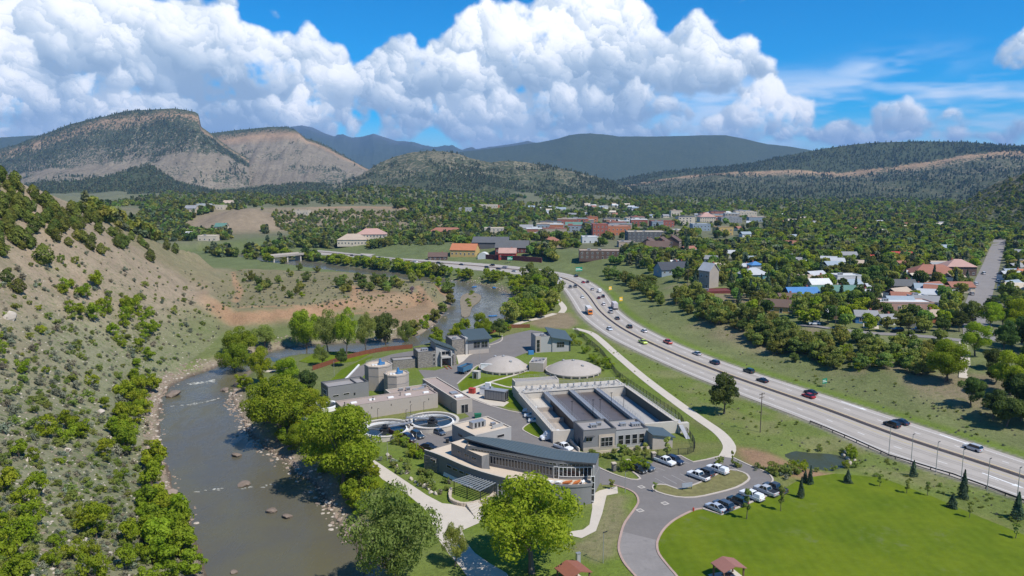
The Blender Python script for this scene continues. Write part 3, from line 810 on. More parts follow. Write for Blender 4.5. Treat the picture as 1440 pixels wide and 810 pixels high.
# ================================================================== SITE: materials and builders
M = dict(
    asphalt=pmat('asphalt', (0.178, 0.162, 0.150), 0.95, var=0.12, scale=0.6, dirt=(0.215, 0.20, 0.185)),
    asphalt_old=pmat('asphalt_old', (0.235, 0.215, 0.20), 0.95, var=0.14, scale=0.6, dirt=(0.15, 0.14, 0.13)),
    highway=pmat('highway_concrete', (0.385, 0.345, 0.300), 0.92, var=0.08, scale=0.25, dirt=(0.315, 0.285, 0.25)),
    concrete=pmat('concrete', (0.50, 0.455, 0.39), 0.9, var=0.08, dirt=(0.42, 0.38, 0.32)),
    path=pmat('pale_path', (0.52, 0.46, 0.38), 0.92, var=0.08, dirt=(0.44, 0.39, 0.32)),
    kerb=pmat('kerb_concrete', (0.46, 0.40, 0.34), 0.9, var=0.1),
    kerb_red=pmat('kerb_red_paint', (0.40, 0.285, 0.235), 0.8, var=0.2),
    paint=pmat('road_paint', (0.72, 0.71, 0.68), 0.7, var=0.12, scale=3),
    stucco=pmat('grey_stucco', (0.205, 0.200, 0.195), 0.9, var=0.06, bump=0.15, bscale=12),
    stucco_l=pmat('light_grey_stucco', (0.36, 0.35, 0.335), 0.9, var=0.06, bump=0.15, bscale=12),
    tan=pmat('tan_block', (0.385, 0.335, 0.285), 0.92, var=0.07, bump=0.2, bscale=8, dirt=(0.33, 0.285, 0.245)),
    tan_roof=pmat('tan_membrane_roof', (0.56, 0.46, 0.35), 0.9, var=0.07, dirt=(0.48, 0.40, 0.31)),
    pink_roof=pmat('pinkish_gravel_roof', (0.36, 0.285, 0.245), 0.95, var=0.1, dirt=(0.30, 0.24, 0.21)),
    grey_roof=pmat('grey_membrane_roof', (0.30, 0.28, 0.265), 0.9, var=0.1, dirt=(0.24, 0.23, 0.22)),
    metal_roof=pmat('green_grey_standing_seam', (0.082, 0.108, 0.112), 0.45, 0.15, 0.4, var=0.06),
    cap=pmat('dark_parapet_cap', (0.085, 0.085, 0.085), 0.6, var=0.08),
    cap_l=pmat('pale_parapet_cap', (0.48, 0.43, 0.36), 0.7, var=0.08),
    white=pmat('white_paint', (0.78, 0.77, 0.74), 0.6, var=0.04),
    dome=pmat('dome_concrete', (0.40, 0.355, 0.31), 0.9, var=0.1, scale=0.8, dirt=(0.33, 0.29, 0.25)),
    steel=pmat('galvanised_steel', (0.42, 0.42, 0.42), 0.45, 0.5, 0.5, var=0.1),
    rail=pmat('railing_grey', (0.40, 0.40, 0.40), 0.5, 0.4, 0.5, var=0.06),
    dark=pmat('dark_metal', (0.035, 0.036, 0.038), 0.5, 0.3, 0.4, var=0.1),
    glass=pmat('dark_glass', (0.012, 0.015, 0.018), 0.08, 0.0, 0.9, var=0.0),
    frame=pmat('pale_window_frame', (0.42, 0.40, 0.37), 0.6, var=0.04),
    sludge=pmat('brown_grey_liquor', (0.105, 0.085, 0.075), 0.35, 0, 0.4, var=0.18, scale=1.2, dirt=(0.14, 0.115, 0.10)),
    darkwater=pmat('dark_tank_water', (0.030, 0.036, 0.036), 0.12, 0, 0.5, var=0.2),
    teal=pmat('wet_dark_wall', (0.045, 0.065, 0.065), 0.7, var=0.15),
    fence=pmat('red_brown_timber', (0.20, 0.07, 0.035), 0.85, var=0.2, scale=3),
    blue=pmat('blue_machine_paint', (0.05, 0.20, 0.42), 0.5, var=0.1),
    stone_w=pmat('pale_sandstone', (0.48, 0.40, 0.31), 0.9, var=0.16, scale=2, bump=0.3),
    red=pmat('red_machine_paint', (0.42, 0.05, 0.035), 0.5, var=0.1),
    rust=pmat('rusty_brown_roof', (0.26, 0.10, 0.065), 0.7, var=0.14),
    lawn=None)
def stone_mat():
    m = bpy.data.materials.new('coursed_stone_veneer'); m.use_nodes = True
    t = NT(m.node_tree); b = t.n['Principled BSDF']
    co = t.node('ShaderNodeTexCoord').outputs['Object']
    vo = t.node('ShaderNodeTexVoronoi'); vo.inputs['Scale'].default_value = 1.5
    t.put(vo.inputs['Vector'], t.vmath('MULTIPLY', co, (1, 1, 2.0)))
    f = t.mapr(vo.outputs['Distance'], 0.0, 0.7, 1.15, 0.7, smooth=False)
    base = t.mix(t.math('MULTIPLY', vo.outputs['Color'], 0.6), (0.22, 0.195, 0.17, 1), (0.36, 0.32, 0.275, 1))
    t.put(b.inputs['Base Color'], t.mix(1.0, base, t.xyz(f, f, f), 'MULTIPLY'))
    b.inputs['Roughness'].default_value = 0.95
    bu = t.node('ShaderNodeBump'); bu.inputs['Distance'].default_value = 0.15; bu.inputs['Strength'].default_value = 0.6; bu.invert = True
    t.put(bu.inputs['Height'], vo.outputs['Distance']); t.put(b.inputs['Normal'], bu.outputs[0])
    return m
M['stone'] = stone_mat()
def lawn_mat():
    m = bpy.data.materials.new('mown_lawn'); m.use_nodes = True
    t = NT(m.node_tree); b = t.n['Principled BSDF']
    geo = t.node('ShaderNodeNewGeometry').outputs['Position']
    n1 = t.noise(geo, 0.06, 5, 0.6); n2 = t.noise(geo, 0.5, 5, 0.7); n3 = t.noise(geo, 6.0, 2, 0.6)
    col = t.mix(t.mapr(n1, 0.35, 0.65), (0.085, 0.130, 0.003, 1), (0.125, 0.165, 0.005, 1))
    wv = t.node('ShaderNodeTexWave'); wv.inputs['Scale'].default_value = 0.13; wv.inputs['Distortion'].default_value = 1.2; wv.inputs['Detail'].default_value = 2
    t.put(wv.inputs['Vector'], t.vmath('ADD', geo, (0, 0, 0)))
    col = t.mix(t.math('MULTIPLY', wv.outputs['Fac'], 0.22), col, (0.13, 0.175, 0.015, 1))
    f = t.mapr(t.math('ADD', t.math('MULTIPLY', n2, 0.6), t.math('MULTIPLY', n3, 0.4)), 0.3, 0.7, 0.78, 1.22, smooth=False)
    col = t.mix(1.0, col, t.xyz(f, f, f), 'MULTIPLY')
    patch = t.math('MULTIPLY', t.mapr(t.noise(geo, 0.09, 4, 0.7), 0.56, 0.68), t.mapr(n2, 0.45, 0.6))
    col = t.mix(t.math('MULTIPLY', patch, 0.75), col, (0.125, 0.150, 0.05, 1))
    t.put(b.inputs['Base Color'], col); b.inputs['Roughness'].default_value = 0.9; b.inputs['Specular IOR Level'].default_value = 0.15
    bu = t.node('ShaderNodeBump'); bu.inputs['Distance'].default_value = 0.12; bu.inputs['Strength'].default_value = 0.5
    t.put(bu.inputs['Height'], n3); t.put(b.inputs['Normal'], bu.outputs[0])
    return m
M['lawn'] = lawn_mat()

class MB:
    """collects boxes, prisms, tubes with a material slot each; build() makes ONE mesh"""
    def __init__(self): self.v, self.f, self.m = [], [], []
    def add(self, vs_, fs, mi=0):
        o = len(self.v); self.v += [tuple(q) for q in vs_]
        for f in fs: self.f.append(tuple(i + o for i in f)); self.m.append(mi)
        return self
    def box(self, x0, x1, y0, y1, z0, z1, mi=0):
        return self.add([(x0, y0, z0), (x1, y0, z0), (x1, y1, z0), (x0, y1, z0), (x0, y0, z1), (x1, y0, z1), (x1, y1, z1), (x0, y1, z1)],
                        [(0, 3, 2, 1), (4, 5, 6, 7), (0, 1, 5, 4), (1, 2, 6, 5), (2, 3, 7, 6), (3, 0, 4, 7)], mi)
    def hexa(self, lo, hi, mi=0):
        """bottom ring and top ring of any polygon"""
        n = len(lo)
        fs = [tuple(range(n))[::-1], tuple(range(n, 2 * n))] + [(i, (i + 1) % n, n + (i + 1) % n, n + i) for i in range(n)]
        return self.add(list(lo) + list(hi), fs, mi)
    def prism(self, pts, z0, z1, mi=0):
        a = sum(pts[i][0] * pts[(i + 1) % len(pts)][1] - pts[(i + 1) % len(pts)][0] * pts[i][1] for i in range(len(pts)))
        if a < 0: pts = pts[::-1]
        return self.hexa([(p[0], p[1], z0) for p in pts], [(p[0], p[1], z1) for p in pts], mi)
    def cyl(self, cx, cy, r, z0, z1, n=12, r2=None, mi=0):
        r2 = r if r2 is None else r2
        lo = [(cx + r * math.cos(2 * math.pi * i / n), cy + r * math.sin(2 * math.pi * i / n), z0) for i in range(n)]
        hi = [(cx + r2 * math.cos(2 * math.pi * i / n), cy + r2 * math.sin(2 * math.pi * i / n), z1) for i in range(n)]
        return self.hexa(lo, hi, mi)
    def ring(self, cx, cy, r0, r1, z0, z1, n=48, mi=0):
        vs_, fs = [], []
        for i in range(n):
            c, s = math.cos(2 * math.pi * i / n), math.sin(2 * math.pi * i / n)
            vs_ += [(cx + r0 * c, cy + r0 * s, z0), (cx + r1 * c, cy + r1 * s, z0), (cx + r1 * c, cy + r1 * s, z1), (cx + r0 * c, cy + r0 * s, z1)]
        for i in range(n):
            a, b = 4 * i, 4 * ((i + 1) % n)
            fs += [(a + 1, b + 1, b + 2, a + 2), (a + 2, b + 2, b + 3, a + 3), (a + 3, b + 3, b, a)]
        return self.add(vs_, fs, mi)
    def bar(self, p, q, r, n=5, mi=0):
        p, q = Vector(p), Vector(q); d = q - p
        if d.length < 1e-6: return self
        e = d.normalized(); a = e.orthogonal().normalized(); b = e.cross(a)
        lo = [p + (a * math.cos(2 * math.pi * i / n) + b * math.sin(2 * math.pi * i / n)) * r for i in range(n)]
        return self.hexa([tuple(v) for v in lo], [tuple(v + d) for v in lo], mi)
    def strip(self, pts, w, z0, z1, mi=0, closed=False):
        """a low wall, kerb or barrier of constant section along a plan line"""
        n = len(pts); L, Rr = [], []
        for i in range(n):
            a = pts[i - 1] if (i > 0 or closed) else pts[i]; b = pts[(i + 1) % n] if (i < n - 1 or closed) else pts[i]
            dx, dy = b[0] - a[0], b[1] - a[1]; l = math.hypot(dx, dy) + 1e-9
            nx, ny = -dy / l * w / 2, dx / l * w / 2
            L.append((pts[i][0] + nx, pts[i][1] + ny)); Rr.append((pts[i][0] - nx, pts[i][1] - ny))
        z0f = z0 if callable(z0) else (lambda x, y: z0); z1f = z1 if callable(z1) else (lambda x, y: z1)
        vs_ = []
        for i in range(n):
            (lx, ly), (rx, ry) = L[i], Rr[i]; mx, my = pts[i][0], pts[i][1]
            vs_ += [(lx, ly, z0f(mx, my)), (rx, ry, z0f(mx, my)), (rx, ry, z1f(mx, my)), (lx, ly, z1f(mx, my))]
        fs = []
        for i in range(n if closed else n - 1):
            a, b = 4 * i, 4 * ((i + 1) % n)
            fs += [(a + 1, b + 1, b + 2, a + 2), (a + 2, b + 2, b + 3, a + 3), (a + 3, b + 3, b, a)]
        if not closed: fs += [(0, 1, 2, 3), (4 * n - 4, 4 * n - 1, 4 * n - 2, 4 * n - 3)]
        return self.add(vs_, fs, mi)
    def build(self, name, mats, parent=None, smooth=False):
        return mesh_obj(name, self.v, self.f, mats if isinstance(mats, (list, tuple)) else [mats], parent, self.m, smooth)
    def mesh(self, name, mats):
        me = bpy.data.meshes.new(name); me.from_pydata(self.v, [], self.f)
        for m in mats if isinstance(mats, (list, tuple)) else [mats]: me.materials.append(m)
        me.polygons.foreach_set('material_index', self.m); me.update()
        return me
_mesh_cache = {}
def shared(name, key, make, parent, loc=(0, 0, 0), rot=(0, 0, 0), scale=None):
    """object with shared mesh data"""
    if key not in _mesh_cache: _mesh_cache[key] = make()
    o = bpy.data.objects.new(name, _mesh_cache[key]); o.location = loc; o.rotation_euler = rot
    if scale: o.scale = scale
    return link(o, parent)
def window(parent, x, y, z, w, h, face='front', nx=1, ny=1, fmat='frame', name='window'):
    """window unit standing 4 cm proud: glass body, frame and bars as its sub-part. (x, y) middle of the sill line"""
    rz = {'front': 0, 'left': -math.pi / 2, 'right': math.pi / 2, 'back': math.pi}[face] if isinstance(face, str) else face
    g = shared(name, ('g', w, h), lambda: MB().box(-w / 2, w / 2, -0.03, 0.06, 0, h).mesh(name, M['glass']), parent, (x, y, z), (0, 0, rz))
    def fr():
        b = MB(); t = 0.09
        b.box(-w / 2 - t, w / 2 + t, -0.10, 0.04, -t, 0).box(-w / 2 - t, w / 2 + t, -0.10, 0.04, h, h + t)
        b.box(-w / 2 - t, -w / 2, -0.10, 0.04, 0, h).box(w / 2, w / 2 + t, -0.10, 0.04, 0, h)
        for i in range(1, nx): b.box(-w / 2 + w * i / nx - .05, -w / 2 + w * i / nx + .05, -0.08, 0.03, 0, h)
        for i in range(1, ny): b.box(-w / 2, w / 2, -0.075, 0.03, h * i / ny - .04, h * i / ny + .04)
        return b.mesh('frame', M[fmat])
    shared('frame', ('f', w, h, nx, ny, fmat), fr, g)
    return g
def frame_of(Apx, Bpx, z=0.0):
    a = Vector(P(*Apx, z)); b = Vector(P(*Bpx, z)); d = b - a
    return a, math.atan2(d.y, d.x), d.length
def flat_block(parent, w, d, h, wall, roof, x=0.0, y=0.0, z=0.0, par=0.5, cap='cap', wall_name='wall', pt=0.3):
    """wall body with roof sheet inside a parapet with its cap"""
    MB().box(x, x + w, y, y + d, z - 0.3 if z == 0 else z, z + h - par).build(wall_name, M[wall], parent)
    b = MB(); z0, z1 = z + h - par, z + h
    b.box(x, x + w, y, y + pt, z0, z1).box(x, x + w, y + d - pt, y + d, z0, z1).box(x, x + pt, y + pt, y + d - pt, z0, z1).box(x + w - pt, x + w, y + pt, y + d - pt, z0, z1)
    p = b.build('parapet', M[wall], parent)
    c = MB(); e = 0.04
    c.box(x - e, x + w + e, y - e, y + pt + e, z1, z1 + .08).box(x - e, x + w + e, y + d - pt - e, y + d + e, z1, z1 + .08)
    c.box(x - e, x + pt + e, y + pt + e, y + d - pt - e, z1, z1 + .08).box(x + w - pt - e, x + w + e, y + pt + e, y + d - pt - e, z1, z1 + .08)
    c.build('coping', M[cap], p)
    MB().box(x + pt, x + w - pt, y + pt, y + d - pt, z0, z0 + .05).build('roof', M[roof], parent)
def rooftop_unit(parent, x, y, z, w=1.6, d=1.1, h=0.9, mat='steel', name='rooftop_unit'):
    b = MB().box(x, x + w, y, y + d, z + .15, z + h).box(x + .1, x + w - .1, y + .1, y + d - .1, z, z + .15).box(x - .03, x + w + .03, y - .03, y + d + .03, z + h, z + h + .06)
    for i in range(3): b.box(x + w * (.15 + .27 * i), x + w * (.30 + .27 * i), y - .03, y, z + .3, z + h - .15, 1)
    return b.build(name, [M[mat], M['dark']], parent)

# ------------------------------------------------------------------ highway
def ribbon(name, Lp, Rp, z, mat, label=None, parent=None):
    n = min(len(Lp), len(Rp)); vs_ = []
    for i in range(n): vs_ += [(Lp[i][0], Lp[i][1], z), (Rp[i][0], Rp[i][1], z)]
    fs = [(2 * i, 2 * i + 1, 2 * i + 3, 2 * i + 2) for i in range(n - 1)]
    o = mesh_obj(name, vs_, fs, [mat], parent)
    o.data.flip_normals() if o.data.polygons[0].normal.z < 0 else None
    if parent is None: tag(o, label, kind='structure')
    return o
def resample(pts, n):
    d = [0]
    for i in range(1, len(pts)): d.append(d[-1] + math.dist(pts[i], pts[i - 1]))
    s = np.linspace(0, d[-1], n); xs = np.interp(s, d, [p[0] for p in pts]); ys = np.interp(s, d, [p[1] for p in pts])
    return list(zip(xs.tolist(), ys.tolist()))
NHW = 160
HN, HF = resample(HWN, NHW), resample(HWF, NHW)
def hw_line(f): return [(a[0] * (1 - f) + b[0] * f, a[1] * (1 - f) + b[1] * f) for a, b in zip(HN, HF)]
highway = ribbon('highway', HN, HF, 0.06, M['highway'], 'pale four lane highway sweeping up the valley')
def dashes(name, line, on, off, w, z, mat, parent):
    b = MB(); pts = resample(line, 900); acc = 0; seg = []
    for i in range(1, len(pts)):
        acc += math.dist(pts[i], pts[i - 1])
        if (acc % (on + off)) < on: seg.append(pts[i])
        elif seg:
            if len(seg) > 1: b.strip(seg, w, z, z + .006)
            seg = []
    return b.build(name, mat, parent)
dashes('lane_line', hw_line(0.25), 3, 9, 0.22, 0.064, M['paint'], highway)
dashes('lane_line', hw_line(0.77), 3, 9, 0.22, 0.064, M['paint'], highway)
for f in (.125, .165, .32, .36, .64, .68, .84, .88):
    MB().strip(hw_line(f), 0.75, 0.0605, 0.0625).build('tyre_track', pmat('tyre_darkened_concrete', (.315, .282, .245), .9, var=.12, scale=.5), highway)
for f in (0.075, 0.925, 0.43, 0.60):
    MB().strip(resample(hw_line(f), 200), 0.18, 0.064, 0.070).build('edge_line', M['paint'] if f in (0.075, 0.925) else pmat('yellow_paint', (0.55, 0.42, 0.10), .7), highway)
for (px, py, rz) in ((1410, 676, -66), (1345, 619, -66), (1201, 571, -66)):
    x, y = P(px, py)
    o = MB().box(-.25, .25, -5, 2.5, 0.066, 0.072).add([(-.8, 2.5, .072), (.8, 2.5, .072), (0, 5, .072)], [(0, 1, 2)]).build('lane_arrow', M['paint'], highway)
    o.location = (x, y, 0); o.rotation_euler = (0, 0, R(-157))
mb = MB().strip(hw_line(0.515), 0.5, 0.05, 0.3).strip(hw_line(0.515), 0.24, 0.3, 0.8)
tag(mb.build('median_barrier', pmat('weathered_barrier', (0.44, 0.33, 0.26), .9, var=.12, dirt=(.48, .40, .33))), 'brown concrete barrier running down the middle of the highway', 'barrier')
def guard(name, pts, label, post=4.0):
    o = empty(name, (0, 0, 0))
    MB().strip(pts, 0.10, 0.50, 0.82).build('rail', M['dark'], o)
    q = resample(pts, int(sum(math.dist(pts[i], pts[i + 1]) for i in range(len(pts) - 1)) / post))
    for x, y in q: shared('post', 'guard_post', lambda: MB().box(-.08, .08, -.08, .08, -.3, .8).mesh('post', M['dark']), o, (x, y, 0))
    return tag(o, label, 'guardrail')
guard('guardrail', poly([(1139, 595), (1200, 620), (1250, 643), (1340, 670), (1427, 702), (1500, 731)]), 'dark guardrail along the near edge of the highway above the pond')
ramp_l = poly([(506, 357), (530, 352), (556, 346), (580, 341)]); ramp_r = poly([(516, 361), (536, 355), (560, 349), (584, 344)])
ribbon('slip_road', ramp_l, ramp_r, 0.1, M['highway'], 'slip road branching off the far end of the highway')
b_l = [hit(*p) for p in [(1363, 478), (1368, 440), (1377, 405), (1386, 375), (1397, 350), (1403, 338)]]
def street(name, pxs, w, mat, label, lift=0.12):
    pts = [hit(*p)[:2] for p in pxs]; pts = resample(smooth_line(pts, 4), 60)
    b = MB().strip(pts, w, lambda x, y: float(tz(x, y)) - .5, lambda x, y: float(tz(x, y)) + lift)
    return tag(b.build(name, mat), label, kind='structure')
street('street', [(1378, 478), (1373, 440), (1382, 405), (1393, 375), (1401, 352), (1406, 338), (1409, 325)], 11, M['asphalt_old'], 'straight residential street running away between the town trees')
street('lane', [(1120, 456), (1160, 460), (1200, 466), (1260, 470), (1310, 474), (1360, 480)], 5.5, M['asphalt_old'], 'narrow lane along the edge of the neighbourhood')
street('track', [(1355, 480), (1356, 498), (1357, 515), (1356, 532)], 3.2, M['path'], 'pale track leading down from the street end')
street('alley', [(1225, 462), (1224, 440), (1232, 420), (1240, 412)], 6, M['path'], 'pale dirt alley between houses')

# ------------------------------------------------------------------ site paving
yard_px = [(848, 676), (835, 690), (790, 690), (700, 655), (640, 640), (600, 632), (562, 612), (592, 604), (640, 592), (660, 586), (640, 570), (618, 545), (597, 532), (588, 520), (612, 521), (645, 512), (655, 500), (682, 492), (686, 484), (711, 472), (746, 464), (765, 467), (752, 494), (738, 497), (700, 512), (672, 514), (660, 525), (643, 540), (647, 552), (690, 568), (716, 577), (738, 580), (745, 592), (748, 600), (770, 606), (800, 622), (818, 640), (840, 656)]
lot_px = [(840, 655), (861.5, 666.6), (886.8, 674.4), (900.5, 673.4), (888, 664), (890, 659), (916, 652), (923, 644), (957, 641), (974.6, 650), (1011.7, 642), (1029, 644), (1054.6, 655), (1078, 664.6), (1086.8, 674.4), (1083, 681), (1095.6, 690), (1013.7, 724), (988, 715.5), (974.6, 718), (949, 731), (933.7, 744.6), (925.9, 758), (924, 768), (927, 780), (940, 797), (955, 815), (985, 860), (930, 860), (900, 818), (880, 795), (872, 780), (870, 768), (873, 752), (879, 735), (894.6, 713), (897.6, 703.7), (892.7, 694), (879, 687), (859.5, 682), (846, 682)]
sheet('yard', poly(yard_px), 0.040, M['asphalt'], label='asphalt service yard winding between the plant buildings')
sheet('car_park', poly(lot_px), 0.046, M['asphalt'], label='asphalt car park and curving entrance road')
sheet('access_road', poly([(925, 760), (924, 768), (927, 780), (940, 797), (955, 815), (985, 860), (930, 860), (900, 818), (880, 795), (872, 780), (870, 768), (875, 748)]), 0.052, M['asphalt_old'], label='paler worn stretch of entrance road at the lower edge')
sroad_o = poly([(480, 536), (497, 520), (520, 508), (552, 498), (590, 492), (625, 486)]); sroad_i = poly([(500, 540), (513, 527), (535, 514), (560, 506), (596, 502), (625, 500)])
ribbon('service_road', sroad_i, sroad_o, 0.052, M['asphalt'], 'narrow asphalt road curving behind the round tanks')
def kerb(name, px, label, mat='kerb', w=0.45, closed=False, sm=3):
    pts = poly(px); pts = smooth_line(pts, sm, closed) if sm > 1 else pts
    return tag(MB().strip(pts, w, -0.05, 0.17, closed=closed).build(name, M[mat]), label, kind='structure')
kerb('kerb', [(861.5, 682), (879, 687), (892.7, 694), (897.6, 703.7), (894.6, 713), (879, 735), (873, 752), (870, 768), (872, 780), (880, 795), (900, 818), (930, 860)], 'pinkish kerb along the left side of the entrance road', 'kerb_red')
kerb('kerb', [(985, 860), (955, 815), (940, 797), (927, 780), (924, 768), (925.9, 758), (933.7, 744.6), (949, 731), (974.6, 718), (988, 715.5)], 'pinkish kerb between the entrance road and the big lawn', 'kerb_red')
kerb('kerb', [(838, 656), (861.5, 666.6), (886.8, 674.4), (900.5, 673.4), (890, 664)], 'kerb along the verge in front of the gatehouse shrubs', sm=2)
kerb('kerb', [(923, 644), (957, 641), (974.6, 650), (1011.7, 642), (1020, 642)], 'kerb at the top of the car park by the path', sm=2)
kerb('kerb', [(1031, 644), (1054.6, 655), (1078, 664.6), (1086.8, 674.4), (1083, 682)], 'kerb round the right end of the car park')
kerb('kerb', [(988, 715.5), (1013.7, 724), (1096, 690)], 'straight kerb behind the lower row of parked cars', sm=1)
island_px = [(918, 686), (924, 692), (949, 698.8), (976.6, 699.8), (1005.9, 694), (1035, 686), (1051.7, 676.3), (1052.7, 670.5), (1044.9, 664.6), (1023, 661), (996, 674), (966.8, 685.5), (953, 688), (937.6, 682.5), (922, 682)]
isl = poly(island_px)
sheet('island_bed', isl, 0.12, pmat('dry_planting_bed', (0.17, 0.155, 0.06), .95, var=.4, scale=2, dirt=(.10, .15, .03)), label='grassy planting island in the middle of the car park')
tag(MB().strip(smooth_line(isl, 2, True), 0.5, -.05, .17, closed=True).build('kerb', M['kerb']), 'pale kerb round the planting island in the car park', kind='structure')
# parking stripes
def stripes(px0, px1, n, L, ang, label):
    a, b = Vector(P(*px0)), Vector(P(*px1)); o = MB()
    for i in range(n + 1):
        p = a.lerp(b, i / n); d = Vector((math.cos(ang), math.sin(ang))) * L; nrm = Vector((-d.y, d.x)).normalized() * .055
        o.add([(*(p - nrm), .056), (*(p + d - nrm), .056), (*(p + d + nrm), .056), (*(p + nrm), .056)], [(0, 1, 2, 3)])
    return tag(o.build('parking_lines', pmat('worn_line_paint', (.36, .345, .33), .8, var=.3, scale=3)), label, kind='structure')
stripes((1014, 724), (1096, 690), 9, 5.2, R(118), 'white bay lines behind the lower row of parked cars')
stripes((940, 683), (1044, 664), 9, 5.0, R(118), 'white bay lines along the planting island')
stripes((885, 661), (955, 642), 8, 5.0, R(-50), 'white bay lines along the upper side of the car park')
stripes((560, 612), (610, 604), 7, 5.0, R(-55), 'white bay lines in the small yard car park')
for (px, py, lab) in ((902, 685, 'nearest the island'), (935, 708, 'in mid road'), (900, 718, 'beside the left kerb')):
    x, y = P(px, py)
    o = MB().box(-.7, .7, -.7, .7, .054, .062).box(-.45, .45, -.45, .45, .062, .068, 1).build('manhole_collar', [M['concrete'], M['asphalt_old']]); o.location = (x, y, 0); o.rotation_euler.z = .5
    tag(o, 'square concrete manhole collar set in the road ' + lab, 'manhole', 'manhole collars in the entrance road')
# lawns and beds
lawn_px = [(924.5, 768), (926.5, 758), (934.5, 744.6), (950, 731.5), (975, 719), (988, 716.5), (1014, 725.5), (1096, 692), (1118, 678), (1140, 671), (1175, 666), (1240, 672), (1310, 698), (1380, 728), (1440, 752), (1520, 790), (1600, 900), (1100, 1000), (990, 862), (941, 797), (928, 780)]
sheet('lawn', poly(lawn_px), 0.035, M['lawn'], label='large bright green mown lawn at the lower right')
rb_px = [(735, 603), (742, 609), (757, 616), (772, 618), (792, 616), (775, 601), (762, 593), (748, 594)]
sheet('lawn', widen(poly(smooth_line(rb_px, 3, True)), 0), 0.13, M['lawn'], label='small round lawn in the yard bend beside the white vans')
tag(MB().strip(poly(smooth_line(rb_px, 3, True)), .4, -.05, .17, closed=True).build('kerb', M['kerb']), 'kerb round the small lawn in the yard bend', kind='structure')
for i, (px, lab) in enumerate(((
    [(645, 541), (660, 527), (672, 531), (720, 528), (745, 520), (760, 525), (760, 535), (715, 545), (735, 545), (762, 590), (740, 578), (715, 573), (690, 563), (650, 549)], 'green lawn around the generator and below the left dome'),
    ([(515, 678), (532, 660), (540, 670), (570, 694), (596, 712), (607, 728), (604, 736), (590, 728), (575, 712), (545, 690)], 'lawn strip between the riverside path and the bank'),
    ([(420, 508), (445, 495), (490, 494), (520, 498), (500, 508), (470, 512), (440, 512)], 'shaded park lawn under the riverside cottonwoods'),
    ([(455, 545), (480, 520), (505, 508), (525, 500), (520, 506), (495, 520), (478, 537), (466, 548)], 'grass bank between the timber fence and the curved road'))):
    sheet('lawn', poly(px), 0.03 + .002 * i, M['lawn'], label=lab)
sheet('plaza', poly([(512, 645), (523, 645), (565, 673), (600, 696.4), (622, 708), (633, 709), (653, 713), (690, 707), (684, 722), (673, 736), (650, 746), (655, 762), (668, 778), (688, 792), (712, 806), (730, 830), (670, 830), (648, 798), (630, 778), (614, 755), (608, 738), (607, 727), (594, 713), (574, 696.4), (537, 673.7)]), 0.055, M['path'], label='pale concrete riverside path widening into a plaza')
sheet('walkway', poly([(832, 696), (843, 690), (868, 684), (869, 694), (853, 697), (847, 722), (838, 747), (818, 757), (796, 752), (800, 748), (820, 745), (829, 738), (833, 715)]), 0.058, M['path'], label='pale concrete walkway beside the curved building')
sheet('walkway', poly([(420, 588), (432, 586), (448, 602), (452, 612), (440, 606)]), 0.06, M['path'], label='short pale path glimpsed between the riverside trees')
cl = resample(smooth_line(poly([(1020, 643), (1026, 628), (1012, 609), (985, 590), (950, 565), (905, 531), (865, 497), (845, 479), (830, 468), (808, 462)]), 4), 60)
tag(MB().strip(cl, 3.4, -.1, .07).build('footpath', M['path']), 'pale footpath running between the plant fence and the highway', kind='structure')
cl = resample(smooth_line(poly([(789, 440), (793, 433), (784, 422), (772, 414), (763, 408)]), 4), 30)
tag(MB().strip(cl, 3.4, -.3, .09).build('footpath', M['path']), 'short curl of pale path below the highway bend', kind='structure')
cl = resample(smooth_line(poly([(716, 460), (735, 453), (760, 447), (780, 441)]), 4), 30)
tag(MB().strip(cl, 3.0, -.3, .09).build('footpath', M['path']), 'pale path from the upper yard towards the river trees', kind='structure')
sheet('apron', poly([(645, 512), (642, 500), (655, 492), (684, 484), (690, 488), (660, 500), (652, 508)]), .058, M['path'], label='pale concrete apron in front of the upper stone building')
sheet('basin_walk', poly([(718, 543), (735, 541), (800, 632), (820, 636), (822, 641), (798, 638), (760, 590)]), .06, M['path'], label='pale concrete walk along the left side of the aeration basin')
sheet('generator_pad', poly([(647, 553), (672, 545), (716, 566), (708, 572), (690, 570)]), .062, M['path'], label='pale concrete pad under the generator')
for pl_, lab in (([(648, 552), (690, 537), (722, 528), (745, 520)], 'thin pale path crossing the lawn below the left dome'), ([(690, 538), (712, 544), (726, 546)], 'short pale path branch on the lawn by the basin')):
    tag(MB().strip(resample(poly(pl_), 12), 1.1, -.05, .075).build('footpath', M['path']), lab, kind='structure')
for pl_, lab in (([(643, 540), (660, 525), (672, 514), (700, 511)], 'kerb below the left dome'), ([(686, 486), (700, 482), (706, 478), (706, 472)], 'curved kerb at the corner of the upper yard'), ([(647, 553), (668, 563), (690, 571), (716, 578), (738, 582)], 'kerb along the generator lawn'),
                 ([(483, 537), (492, 528), (505, 514)], 'white kerb wall at the bend of the service road')):
    tag(MB().strip(poly(smooth_line(pl_, 3)), .5, -.05, .5 if 'wall' in lab else .17).build('kerb', M['white'] if 'wall' in lab else M['kerb']), lab, kind='structure')
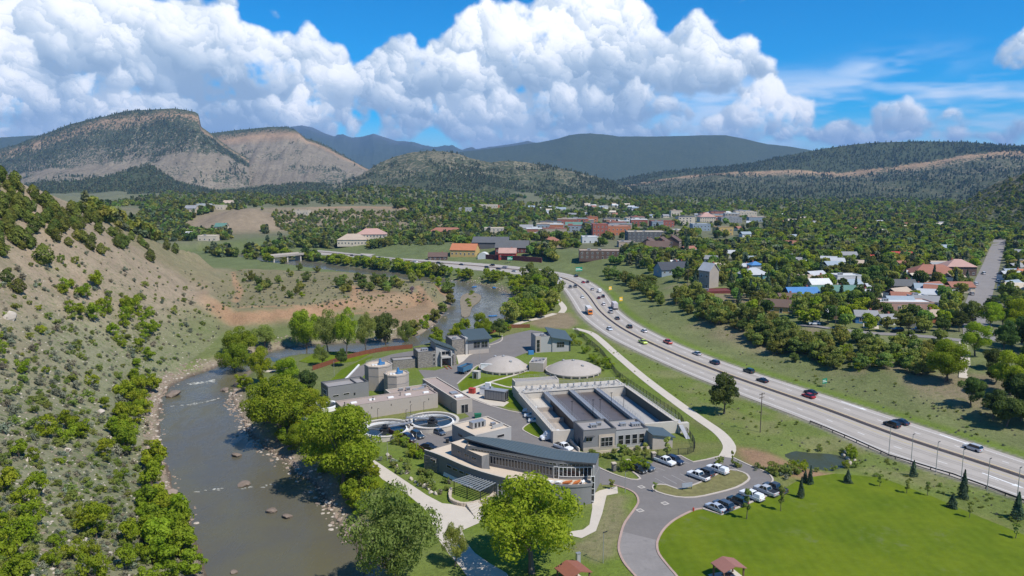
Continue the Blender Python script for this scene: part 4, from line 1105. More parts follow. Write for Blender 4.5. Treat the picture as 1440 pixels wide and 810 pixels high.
# ================================================================== SITE BUILDINGS
def placed(name, a, ang, label, cat, group=None, z=0.0):
    return tag(empty(name, (a[0], a[1], z), ang), label, cat, group)
def to_local(a, ang, p):
    d = Vector(p) - Vector(a[:2]); c, s = math.cos(-ang), math.sin(-ang)
    return d.x * c - d.y * s, d.x * s + d.y * c
def railing(parent, pts, z, h=1.05, name='railing', mat='rail'):
    """posts and two rails along a plan line, local coordinates"""
    b = MB()
    n = max(2, int(sum(math.dist(pts[i], pts[i + 1]) for i in range(len(pts) - 1)) / 1.8) + 1)
    q = resample(pts, n)
    for x, y in q: b.bar((x, y, z), (x, y, z + h), .035, 4)
    for i in range(n - 1):
        for zz in (h, h * .55): b.bar((*q[i], z + zz), (*q[i + 1], z + zz), .03, 4)
    return b.build(name, M[mat], parent)

# --- long process building
a, ang, w = frame_of((481, 594), (616, 573))
o = placed('process_building', a, ang, 'long low tan block building with pinkish flat roof behind the round clarifiers', 'building')
flat_block(o, w, 6.8, 4.6, 'tan', 'pink_roof', par=.35, cap='pink_roof')
for i in range(5):
    MB().box(-.9, .9, -.45, .45, 0, .35).box(-.75, .75, -.3, .3, .35, .42).build('skylight', M['white'], o).location = (w * (.15 + .19 * i), 3.2 + (i % 2) * .5, 4.3)
for i in range(3): MB().cyl(0, 0, .12, 0, .9, 8).cyl(0, 0, .2, .9, 1.05, 8).build('vent_pipe', M['dark'], o).location = (1.5 + 9 * i, 2 + i, 4.3)
for i in range(5): MB().box(-.08, .08, -.12, 0, 0, .5).build('wall_lamp', M['dark'], o).location = (3 + w * .2 * i, 0, 2.9)
cx, cy = to_local(a, ang, P(642.5, 582.5))
flat_block(o, 5.2, 28, 4.3, 'tan', 'pink_roof', x=cx, y=cy, par=.3, cap='cap_l', wall_name='wing_wall')
window(o, cx + 2.6, cy, .05, 2.2, 2.6, 'front', 2, 1, 'frame', 'door')
rooftop_unit(o, cx + 1.2, cy + 3, 4.05, 2.4, 1.6, .5, 'white'); rooftop_unit(o, cx + 1.5, cy + 7, 4.05, 2.2, 2.2, .4, 'steel')
flat_block(o, 14, 7, 3.4, 'tan', 'pink_roof', x=cx - 14.2, y=8.5, par=.3, cap='cap_l', wall_name='rear_wall')
for i in range(6): rooftop_unit(o, cx - 12.5 + 2.0 * i, 9.4 + (i * 7 % 4), 3.1, 1.3, 1.0, .5 + .3 * (i % 3), 'steel', 'pump_unit')
MB().add([(cx - 9, 7.2, 3.2), (cx - 4, 7.2, 5.2), (cx - 4, 8.4, 5.2), (cx - 9, 8.4, 3.2), (cx - 9, 7.2, 2.9), (cx - 4, 7.2, 4.9), (cx - 4, 8.4, 4.9), (cx - 9, 8.4, 2.9)], [(0, 1, 2, 3), (4, 7, 6, 5), (0, 4, 5, 1), (3, 2, 6, 7), (0, 3, 7, 4), (1, 5, 6, 2)]).build('stair', M['rail'], o)

# --- tall digester tanks
def digester(px, pyb, dia, h, label):
    x, y = P(px, pyb)
    o = placed('digester_tank', (x, y), R(10), label, 'tank', 'octagonal digester tanks')
    MB().cyl(0, 0, dia / 2, -.2, h, 8).build('wall', M['tan'], o)
    MB().ring(0, 0, dia / 2 - .35, dia / 2 + .12, h, h + .4, 8).build('rim', M['tan'], o)
    MB().cyl(0, 0, dia / 2 - .36, h, h + .12, 8).build('roof', M['tan_roof'], o)
    MB().ring(0, 0, dia / 2, dia / 2 + .05, h * .62, h * .62 + .12, 8).build('band', M['stucco'], o)
    m = MB().cyl(0, 0, .9, 0, .5, 10).cyl(0, 0, .55, .5, 1.3, 10).cyl(0, 0, .3, 1.3, 2.0, 8).box(.5, 1.6, -.3, .3, .1, .9).build('mixer', [M['blue']], o); m.location = (.6, -.4, h + .12)
    MB().cyl(0, 0, .5, 0, .35, 10).box(-1.3, -.6, -.4, .4, 0, .5).build('hatch', M['white'], o).location = (-.8, -1.2, h + .12)
    railing(o, [((dia / 2 - .2) * math.cos(R(45 * i)), (dia / 2 - .2) * math.sin(R(45 * i))) for i in range(9)], h + .4, .9)
digester(533, 545, 9.4, 8.0, 'taller octagonal tan tank with blue mixer beside the service road')
digester(558, 554, 8.2, 6.9, 'shorter octagonal tan tank just in front of its taller twin')

# --- grey office at the left
a, ang, w = frame_of((462, 568), (519, 559))
o = placed('grey_building', a, ang, 'dark grey flat-roofed building with parapet beside the riverside trees', 'building')
flat_block(o, w, 7.5, 5.4, 'stucco', 'grey_roof', par=.7)
MB().box(w * .72, w * .74, .3, 7.2, 4.75, 5.35).build('parapet', M['stucco'], o)
window(o, w * .18, 0, 2.0, 1.9, .55); window(o, w * .44, 0, 2.1, 1.9, .55); MB().box(-.25, .25, -.15, 0, 0, .7).build('wall_lamp', M['dark'], o).location = (w * .64, 0, 1.7)
window(o, 0, 3.8, 1.2, 4.6, 2.6, 'left', 3, 2, 'white')

# --- clarifiers
def clarifier(px, py, dia, rot, label):
    x, y = P(px, py, 1.2)
    o = placed('clarifier', (x, y), 0, label, 'tank', 'round clarifier tanks')
    r = dia / 2
    MB().ring(0, 0, r - .45, r, -.2, 1.4, 56).build('wall', M['concrete'], o)
    MB().ring(0, 0, r - .75, r + .12, 1.4, 1.52, 56).build('coping', M['concrete'], o)
    MB().ring(0, 0, r - 1.9, r - 1.6, .2, 1.15, 56).ring(0, 0, r - 1.62, r - .44, .2, .5, 56).build('launder', M['white'], o)
    MB().cyl(0, 0, r - 1.65, .1, .62, 56).build('water', M['darkwater'], o)
    c = MB().cyl(0, 0, 1.5, .4, 1.2, 20).cyl(0, 0, .5, 1.2, 2.4, 12).box(-.9, .9, -.9, .9, 1.7, 2.0).build('centre_drive', M['dark'], o)
    L = r + .2; g = MB()
    for s in (-.6, .6):
        g.bar((0, s, 1.75), (L, s, 1.75), .09, 4).bar((0, s, 2.7), (L, s, 2.7), .05, 4)
        for k in range(8): g.bar((L * k / 8, s, 1.75), (L * (k + .5) / 8, s, 2.7), .035, 4).bar((L * (k + .5) / 8, s, 2.7), (L * (k + 1) / 8, s, 1.75), .035, 4)
    g.box(0, L, -.55, .55, 1.72, 1.8)
    b = g.build('bridge', M['steel'], o); b.rotation_euler.z = rot
    g = MB()
    for k in range(4): g.bar((0, 0, .75), ((r - 2) * math.cos(rot + .8 + k * 1.57), (r - 2) * math.sin(rot + .8 + k * 1.57), .72), .10, 4)
    g.build('rake', M['steel'], o)
    for k in (0.9, 2.0, 2.6): 
        px_, py_ = (r + .3) * math.cos(k), (r + .3) * math.sin(k)
        MB().bar((0, 0, 0), (0, 0, 4.6), .06, 6).bar((0, 0, 4.6), (.5, 0, 4.7), .06, 5).build('lamp_post', M['dark'], o).location = (px_, py_, 0)
clarifier(541.5, 602.5, 15.6, R(28), 'round clarifier tank with raised bridge, nearer the big cottonwood')
clarifier(608, 591.5, 15.4, R(170), 'round clarifier tank tucked into the corner of the tan process building')

# --- annex block with tan roof
a, ang, w = frame_of((668, 637), (719, 624))
o = placed('annex_building', a, ang, 'square grey annex with tan roof and rooftop air unit behind the curved building', 'building')
dd = math.dist(P(668, 637), P(627.8, 622))
flat_block(o, w, dd, 4.7, 'stucco_l', 'tan_roof', par=.3, cap='cap_l')
rooftop_unit(o, 2.6, 5.0, 4.45, 4.2, 1.9, 1.7); rooftop_unit(o, 8.2, 4.0, 4.45, 1.2, 1.0, .8); MB().box(0, 3.6, 0, .25, 0, 1.0).build('screen_wall', M['stucco_l'], o).location = (7, 2.2, 4.45)
window(o, 0, dd * .28, 2.4, 2.2, .7, 'left'); window(o, 0, dd * .62, 2.4, 2.2, .7, 'left'); window(o, w * .7, 0, 2.6, 2.2, .7)

# --- curved administration building
F_ = [P(*q, 0) for q in ((597.6, 658.3),)] + [P(x, y, 4.5) for x, y in ((618.4, 641), (658, 658), (697, 670), (736, 678.8), (772, 682), (808, 683), (832, 681))]
U_ = [P(x, y, 4.5) for x, y in ((634.6, 637.8), (656, 648), (689, 654), (736, 663), (777, 671), (806, 673), (834, 672))]
FC = resample(smooth_line(F_, 6), 41); UC = resample(smooth_line(U_[1:], 6), 41)
RF = resample(smooth_line([P(x, y, 8.6) for x, y in ((652, 615.5), (689, 626), (736, 637.8), (785, 646.6), (838, 651.5))], 6), 41)
RB = resample(smooth_line([P(x, y, 7.4) for x, y in ((662, 615), (705, 619.3), (755.6, 628), (794.6, 636), (843.4, 640))], 6), 41)
cb = placed('curved_building', (0, 0), 0, 'curved grey two-storey building with sweeping green-grey metal roof and window band', 'building')
back = [(RB[-1][0] + .2, RB[-1][1] + 1), (RB[20][0], RB[20][1] + 1), (RB[0][0], RB[0][1] + 1.0), (F_[0][0] + 6, F_[0][1] + 5.5)]
MB().prism(FC + [(FC[-1][0] + .3, FC[-1][1] + 2)] + back, -.3, 4.15).build('lower_wall', M['stucco'], cb)
def curve_wall(pts, t, z0, z1, name, mat, mi=0): return MB().strip(pts, t, z0, z1).build(name, M[mat], cb)
curve_wall(FC[:33], .35, 4.15, 4.75, 'parapet', 'stucco')
MB().strip(FC[:33], .45, 4.75, 4.83).build('coping', M['cap_l'], cb)
v = [(p[0], p[1], 4.2) for p in FC] + [(p[0], p[1], 4.2) for p in resample([back[3], (back[2][0], back[2][1])] + UC, 41)]
mesh_obj('lower_roof', v, [(i, i + 1, 42 + i, 41 + i) for i in range(40)], [M['tan_roof']], cb)
# stone base at the left end, small low windows along the curve
st = [FC[0], FC[1], FC[2], FC[3], FC[4]]
MB().strip([(p[0] - .1, p[1] - .15) for p in st], .3, -.1, 3.6).build('stone_facing', M['stone'], cb)
def along(pts, s):
    d = [0]
    for i in range(1, len(pts)): d.append(d[-1] + math.dist(pts[i], pts[i - 1]))
    s *= d[-1]; i = min(max(np.searchsorted(d, s), 1), len(pts) - 1); f = (s - d[i - 1]) / (d[i] - d[i - 1])
    p = (pts[i - 1][0] * (1 - f) + pts[i][0] * f, pts[i - 1][1] * (1 - f) + pts[i][1] * f)
    return p, math.atan2(pts[i][1] - pts[i - 1][1], pts[i][0] - pts[i - 1][0])
for s in (.07, .2, .25, .30, .35): p, an = along(FC, s); window(cb, p[0] + (.25 * math.sin(an) if s > .1 else .3 * math.sin(an)), p[1] - (.02 if s > .1 else .32), 2.6, 1.7, .6, an)
for i in range(7): p, an = along(FC, .58 + .024 * i); window(cb, p[0], p[1], .6, .85, 2.3, an)
p, an = along(FC, .545); window(cb, p[0], p[1], .1, 1.0, 2.6, an, 1, 2, 'white', 'door')
MB().strip(FC[6:16], .7, .1, .35).strip(FC[6:16], .3, .35, .9).build('planter_edge', M['white'], cb)
# upper storey
UB = resample(smooth_line(UC, 1), 41)
up = [(p[0], p[1]) for p in UC]
MB().prism(up + [(RB[-1][0] - .2, RB[-1][1] + .5), (RB[20][0], RB[20][1] + .5), (RB[2][0], RB[2][1] + .5)], 4.21, 7.3).build('upper_wall', M['stucco'], cb)
v = [];
for i in range(41):
    v += [(UC[i][0], UC[i][1], 7.3), (UC[i][0], UC[i][1], 8.35), (RB[i][0], RB[i][1] + .3, 7.3), (RB[i][0], RB[i][1] + .3, 7.35)]
fs = []
for i in range(40): a_, b_ = 4 * i, 4 * i + 4; fs += [(a_, b_, b_ + 1, a_ + 1), (a_ + 2, a_ + 3, b_ + 3, b_ + 2)]
fs += [(0, 1, 3, 2), (160, 162, 163, 161)]
mesh_obj('clerestory_wall', v, fs, [M['stucco']], cb)
# roof blade in standing-seam panels
def roof_panel(i, j):
    q = [(RF[i][0], RF[i][1], 8.55), (RF[j][0], RF[j][1], 8.55), (RB[j][0], RB[j][1] + 1.2, 7.35), (RB[i][0], RB[i][1] + 1.2, 7.35)]
    return MB().hexa([(a_[0], a_[1], a_[2] - .22) for a_ in q], q).build('roof_panel', M['metal_roof'], cb)
for i in range(0, 40): roof_panel(i, i + 1)
seam = MB()
for i in range(0, 41): seam.bar((RF[i][0], RF[i][1], 8.58), (RB[i][0], RB[i][1] + 1.2, 7.38), .045, 4)
seam.build('roof_seam', M['metal_roof'], cb)
MB().strip([(p[0], p[1] - .05) for p in RF], .12, 8.25, 8.60).build('fascia', M['cap'], cb)
ns_ = 27
for i in range(ns_):
    s = .06 + .66 * i / (ns_ - 1)
    p, an = along(UC, s); window(cb, p[0], p[1], 5.0, .84, 1.75, an, 1, 1, 'stucco')
    if i % 1 == 0: window(cb, *along(UC, s)[0], 7.45, .75, .38, an, 1, 1, 'stucco')
for i in range(8):
    p, an = along(UC, .77 + .029 * i); window(cb, p[0], p[1], 5.0, .8, 2.0, an, 1, 1, 'white'); window(cb, p[0], p[1], 7.45, .75, .38, an, 1, 1, 'stucco')
p, an = along(UC, .735); window(cb, p[0], p[1], 4.3, 1.0, 2.7, an, 1, 1, 'white', 'door')
# left upper block
pa, pb = Vector(P(634.6, 637.8, 4.5)), Vector(P(677.6, 657.3, 4.5)); dv = pb - pa; an = math.atan2(dv.y, dv.x)
blk = tag(empty('upper_block', (pa.x, pa.y, 4.2), an)); blk.parent = cb
MB().box(0, dv.length, 0, 4.2, 0, 3.0).build('wall', M['stucco'], blk); MB().box(-.05, dv.length + .05, -.05, 4.25, 3.0, 3.08).build('roof', M['tan_roof'], blk)
for i in range(3): window(blk, dv.length * (.28 + .24 * i), 0, 1.2, .9 if i == 0 else 1.5, .75, 'front', 2 if i else 1)
MB().add([(dv.length, 0, 0), (dv.length + 1.6, 1.2, 0), (dv.length, 1.2, 0), (dv.length, 0, 3.05), (dv.length + .3, 1.2, 3.05), (dv.length, 1.2, 3.05)], [(0, 1, 4, 3), (1, 2, 5, 4), (3, 4, 5)]).build('fin_wall', M['stucco'], blk)
# right end: terrace box and glazed corner
pe, an = along(FC, .92)
MB().strip(FC[32:], .35, 4.15, 4.7).build('terrace_wall', M['stucco'], cb)
MB().strip([FC[-1], (FC[-1][0] + .3, FC[-1][1] + 2.5)], .35, 4.15, 5.2).build('terrace_wall', M['stucco_l'], cb)
MB().strip([(FC[-1][0] + .45, FC[-1][1] + .4), (FC[-1][0] + .6, FC[-1][1] + 2.2)], .25, 0, 8.2).build('corner_pier', M['frame'], cb)
window(cb, FC[-1][0] + .25, FC[-1][1] + .2, .6, .7, 5.6, an, 1, 4, 'white')
for i, (s, mt, ln) in enumerate(((.80, 'white', 1.7), (.84, 'white', 1.9), (.88, 'fence_o', 2.6), (.925, 'fence_o', 2.6), (.955, 'white', 1.6))):
    p, an = along(FC, s)
    M.setdefault('fence_o', pmat('orange_boat_plastic', (.45, .14, .04), .5))
    k = MB().hexa([(-ln / 2, 0, 0), (0, -.35, 0), (ln / 2, 0, 0), (0, .35, 0)], [(-ln / 2, 0, .45), (0, -.5, .35), (ln / 2, 0, .45), (0, .5, .35)]).build('kayak' if mt != 'white' else 'covered_seat', M[mt])
    k.location = (p[0] + .2, p[1] + 1.3, 4.55); k.rotation_euler.z = an + .25 * i
    tag(k, ['white covered seat at the left end of the roof terrace', 'second white covered seat on the roof terrace', 'orange slender boat lying on the roof terrace', 'orange slender boat nearer the right end of the roof terrace', 'white covered seat at the right end of the roof terrace'][i], 'boat' if mt != 'white' else 'seat')

# --- pergola and plaza walls
pc = [P(*q, 3.0) for q in ((638.5, 676), (660, 669), (695, 680), (675.6, 690))]
pg = placed('pergola', (0, 0), 0, 'grey slatted pergola in front of the curved building', 'pergola')
A0, A1, A2, A3 = [Vector(q) for q in pc]
for t_ in (0.0, .5, 1.0):
    p, q = A0.lerp(A1, t_) , A3.lerp(A2, t_)
    MB().bar((p.x, p.y, 2.9), (q.x, q.y, 2.9), .11, 4).build('beam', M['steel'], pg)
for e in (A0, A1, A2, A3, A0.lerp(A3, .5), A1.lerp(A2, .5)): MB().bar((e.x, e.y, 0), (e.x, e.y, 2.9), .10, 6).build('post', M['dark'], pg)
for i in range(10):
    p, q = A0.lerp(A3, i / 9), A1.lerp(A2, i / 9); d = (q - p).normalized() * .5
    p, q = p - d, q + d
    n_ = Vector((-(q - p).y, (q - p).x)).normalized() * .14
    MB().prism([tuple(p - n_), tuple(q - n_), tuple(q + n_), tuple(p + n_)], 3.02, 3.16).build('slat', pmat('blue_grey_slat', (.20, .22, .24), .6), pg)
rw = smooth_line(poly([(634, 690), (633, 703), (640, 709), (655, 712), (672, 709), (690, 702), (700, 690)]), 4)
o = placed('retaining_wall', (0, 0), 0, 'curved pale sandstone retaining wall around the pergola bed', 'wall')
rs = resample(rw, 34)
for i in range(33):
    for lv in range(2):
        p, q = Vector(rs[i]), Vector(rs[i + 1]); k = (q - p).normalized(); nn = Vector((-k.y, k.x))
        sh = rng.uniform(-.06, .06); b = .32 + rng.uniform(-.05, .05); p2, q2 = p.lerp(q, .03), p.lerp(q, .97)
        MB().prism([tuple(p2 - nn * b), tuple(q2 - nn * (b + sh)), tuple(q2 + nn * b), tuple(p2 + nn * (b - sh))], .42 * lv + .01, .42 * lv + .40 + rng.uniform(-.03, .04)).build('stone', M['stone_w'], o)
s0, s1 = Vector(P(655, 712)), Vector(P(672, 709)); e0, e1 = Vector(P(668, 728)), Vector(P(678, 718))
stp = placed('plaza_steps', (0, 0), 0, 'short flight of pale concrete steps below the pergola', 'steps')
for i in range(5):
    t0, t1 = i / 5, (i + 1) / 5 - .02
    MB().prism([tuple(s0.lerp(e0, t0)), tuple(s1.lerp(e1, t0)), tuple(s1.lerp(e1, t1)), tuple(s0.lerp(e0, t1))], .05, .75 - .14 * i).build('step', M['path'], stp)

# --- aeration basin
BZ = 3.4
fl, fr = Vector(P(779, 606, BZ)), Vector(P(951, 592, BZ)); d = fr - fl; ang = math.atan2(d.y, d.x); W_ = d.length
lb = to_local(fl, ang, P(735, 542, BZ)); D_ = lb[1]
bs = placed('aeration_basin', fl, ang, 'large rectangular concrete aeration basin with four open channels and walkways', 'basin')
T = .7
xs_ = [0, W_ * .225, W_ * .465, W_ * .71, W_]
YB = D_ * .80
def wall(x0, x1, y0, y1, z0=-.3, z1=BZ, nm='wall', mt='concrete'): return MB().box(x0, x1, y0, y1, z0, z1).build(nm, M[mt], bs)
wall(-T / 2, T / 2, -T / 2, D_); wall(W_ - T / 2, W_ + T / 2, -T / 2, D_)
for x in xs_[1:4]: wall(x - T / 2, x + T / 2, T / 2 + .01, YB - .01)
wall(T / 2 + .01, W_ - T / 2 - .01, -T / 2, T / 2); wall(T / 2 + .01, W_ - T / 2 - .01, YB, YB + T)
wall(T / 2 + .01, W_ - T / 2 - .01, YB + T + .01, D_, -.3, BZ - .25, 'gallery_deck')
for i, (z, mt) in enumerate(((.35, 'tan'), (2.3, 'sludge'), (2.4, 'sludge'), (.35, 'stucco_l'))):
    MB().box(xs_[i] + T / 2 + .01, xs_[i + 1] - T / 2 - .01, T / 2 + .01, YB - .01, .1, z).build('channel_floor' if i in (0, 3) else 'liquor', M[mt], bs)
for yy in (YB * .42, YB * .72): MB().box(T / 2 + .02, xs_[1] - T / 2 - .02, yy, yy + .5, .36, 1.6).build('baffle', M['tan'], bs)
MB().box(T / 2 + .02, xs_[1] - T / 2 - .02, YB * .74, YB - .02, .36, 1.5).build('channel_step', M['concrete'], bs)
MB().box(xs_[3] + T / 2 + .02, xs_[3] + T / 2 + 3.6, YB * .3, YB - .02, .36, .9).build('channel_step', M['concrete'], bs)
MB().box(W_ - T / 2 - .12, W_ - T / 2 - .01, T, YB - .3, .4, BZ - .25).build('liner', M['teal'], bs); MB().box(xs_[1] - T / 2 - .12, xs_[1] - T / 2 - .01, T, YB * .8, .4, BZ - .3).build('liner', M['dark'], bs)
for i, x in enumerate(xs_):
    MB().box(x - .75, x + .75, -T / 2, YB + .3, BZ + .01, BZ + .16).build('walkway', M['concrete' if i in (0, 4) else 'steel'], bs)
    railing(bs, [(x - .68, 0), (x - .68, YB)], BZ + .16); railing(bs, [(x + .68, .6), (x + .68, YB)], BZ + .16)
MB().box(.8, W_ - .8, YB - .2, YB + 1.6, BZ + .17, BZ + .3).build('walkway', M['concrete'], bs)
for yy in (YB + .2, YB + 1.9, YB + 4.2, D_ - .3): railing(bs, [(.8, yy), (W_ - .8, yy)], BZ + .1 if yy < YB + 1 else BZ - .25)
for i in range(22):
    x = 1.5 + (W_ - 3) * i / 21; y = YB + 2.3 + (i * 5 % 3) * 1.2
    MB().cyl(0, 0, .22, 0, .7 + .3 * (i % 3), 8).box(-.5, .5, -.15, .15, .25, .5).cyl(0, 0, .34, .7 + .3 * (i % 3), .85 + .3 * (i % 3), 8).build('valve', M['steel' if i % 3 else 'white'], bs).location = (x, y, BZ - .25)
flat_block(bs, W_ * .42, 4.4, BZ + 1.2, 'concrete', 'grey_roof', x=.4, y=D_ + .05, par=.25, cap='cap_l', wall_name='rear_block')
railing(bs, [(.6, D_ + .3), (W_ * .41, D_ + .3), (W_ * .41, D_ + 4.2), (.6, D_ + 4.2)], BZ + 1.3)
for x in (xs_[1] + 1.2, xs_[2] - 1, xs_[2] + 1.2, xs_[3] - 2, xs_[3] + 2):
    MB().bar((0, 0, 0), (0, 0, 5.2), .07, 6).box(-.35, .35, -.12, .12, 5.15, 5.3).build('lamp_post', M['dark'], bs).location = (x, YB * .35 if x < 20 else YB * .5, 2.0)
MB().add([(W_ + .4, 1, BZ), (W_ + 1.6, 1, BZ), (W_ + 1.6, -5.5, 0), (W_ + .4, -5.5, 0), (W_ + .4, 1, BZ - .25), (W_ + 1.6, 1, BZ - .25), (W_ + 1.6, -5.2, -.1), (W_ + .4, -5.2, -.1)], [(0, 1, 2, 3), (4, 7, 6, 5), (0, 3, 7, 4), (1, 5, 6, 2)]).build('stair', M['steel'], bs)
wall(W_ + T / 2 + .02, W_ + 3.6, -.8, .6, -.3, BZ - .6, 'buttress')
for i in range(10): MB().box(W_ + .36, W_ + .9, D_ * (.1 + .085 * i), D_ * (.1 + .085 * i) + .6, 0, BZ - .1).build('buttress', M['concrete'], bs)

# --- control building in front of the basin
a, ang, w = frame_of((820, 635), (911, 626.7))
o = placed('control_building', a, ang, 'grey flat-roofed control building with large gridded window in front of the basin', 'building')
flat_block(o, w * .50, 8.2, 5.6, 'stucco', 'grey_roof', par=.6)
flat_block(o, w * .50, 8.0, 4.9, 'stucco_l', 'grey_roof', x=w * .50 + .01, y=.05, par=.5, cap='cap', wall_name='wing_wall')
MB().box(w * .235, w * .475, -.14, -.01, .6, 4.2).build('window_surround', M['stone_w'], o)
window(o, w * .355, -.14, 1.0, 3.2, 2.4, 'front', 3, 2)
MB().box(w * .0, w * .5, -.10, -.005, -.1, .95).build('stone_base', M['tan'], o)
for i in range(4): window(o, w * (.575 + .108 * i), .05, 1.0, 1.35, 2.5, 'front', 1, 2)
window(o, w * .085, 0, 2.6, 1.6, 1.3, 'front', 2, 1); MB().box(w * .03, w * .16, -.9, 0, 4.0, 4.15).build('canopy', M['cap'], o)
window(o, 0, 3, .1, 1.2, 2.4, 'left', 1, 1, 'stucco', 'door')
for x, y, s in ((3.2, 3, 1.7), (5.4, 4.2, 1.2)): rooftop_unit(o, x, y, 5.05, s, s * .8, .9)
rooftop_unit(o, w * .66, 4, 4.45, 1.6, 1.2, .8); rooftop_unit(o, w * .82, 3, 4.45, 2.4, 1.6, .8)
a2, ang2, w2 = frame_of((917.5, 632.5), (947.5, 631.7))
lx, ly = to_local(a, ang, a2)
x0, x1, y0, y1 = lx, lx + w2, ly, ly + 7.0
MB().hexa([(x0, y0, -.2), (x1, y0, -.2), (x1, y1, -.2), (x0, y1, -.2)], [(x0, y0, 4.0), (x1, y0, 2.9), (x1, y1, 2.9), (x0, y1, 4.0)]).build('annex_wall', M['tan'], o)
MB().hexa([(x0 - .4, y0 - .5, 4.1), (x1 + .6, y0 - .5, 2.85), (x1 + .6, y1 + .4, 2.85), (x0 - .4, y1 + .4, 4.1)], [(x0 - .4, y0 - .5, 4.35), (x1 + .6, y0 - .5, 3.1), (x1 + .6, y1 + .4, 3.1), (x0 - .4, y1 + .4, 4.35)]).build('annex_roof', M['metal_roof'], o)
MB().strip([(-1, -2.4), (w * .5, -2.4), (w + 1, -2.2)], .35, -.1, .75).build('garden_wall', M['stone_w'], o)
MB().box(-1.2, -.9, 0, 9, -.1, 1.0).build('ramp_wall', M['concrete'], o)

# --- three small buildings of the upper yard
def shed_roof(parent, x0, x1, y0, y1, zf, zb, axis='y', t=.3, name='roof', mat='metal_roof', along_x=None):
    if axis == 'y': z = [zf, zf, zb, zb]
    else: z = [zf, zb, zb, zf]
    q = [(x0, y0), (x1, y0), (x1, y1), (x0, y1)]
    r = MB().hexa([(p[0], p[1], zz) for p, zz in zip(q, z)], [(p[0], p[1], zz + t) for p, zz in zip(q, z)]).build(name, M[mat], parent)
    s = MB(); n = int((x1 - x0 if axis == 'y' else y1 - y0) / .9)
    for i in range(n + 1):
        f = i / n
        if axis == 'y': s.bar((x0 + (x1 - x0) * f, y0, zf + t + .03), (x0 + (x1 - x0) * f, y1, zb + t + .03), .04, 4)
        else: s.bar((x0, y0 + (y1 - y0) * f, zf + t + .03), (x1, y0 + (y1 - y0) * f, zb + t + .03), .04, 4)
    s.build('seam', M[mat], r)
a, ang, w = frame_of((588, 518), (643, 511))
ang = R(20)
o = placed('gate_building', a, ang, 'stone and grey building with steep green metal roof and open truck bay', 'building')
flat_block(o, 7.0, 8, 6.2, 'stone', 'grey_roof', par=.5)
MB().hexa([(7.1, .6, -.2), (14.5, .6, -.2), (14.5, 9, -.2), (7.1, 9, -.2)], [(7.1, .6, 8.6), (14.5, .6, 5.6), (14.5, 9, 5.6), (7.1, 9, 8.6)]).build('hall_wall', M['stucco_l'], o)
shed_roof(o, 6.2, 15.3, -.2, 9.8, 9.4, 5.5, 'x')
window(o, 10.6, .6, .05, 3.0, 2.9, 'front', 1, 1, 'frame', 'truck_bay'); window(o, 10.8, .6, 4.3, 3.2, 1.3, 'front', 2, 1)
MB().box(8.6, 9.0, -1.2, .6, 0, 5.8).box(12.6, 13.0, -1.2, .6, 0, 5.8).box(8.6, 13.0, -1.2, .6, 3.3, 3.9).build('bay_frame', M['frame'], o)
for z in (.8, 2.4, 4.0): window(o, 6.2, 0, z, .7, 1.1)
MB().box(13.8, 15.0, -.2, 3, -.1, 4.2).build('stone_pier', M['stone'], o)
flat_block(o, 9, 5, 3.4, 'stone', 'grey_roof', x=-9.2, y=1.5, par=.35, wall_name='wing_wall'); rooftop_unit(o, 2.4, 3.5, 5.75, 2.4, 1.6, .8)
for i in (0, 1.1): MB().box(9.8 + i * 1.4, 10.3 + i * 1.4, -5.5, -.3, .06, .22).build('bay_track', M['fence'], o)
a = Vector(P(629, 493)); 
o = placed('upper_hall', Vector(P(636, 500)), R(22), 'grey hall with green metal roof and paired windows beyond the truck bay building', 'building')
flat_block(o, 5.5, 9, 6.4, 'stone', 'grey_roof', par=.4); MB().box(5.52, 6.5, -.6, 6, -.1, 7.0).build('pier', M['frame'], o)
MB().hexa([(6.6, -.6, -.2), (15.8, -.6, -.2), (15.8, 8, -.2), (6.6, 8, -.2)], [(6.6, -.6, 6.0), (15.8, -.6, 6.0), (15.8, 8, 7.6), (6.6, 8, 7.6)]).build('hall_wall', M['stucco'], o)
shed_roof(o, 6.0, 16.8, -1.6, 8.8, 5.9, 8.2); MB().box(6.8, 15.6, -.72, -.61, -.1, 1.7).build('stone_base', M['tan'], o)
window(o, 10.4, -.6, 2.5, 2.6, 2.4, 'front', 2, 2, 'stucco'); window(o, 13.7, -.6, 2.5, 2.6, 2.4, 'front', 2, 2, 'stucco')
rooftop_unit(o, 1.5, 3, 6.05, 1.4, 1.2, .7)
a, ang, w = frame_of((753, 496), (797, 494.5)); ang = R(12)
o = placed('pump_house', a, ang, 'light grey two-part building with dark metal shed roof behind the domes', 'building')
flat_block(o, 7.0, 8, 6.8, 'stucco_l', 'grey_roof', par=.5)
MB().box(-.05, 2.2, -.3, -.01, -.1, 6.9).build('stair_tower', M['tan'], o)
for z in (.6, 2.3, 4.0): window(o, 1.1, -.3, z, 1.0, 1.3, 'front', 1, 1, 'dark')
MB().hexa([(7.05, -.4, -.2), (14.2, -.4, -.2), (14.2, 8.5, -.2), (7.05, 8.5, -.2)], [(7.05, -.4, 6.4), (14.2, -.4, 4.9), (14.2, 8.5, 6.4), (7.05, 8.5, 7.9)]).build('hall_wall', M['stucco_l'], o)
q = [(6.3, -1.6, 6.2), (15.4, -1.6, 4.4), (15.4, 9.4, 6.4), (6.3, 9.4, 8.4)]
MB().hexa([(x, y, z + .1) for x, y, z in q], [(x, y, z + .42) for x, y, z in q]).build('roof', M['metal_roof'], o)
window(o, 10.6, -.4, 2.0, 3.0, 2.0, 'front', 3, 2, 'stucco'); MB().box(14.25, 14.9, -.5, 2.4, -.1, 4.6).build('dark_pier', M['teal'], o)
rooftop_unit(o, 3, 3, 6.35, 1.6, 1.2, .7)
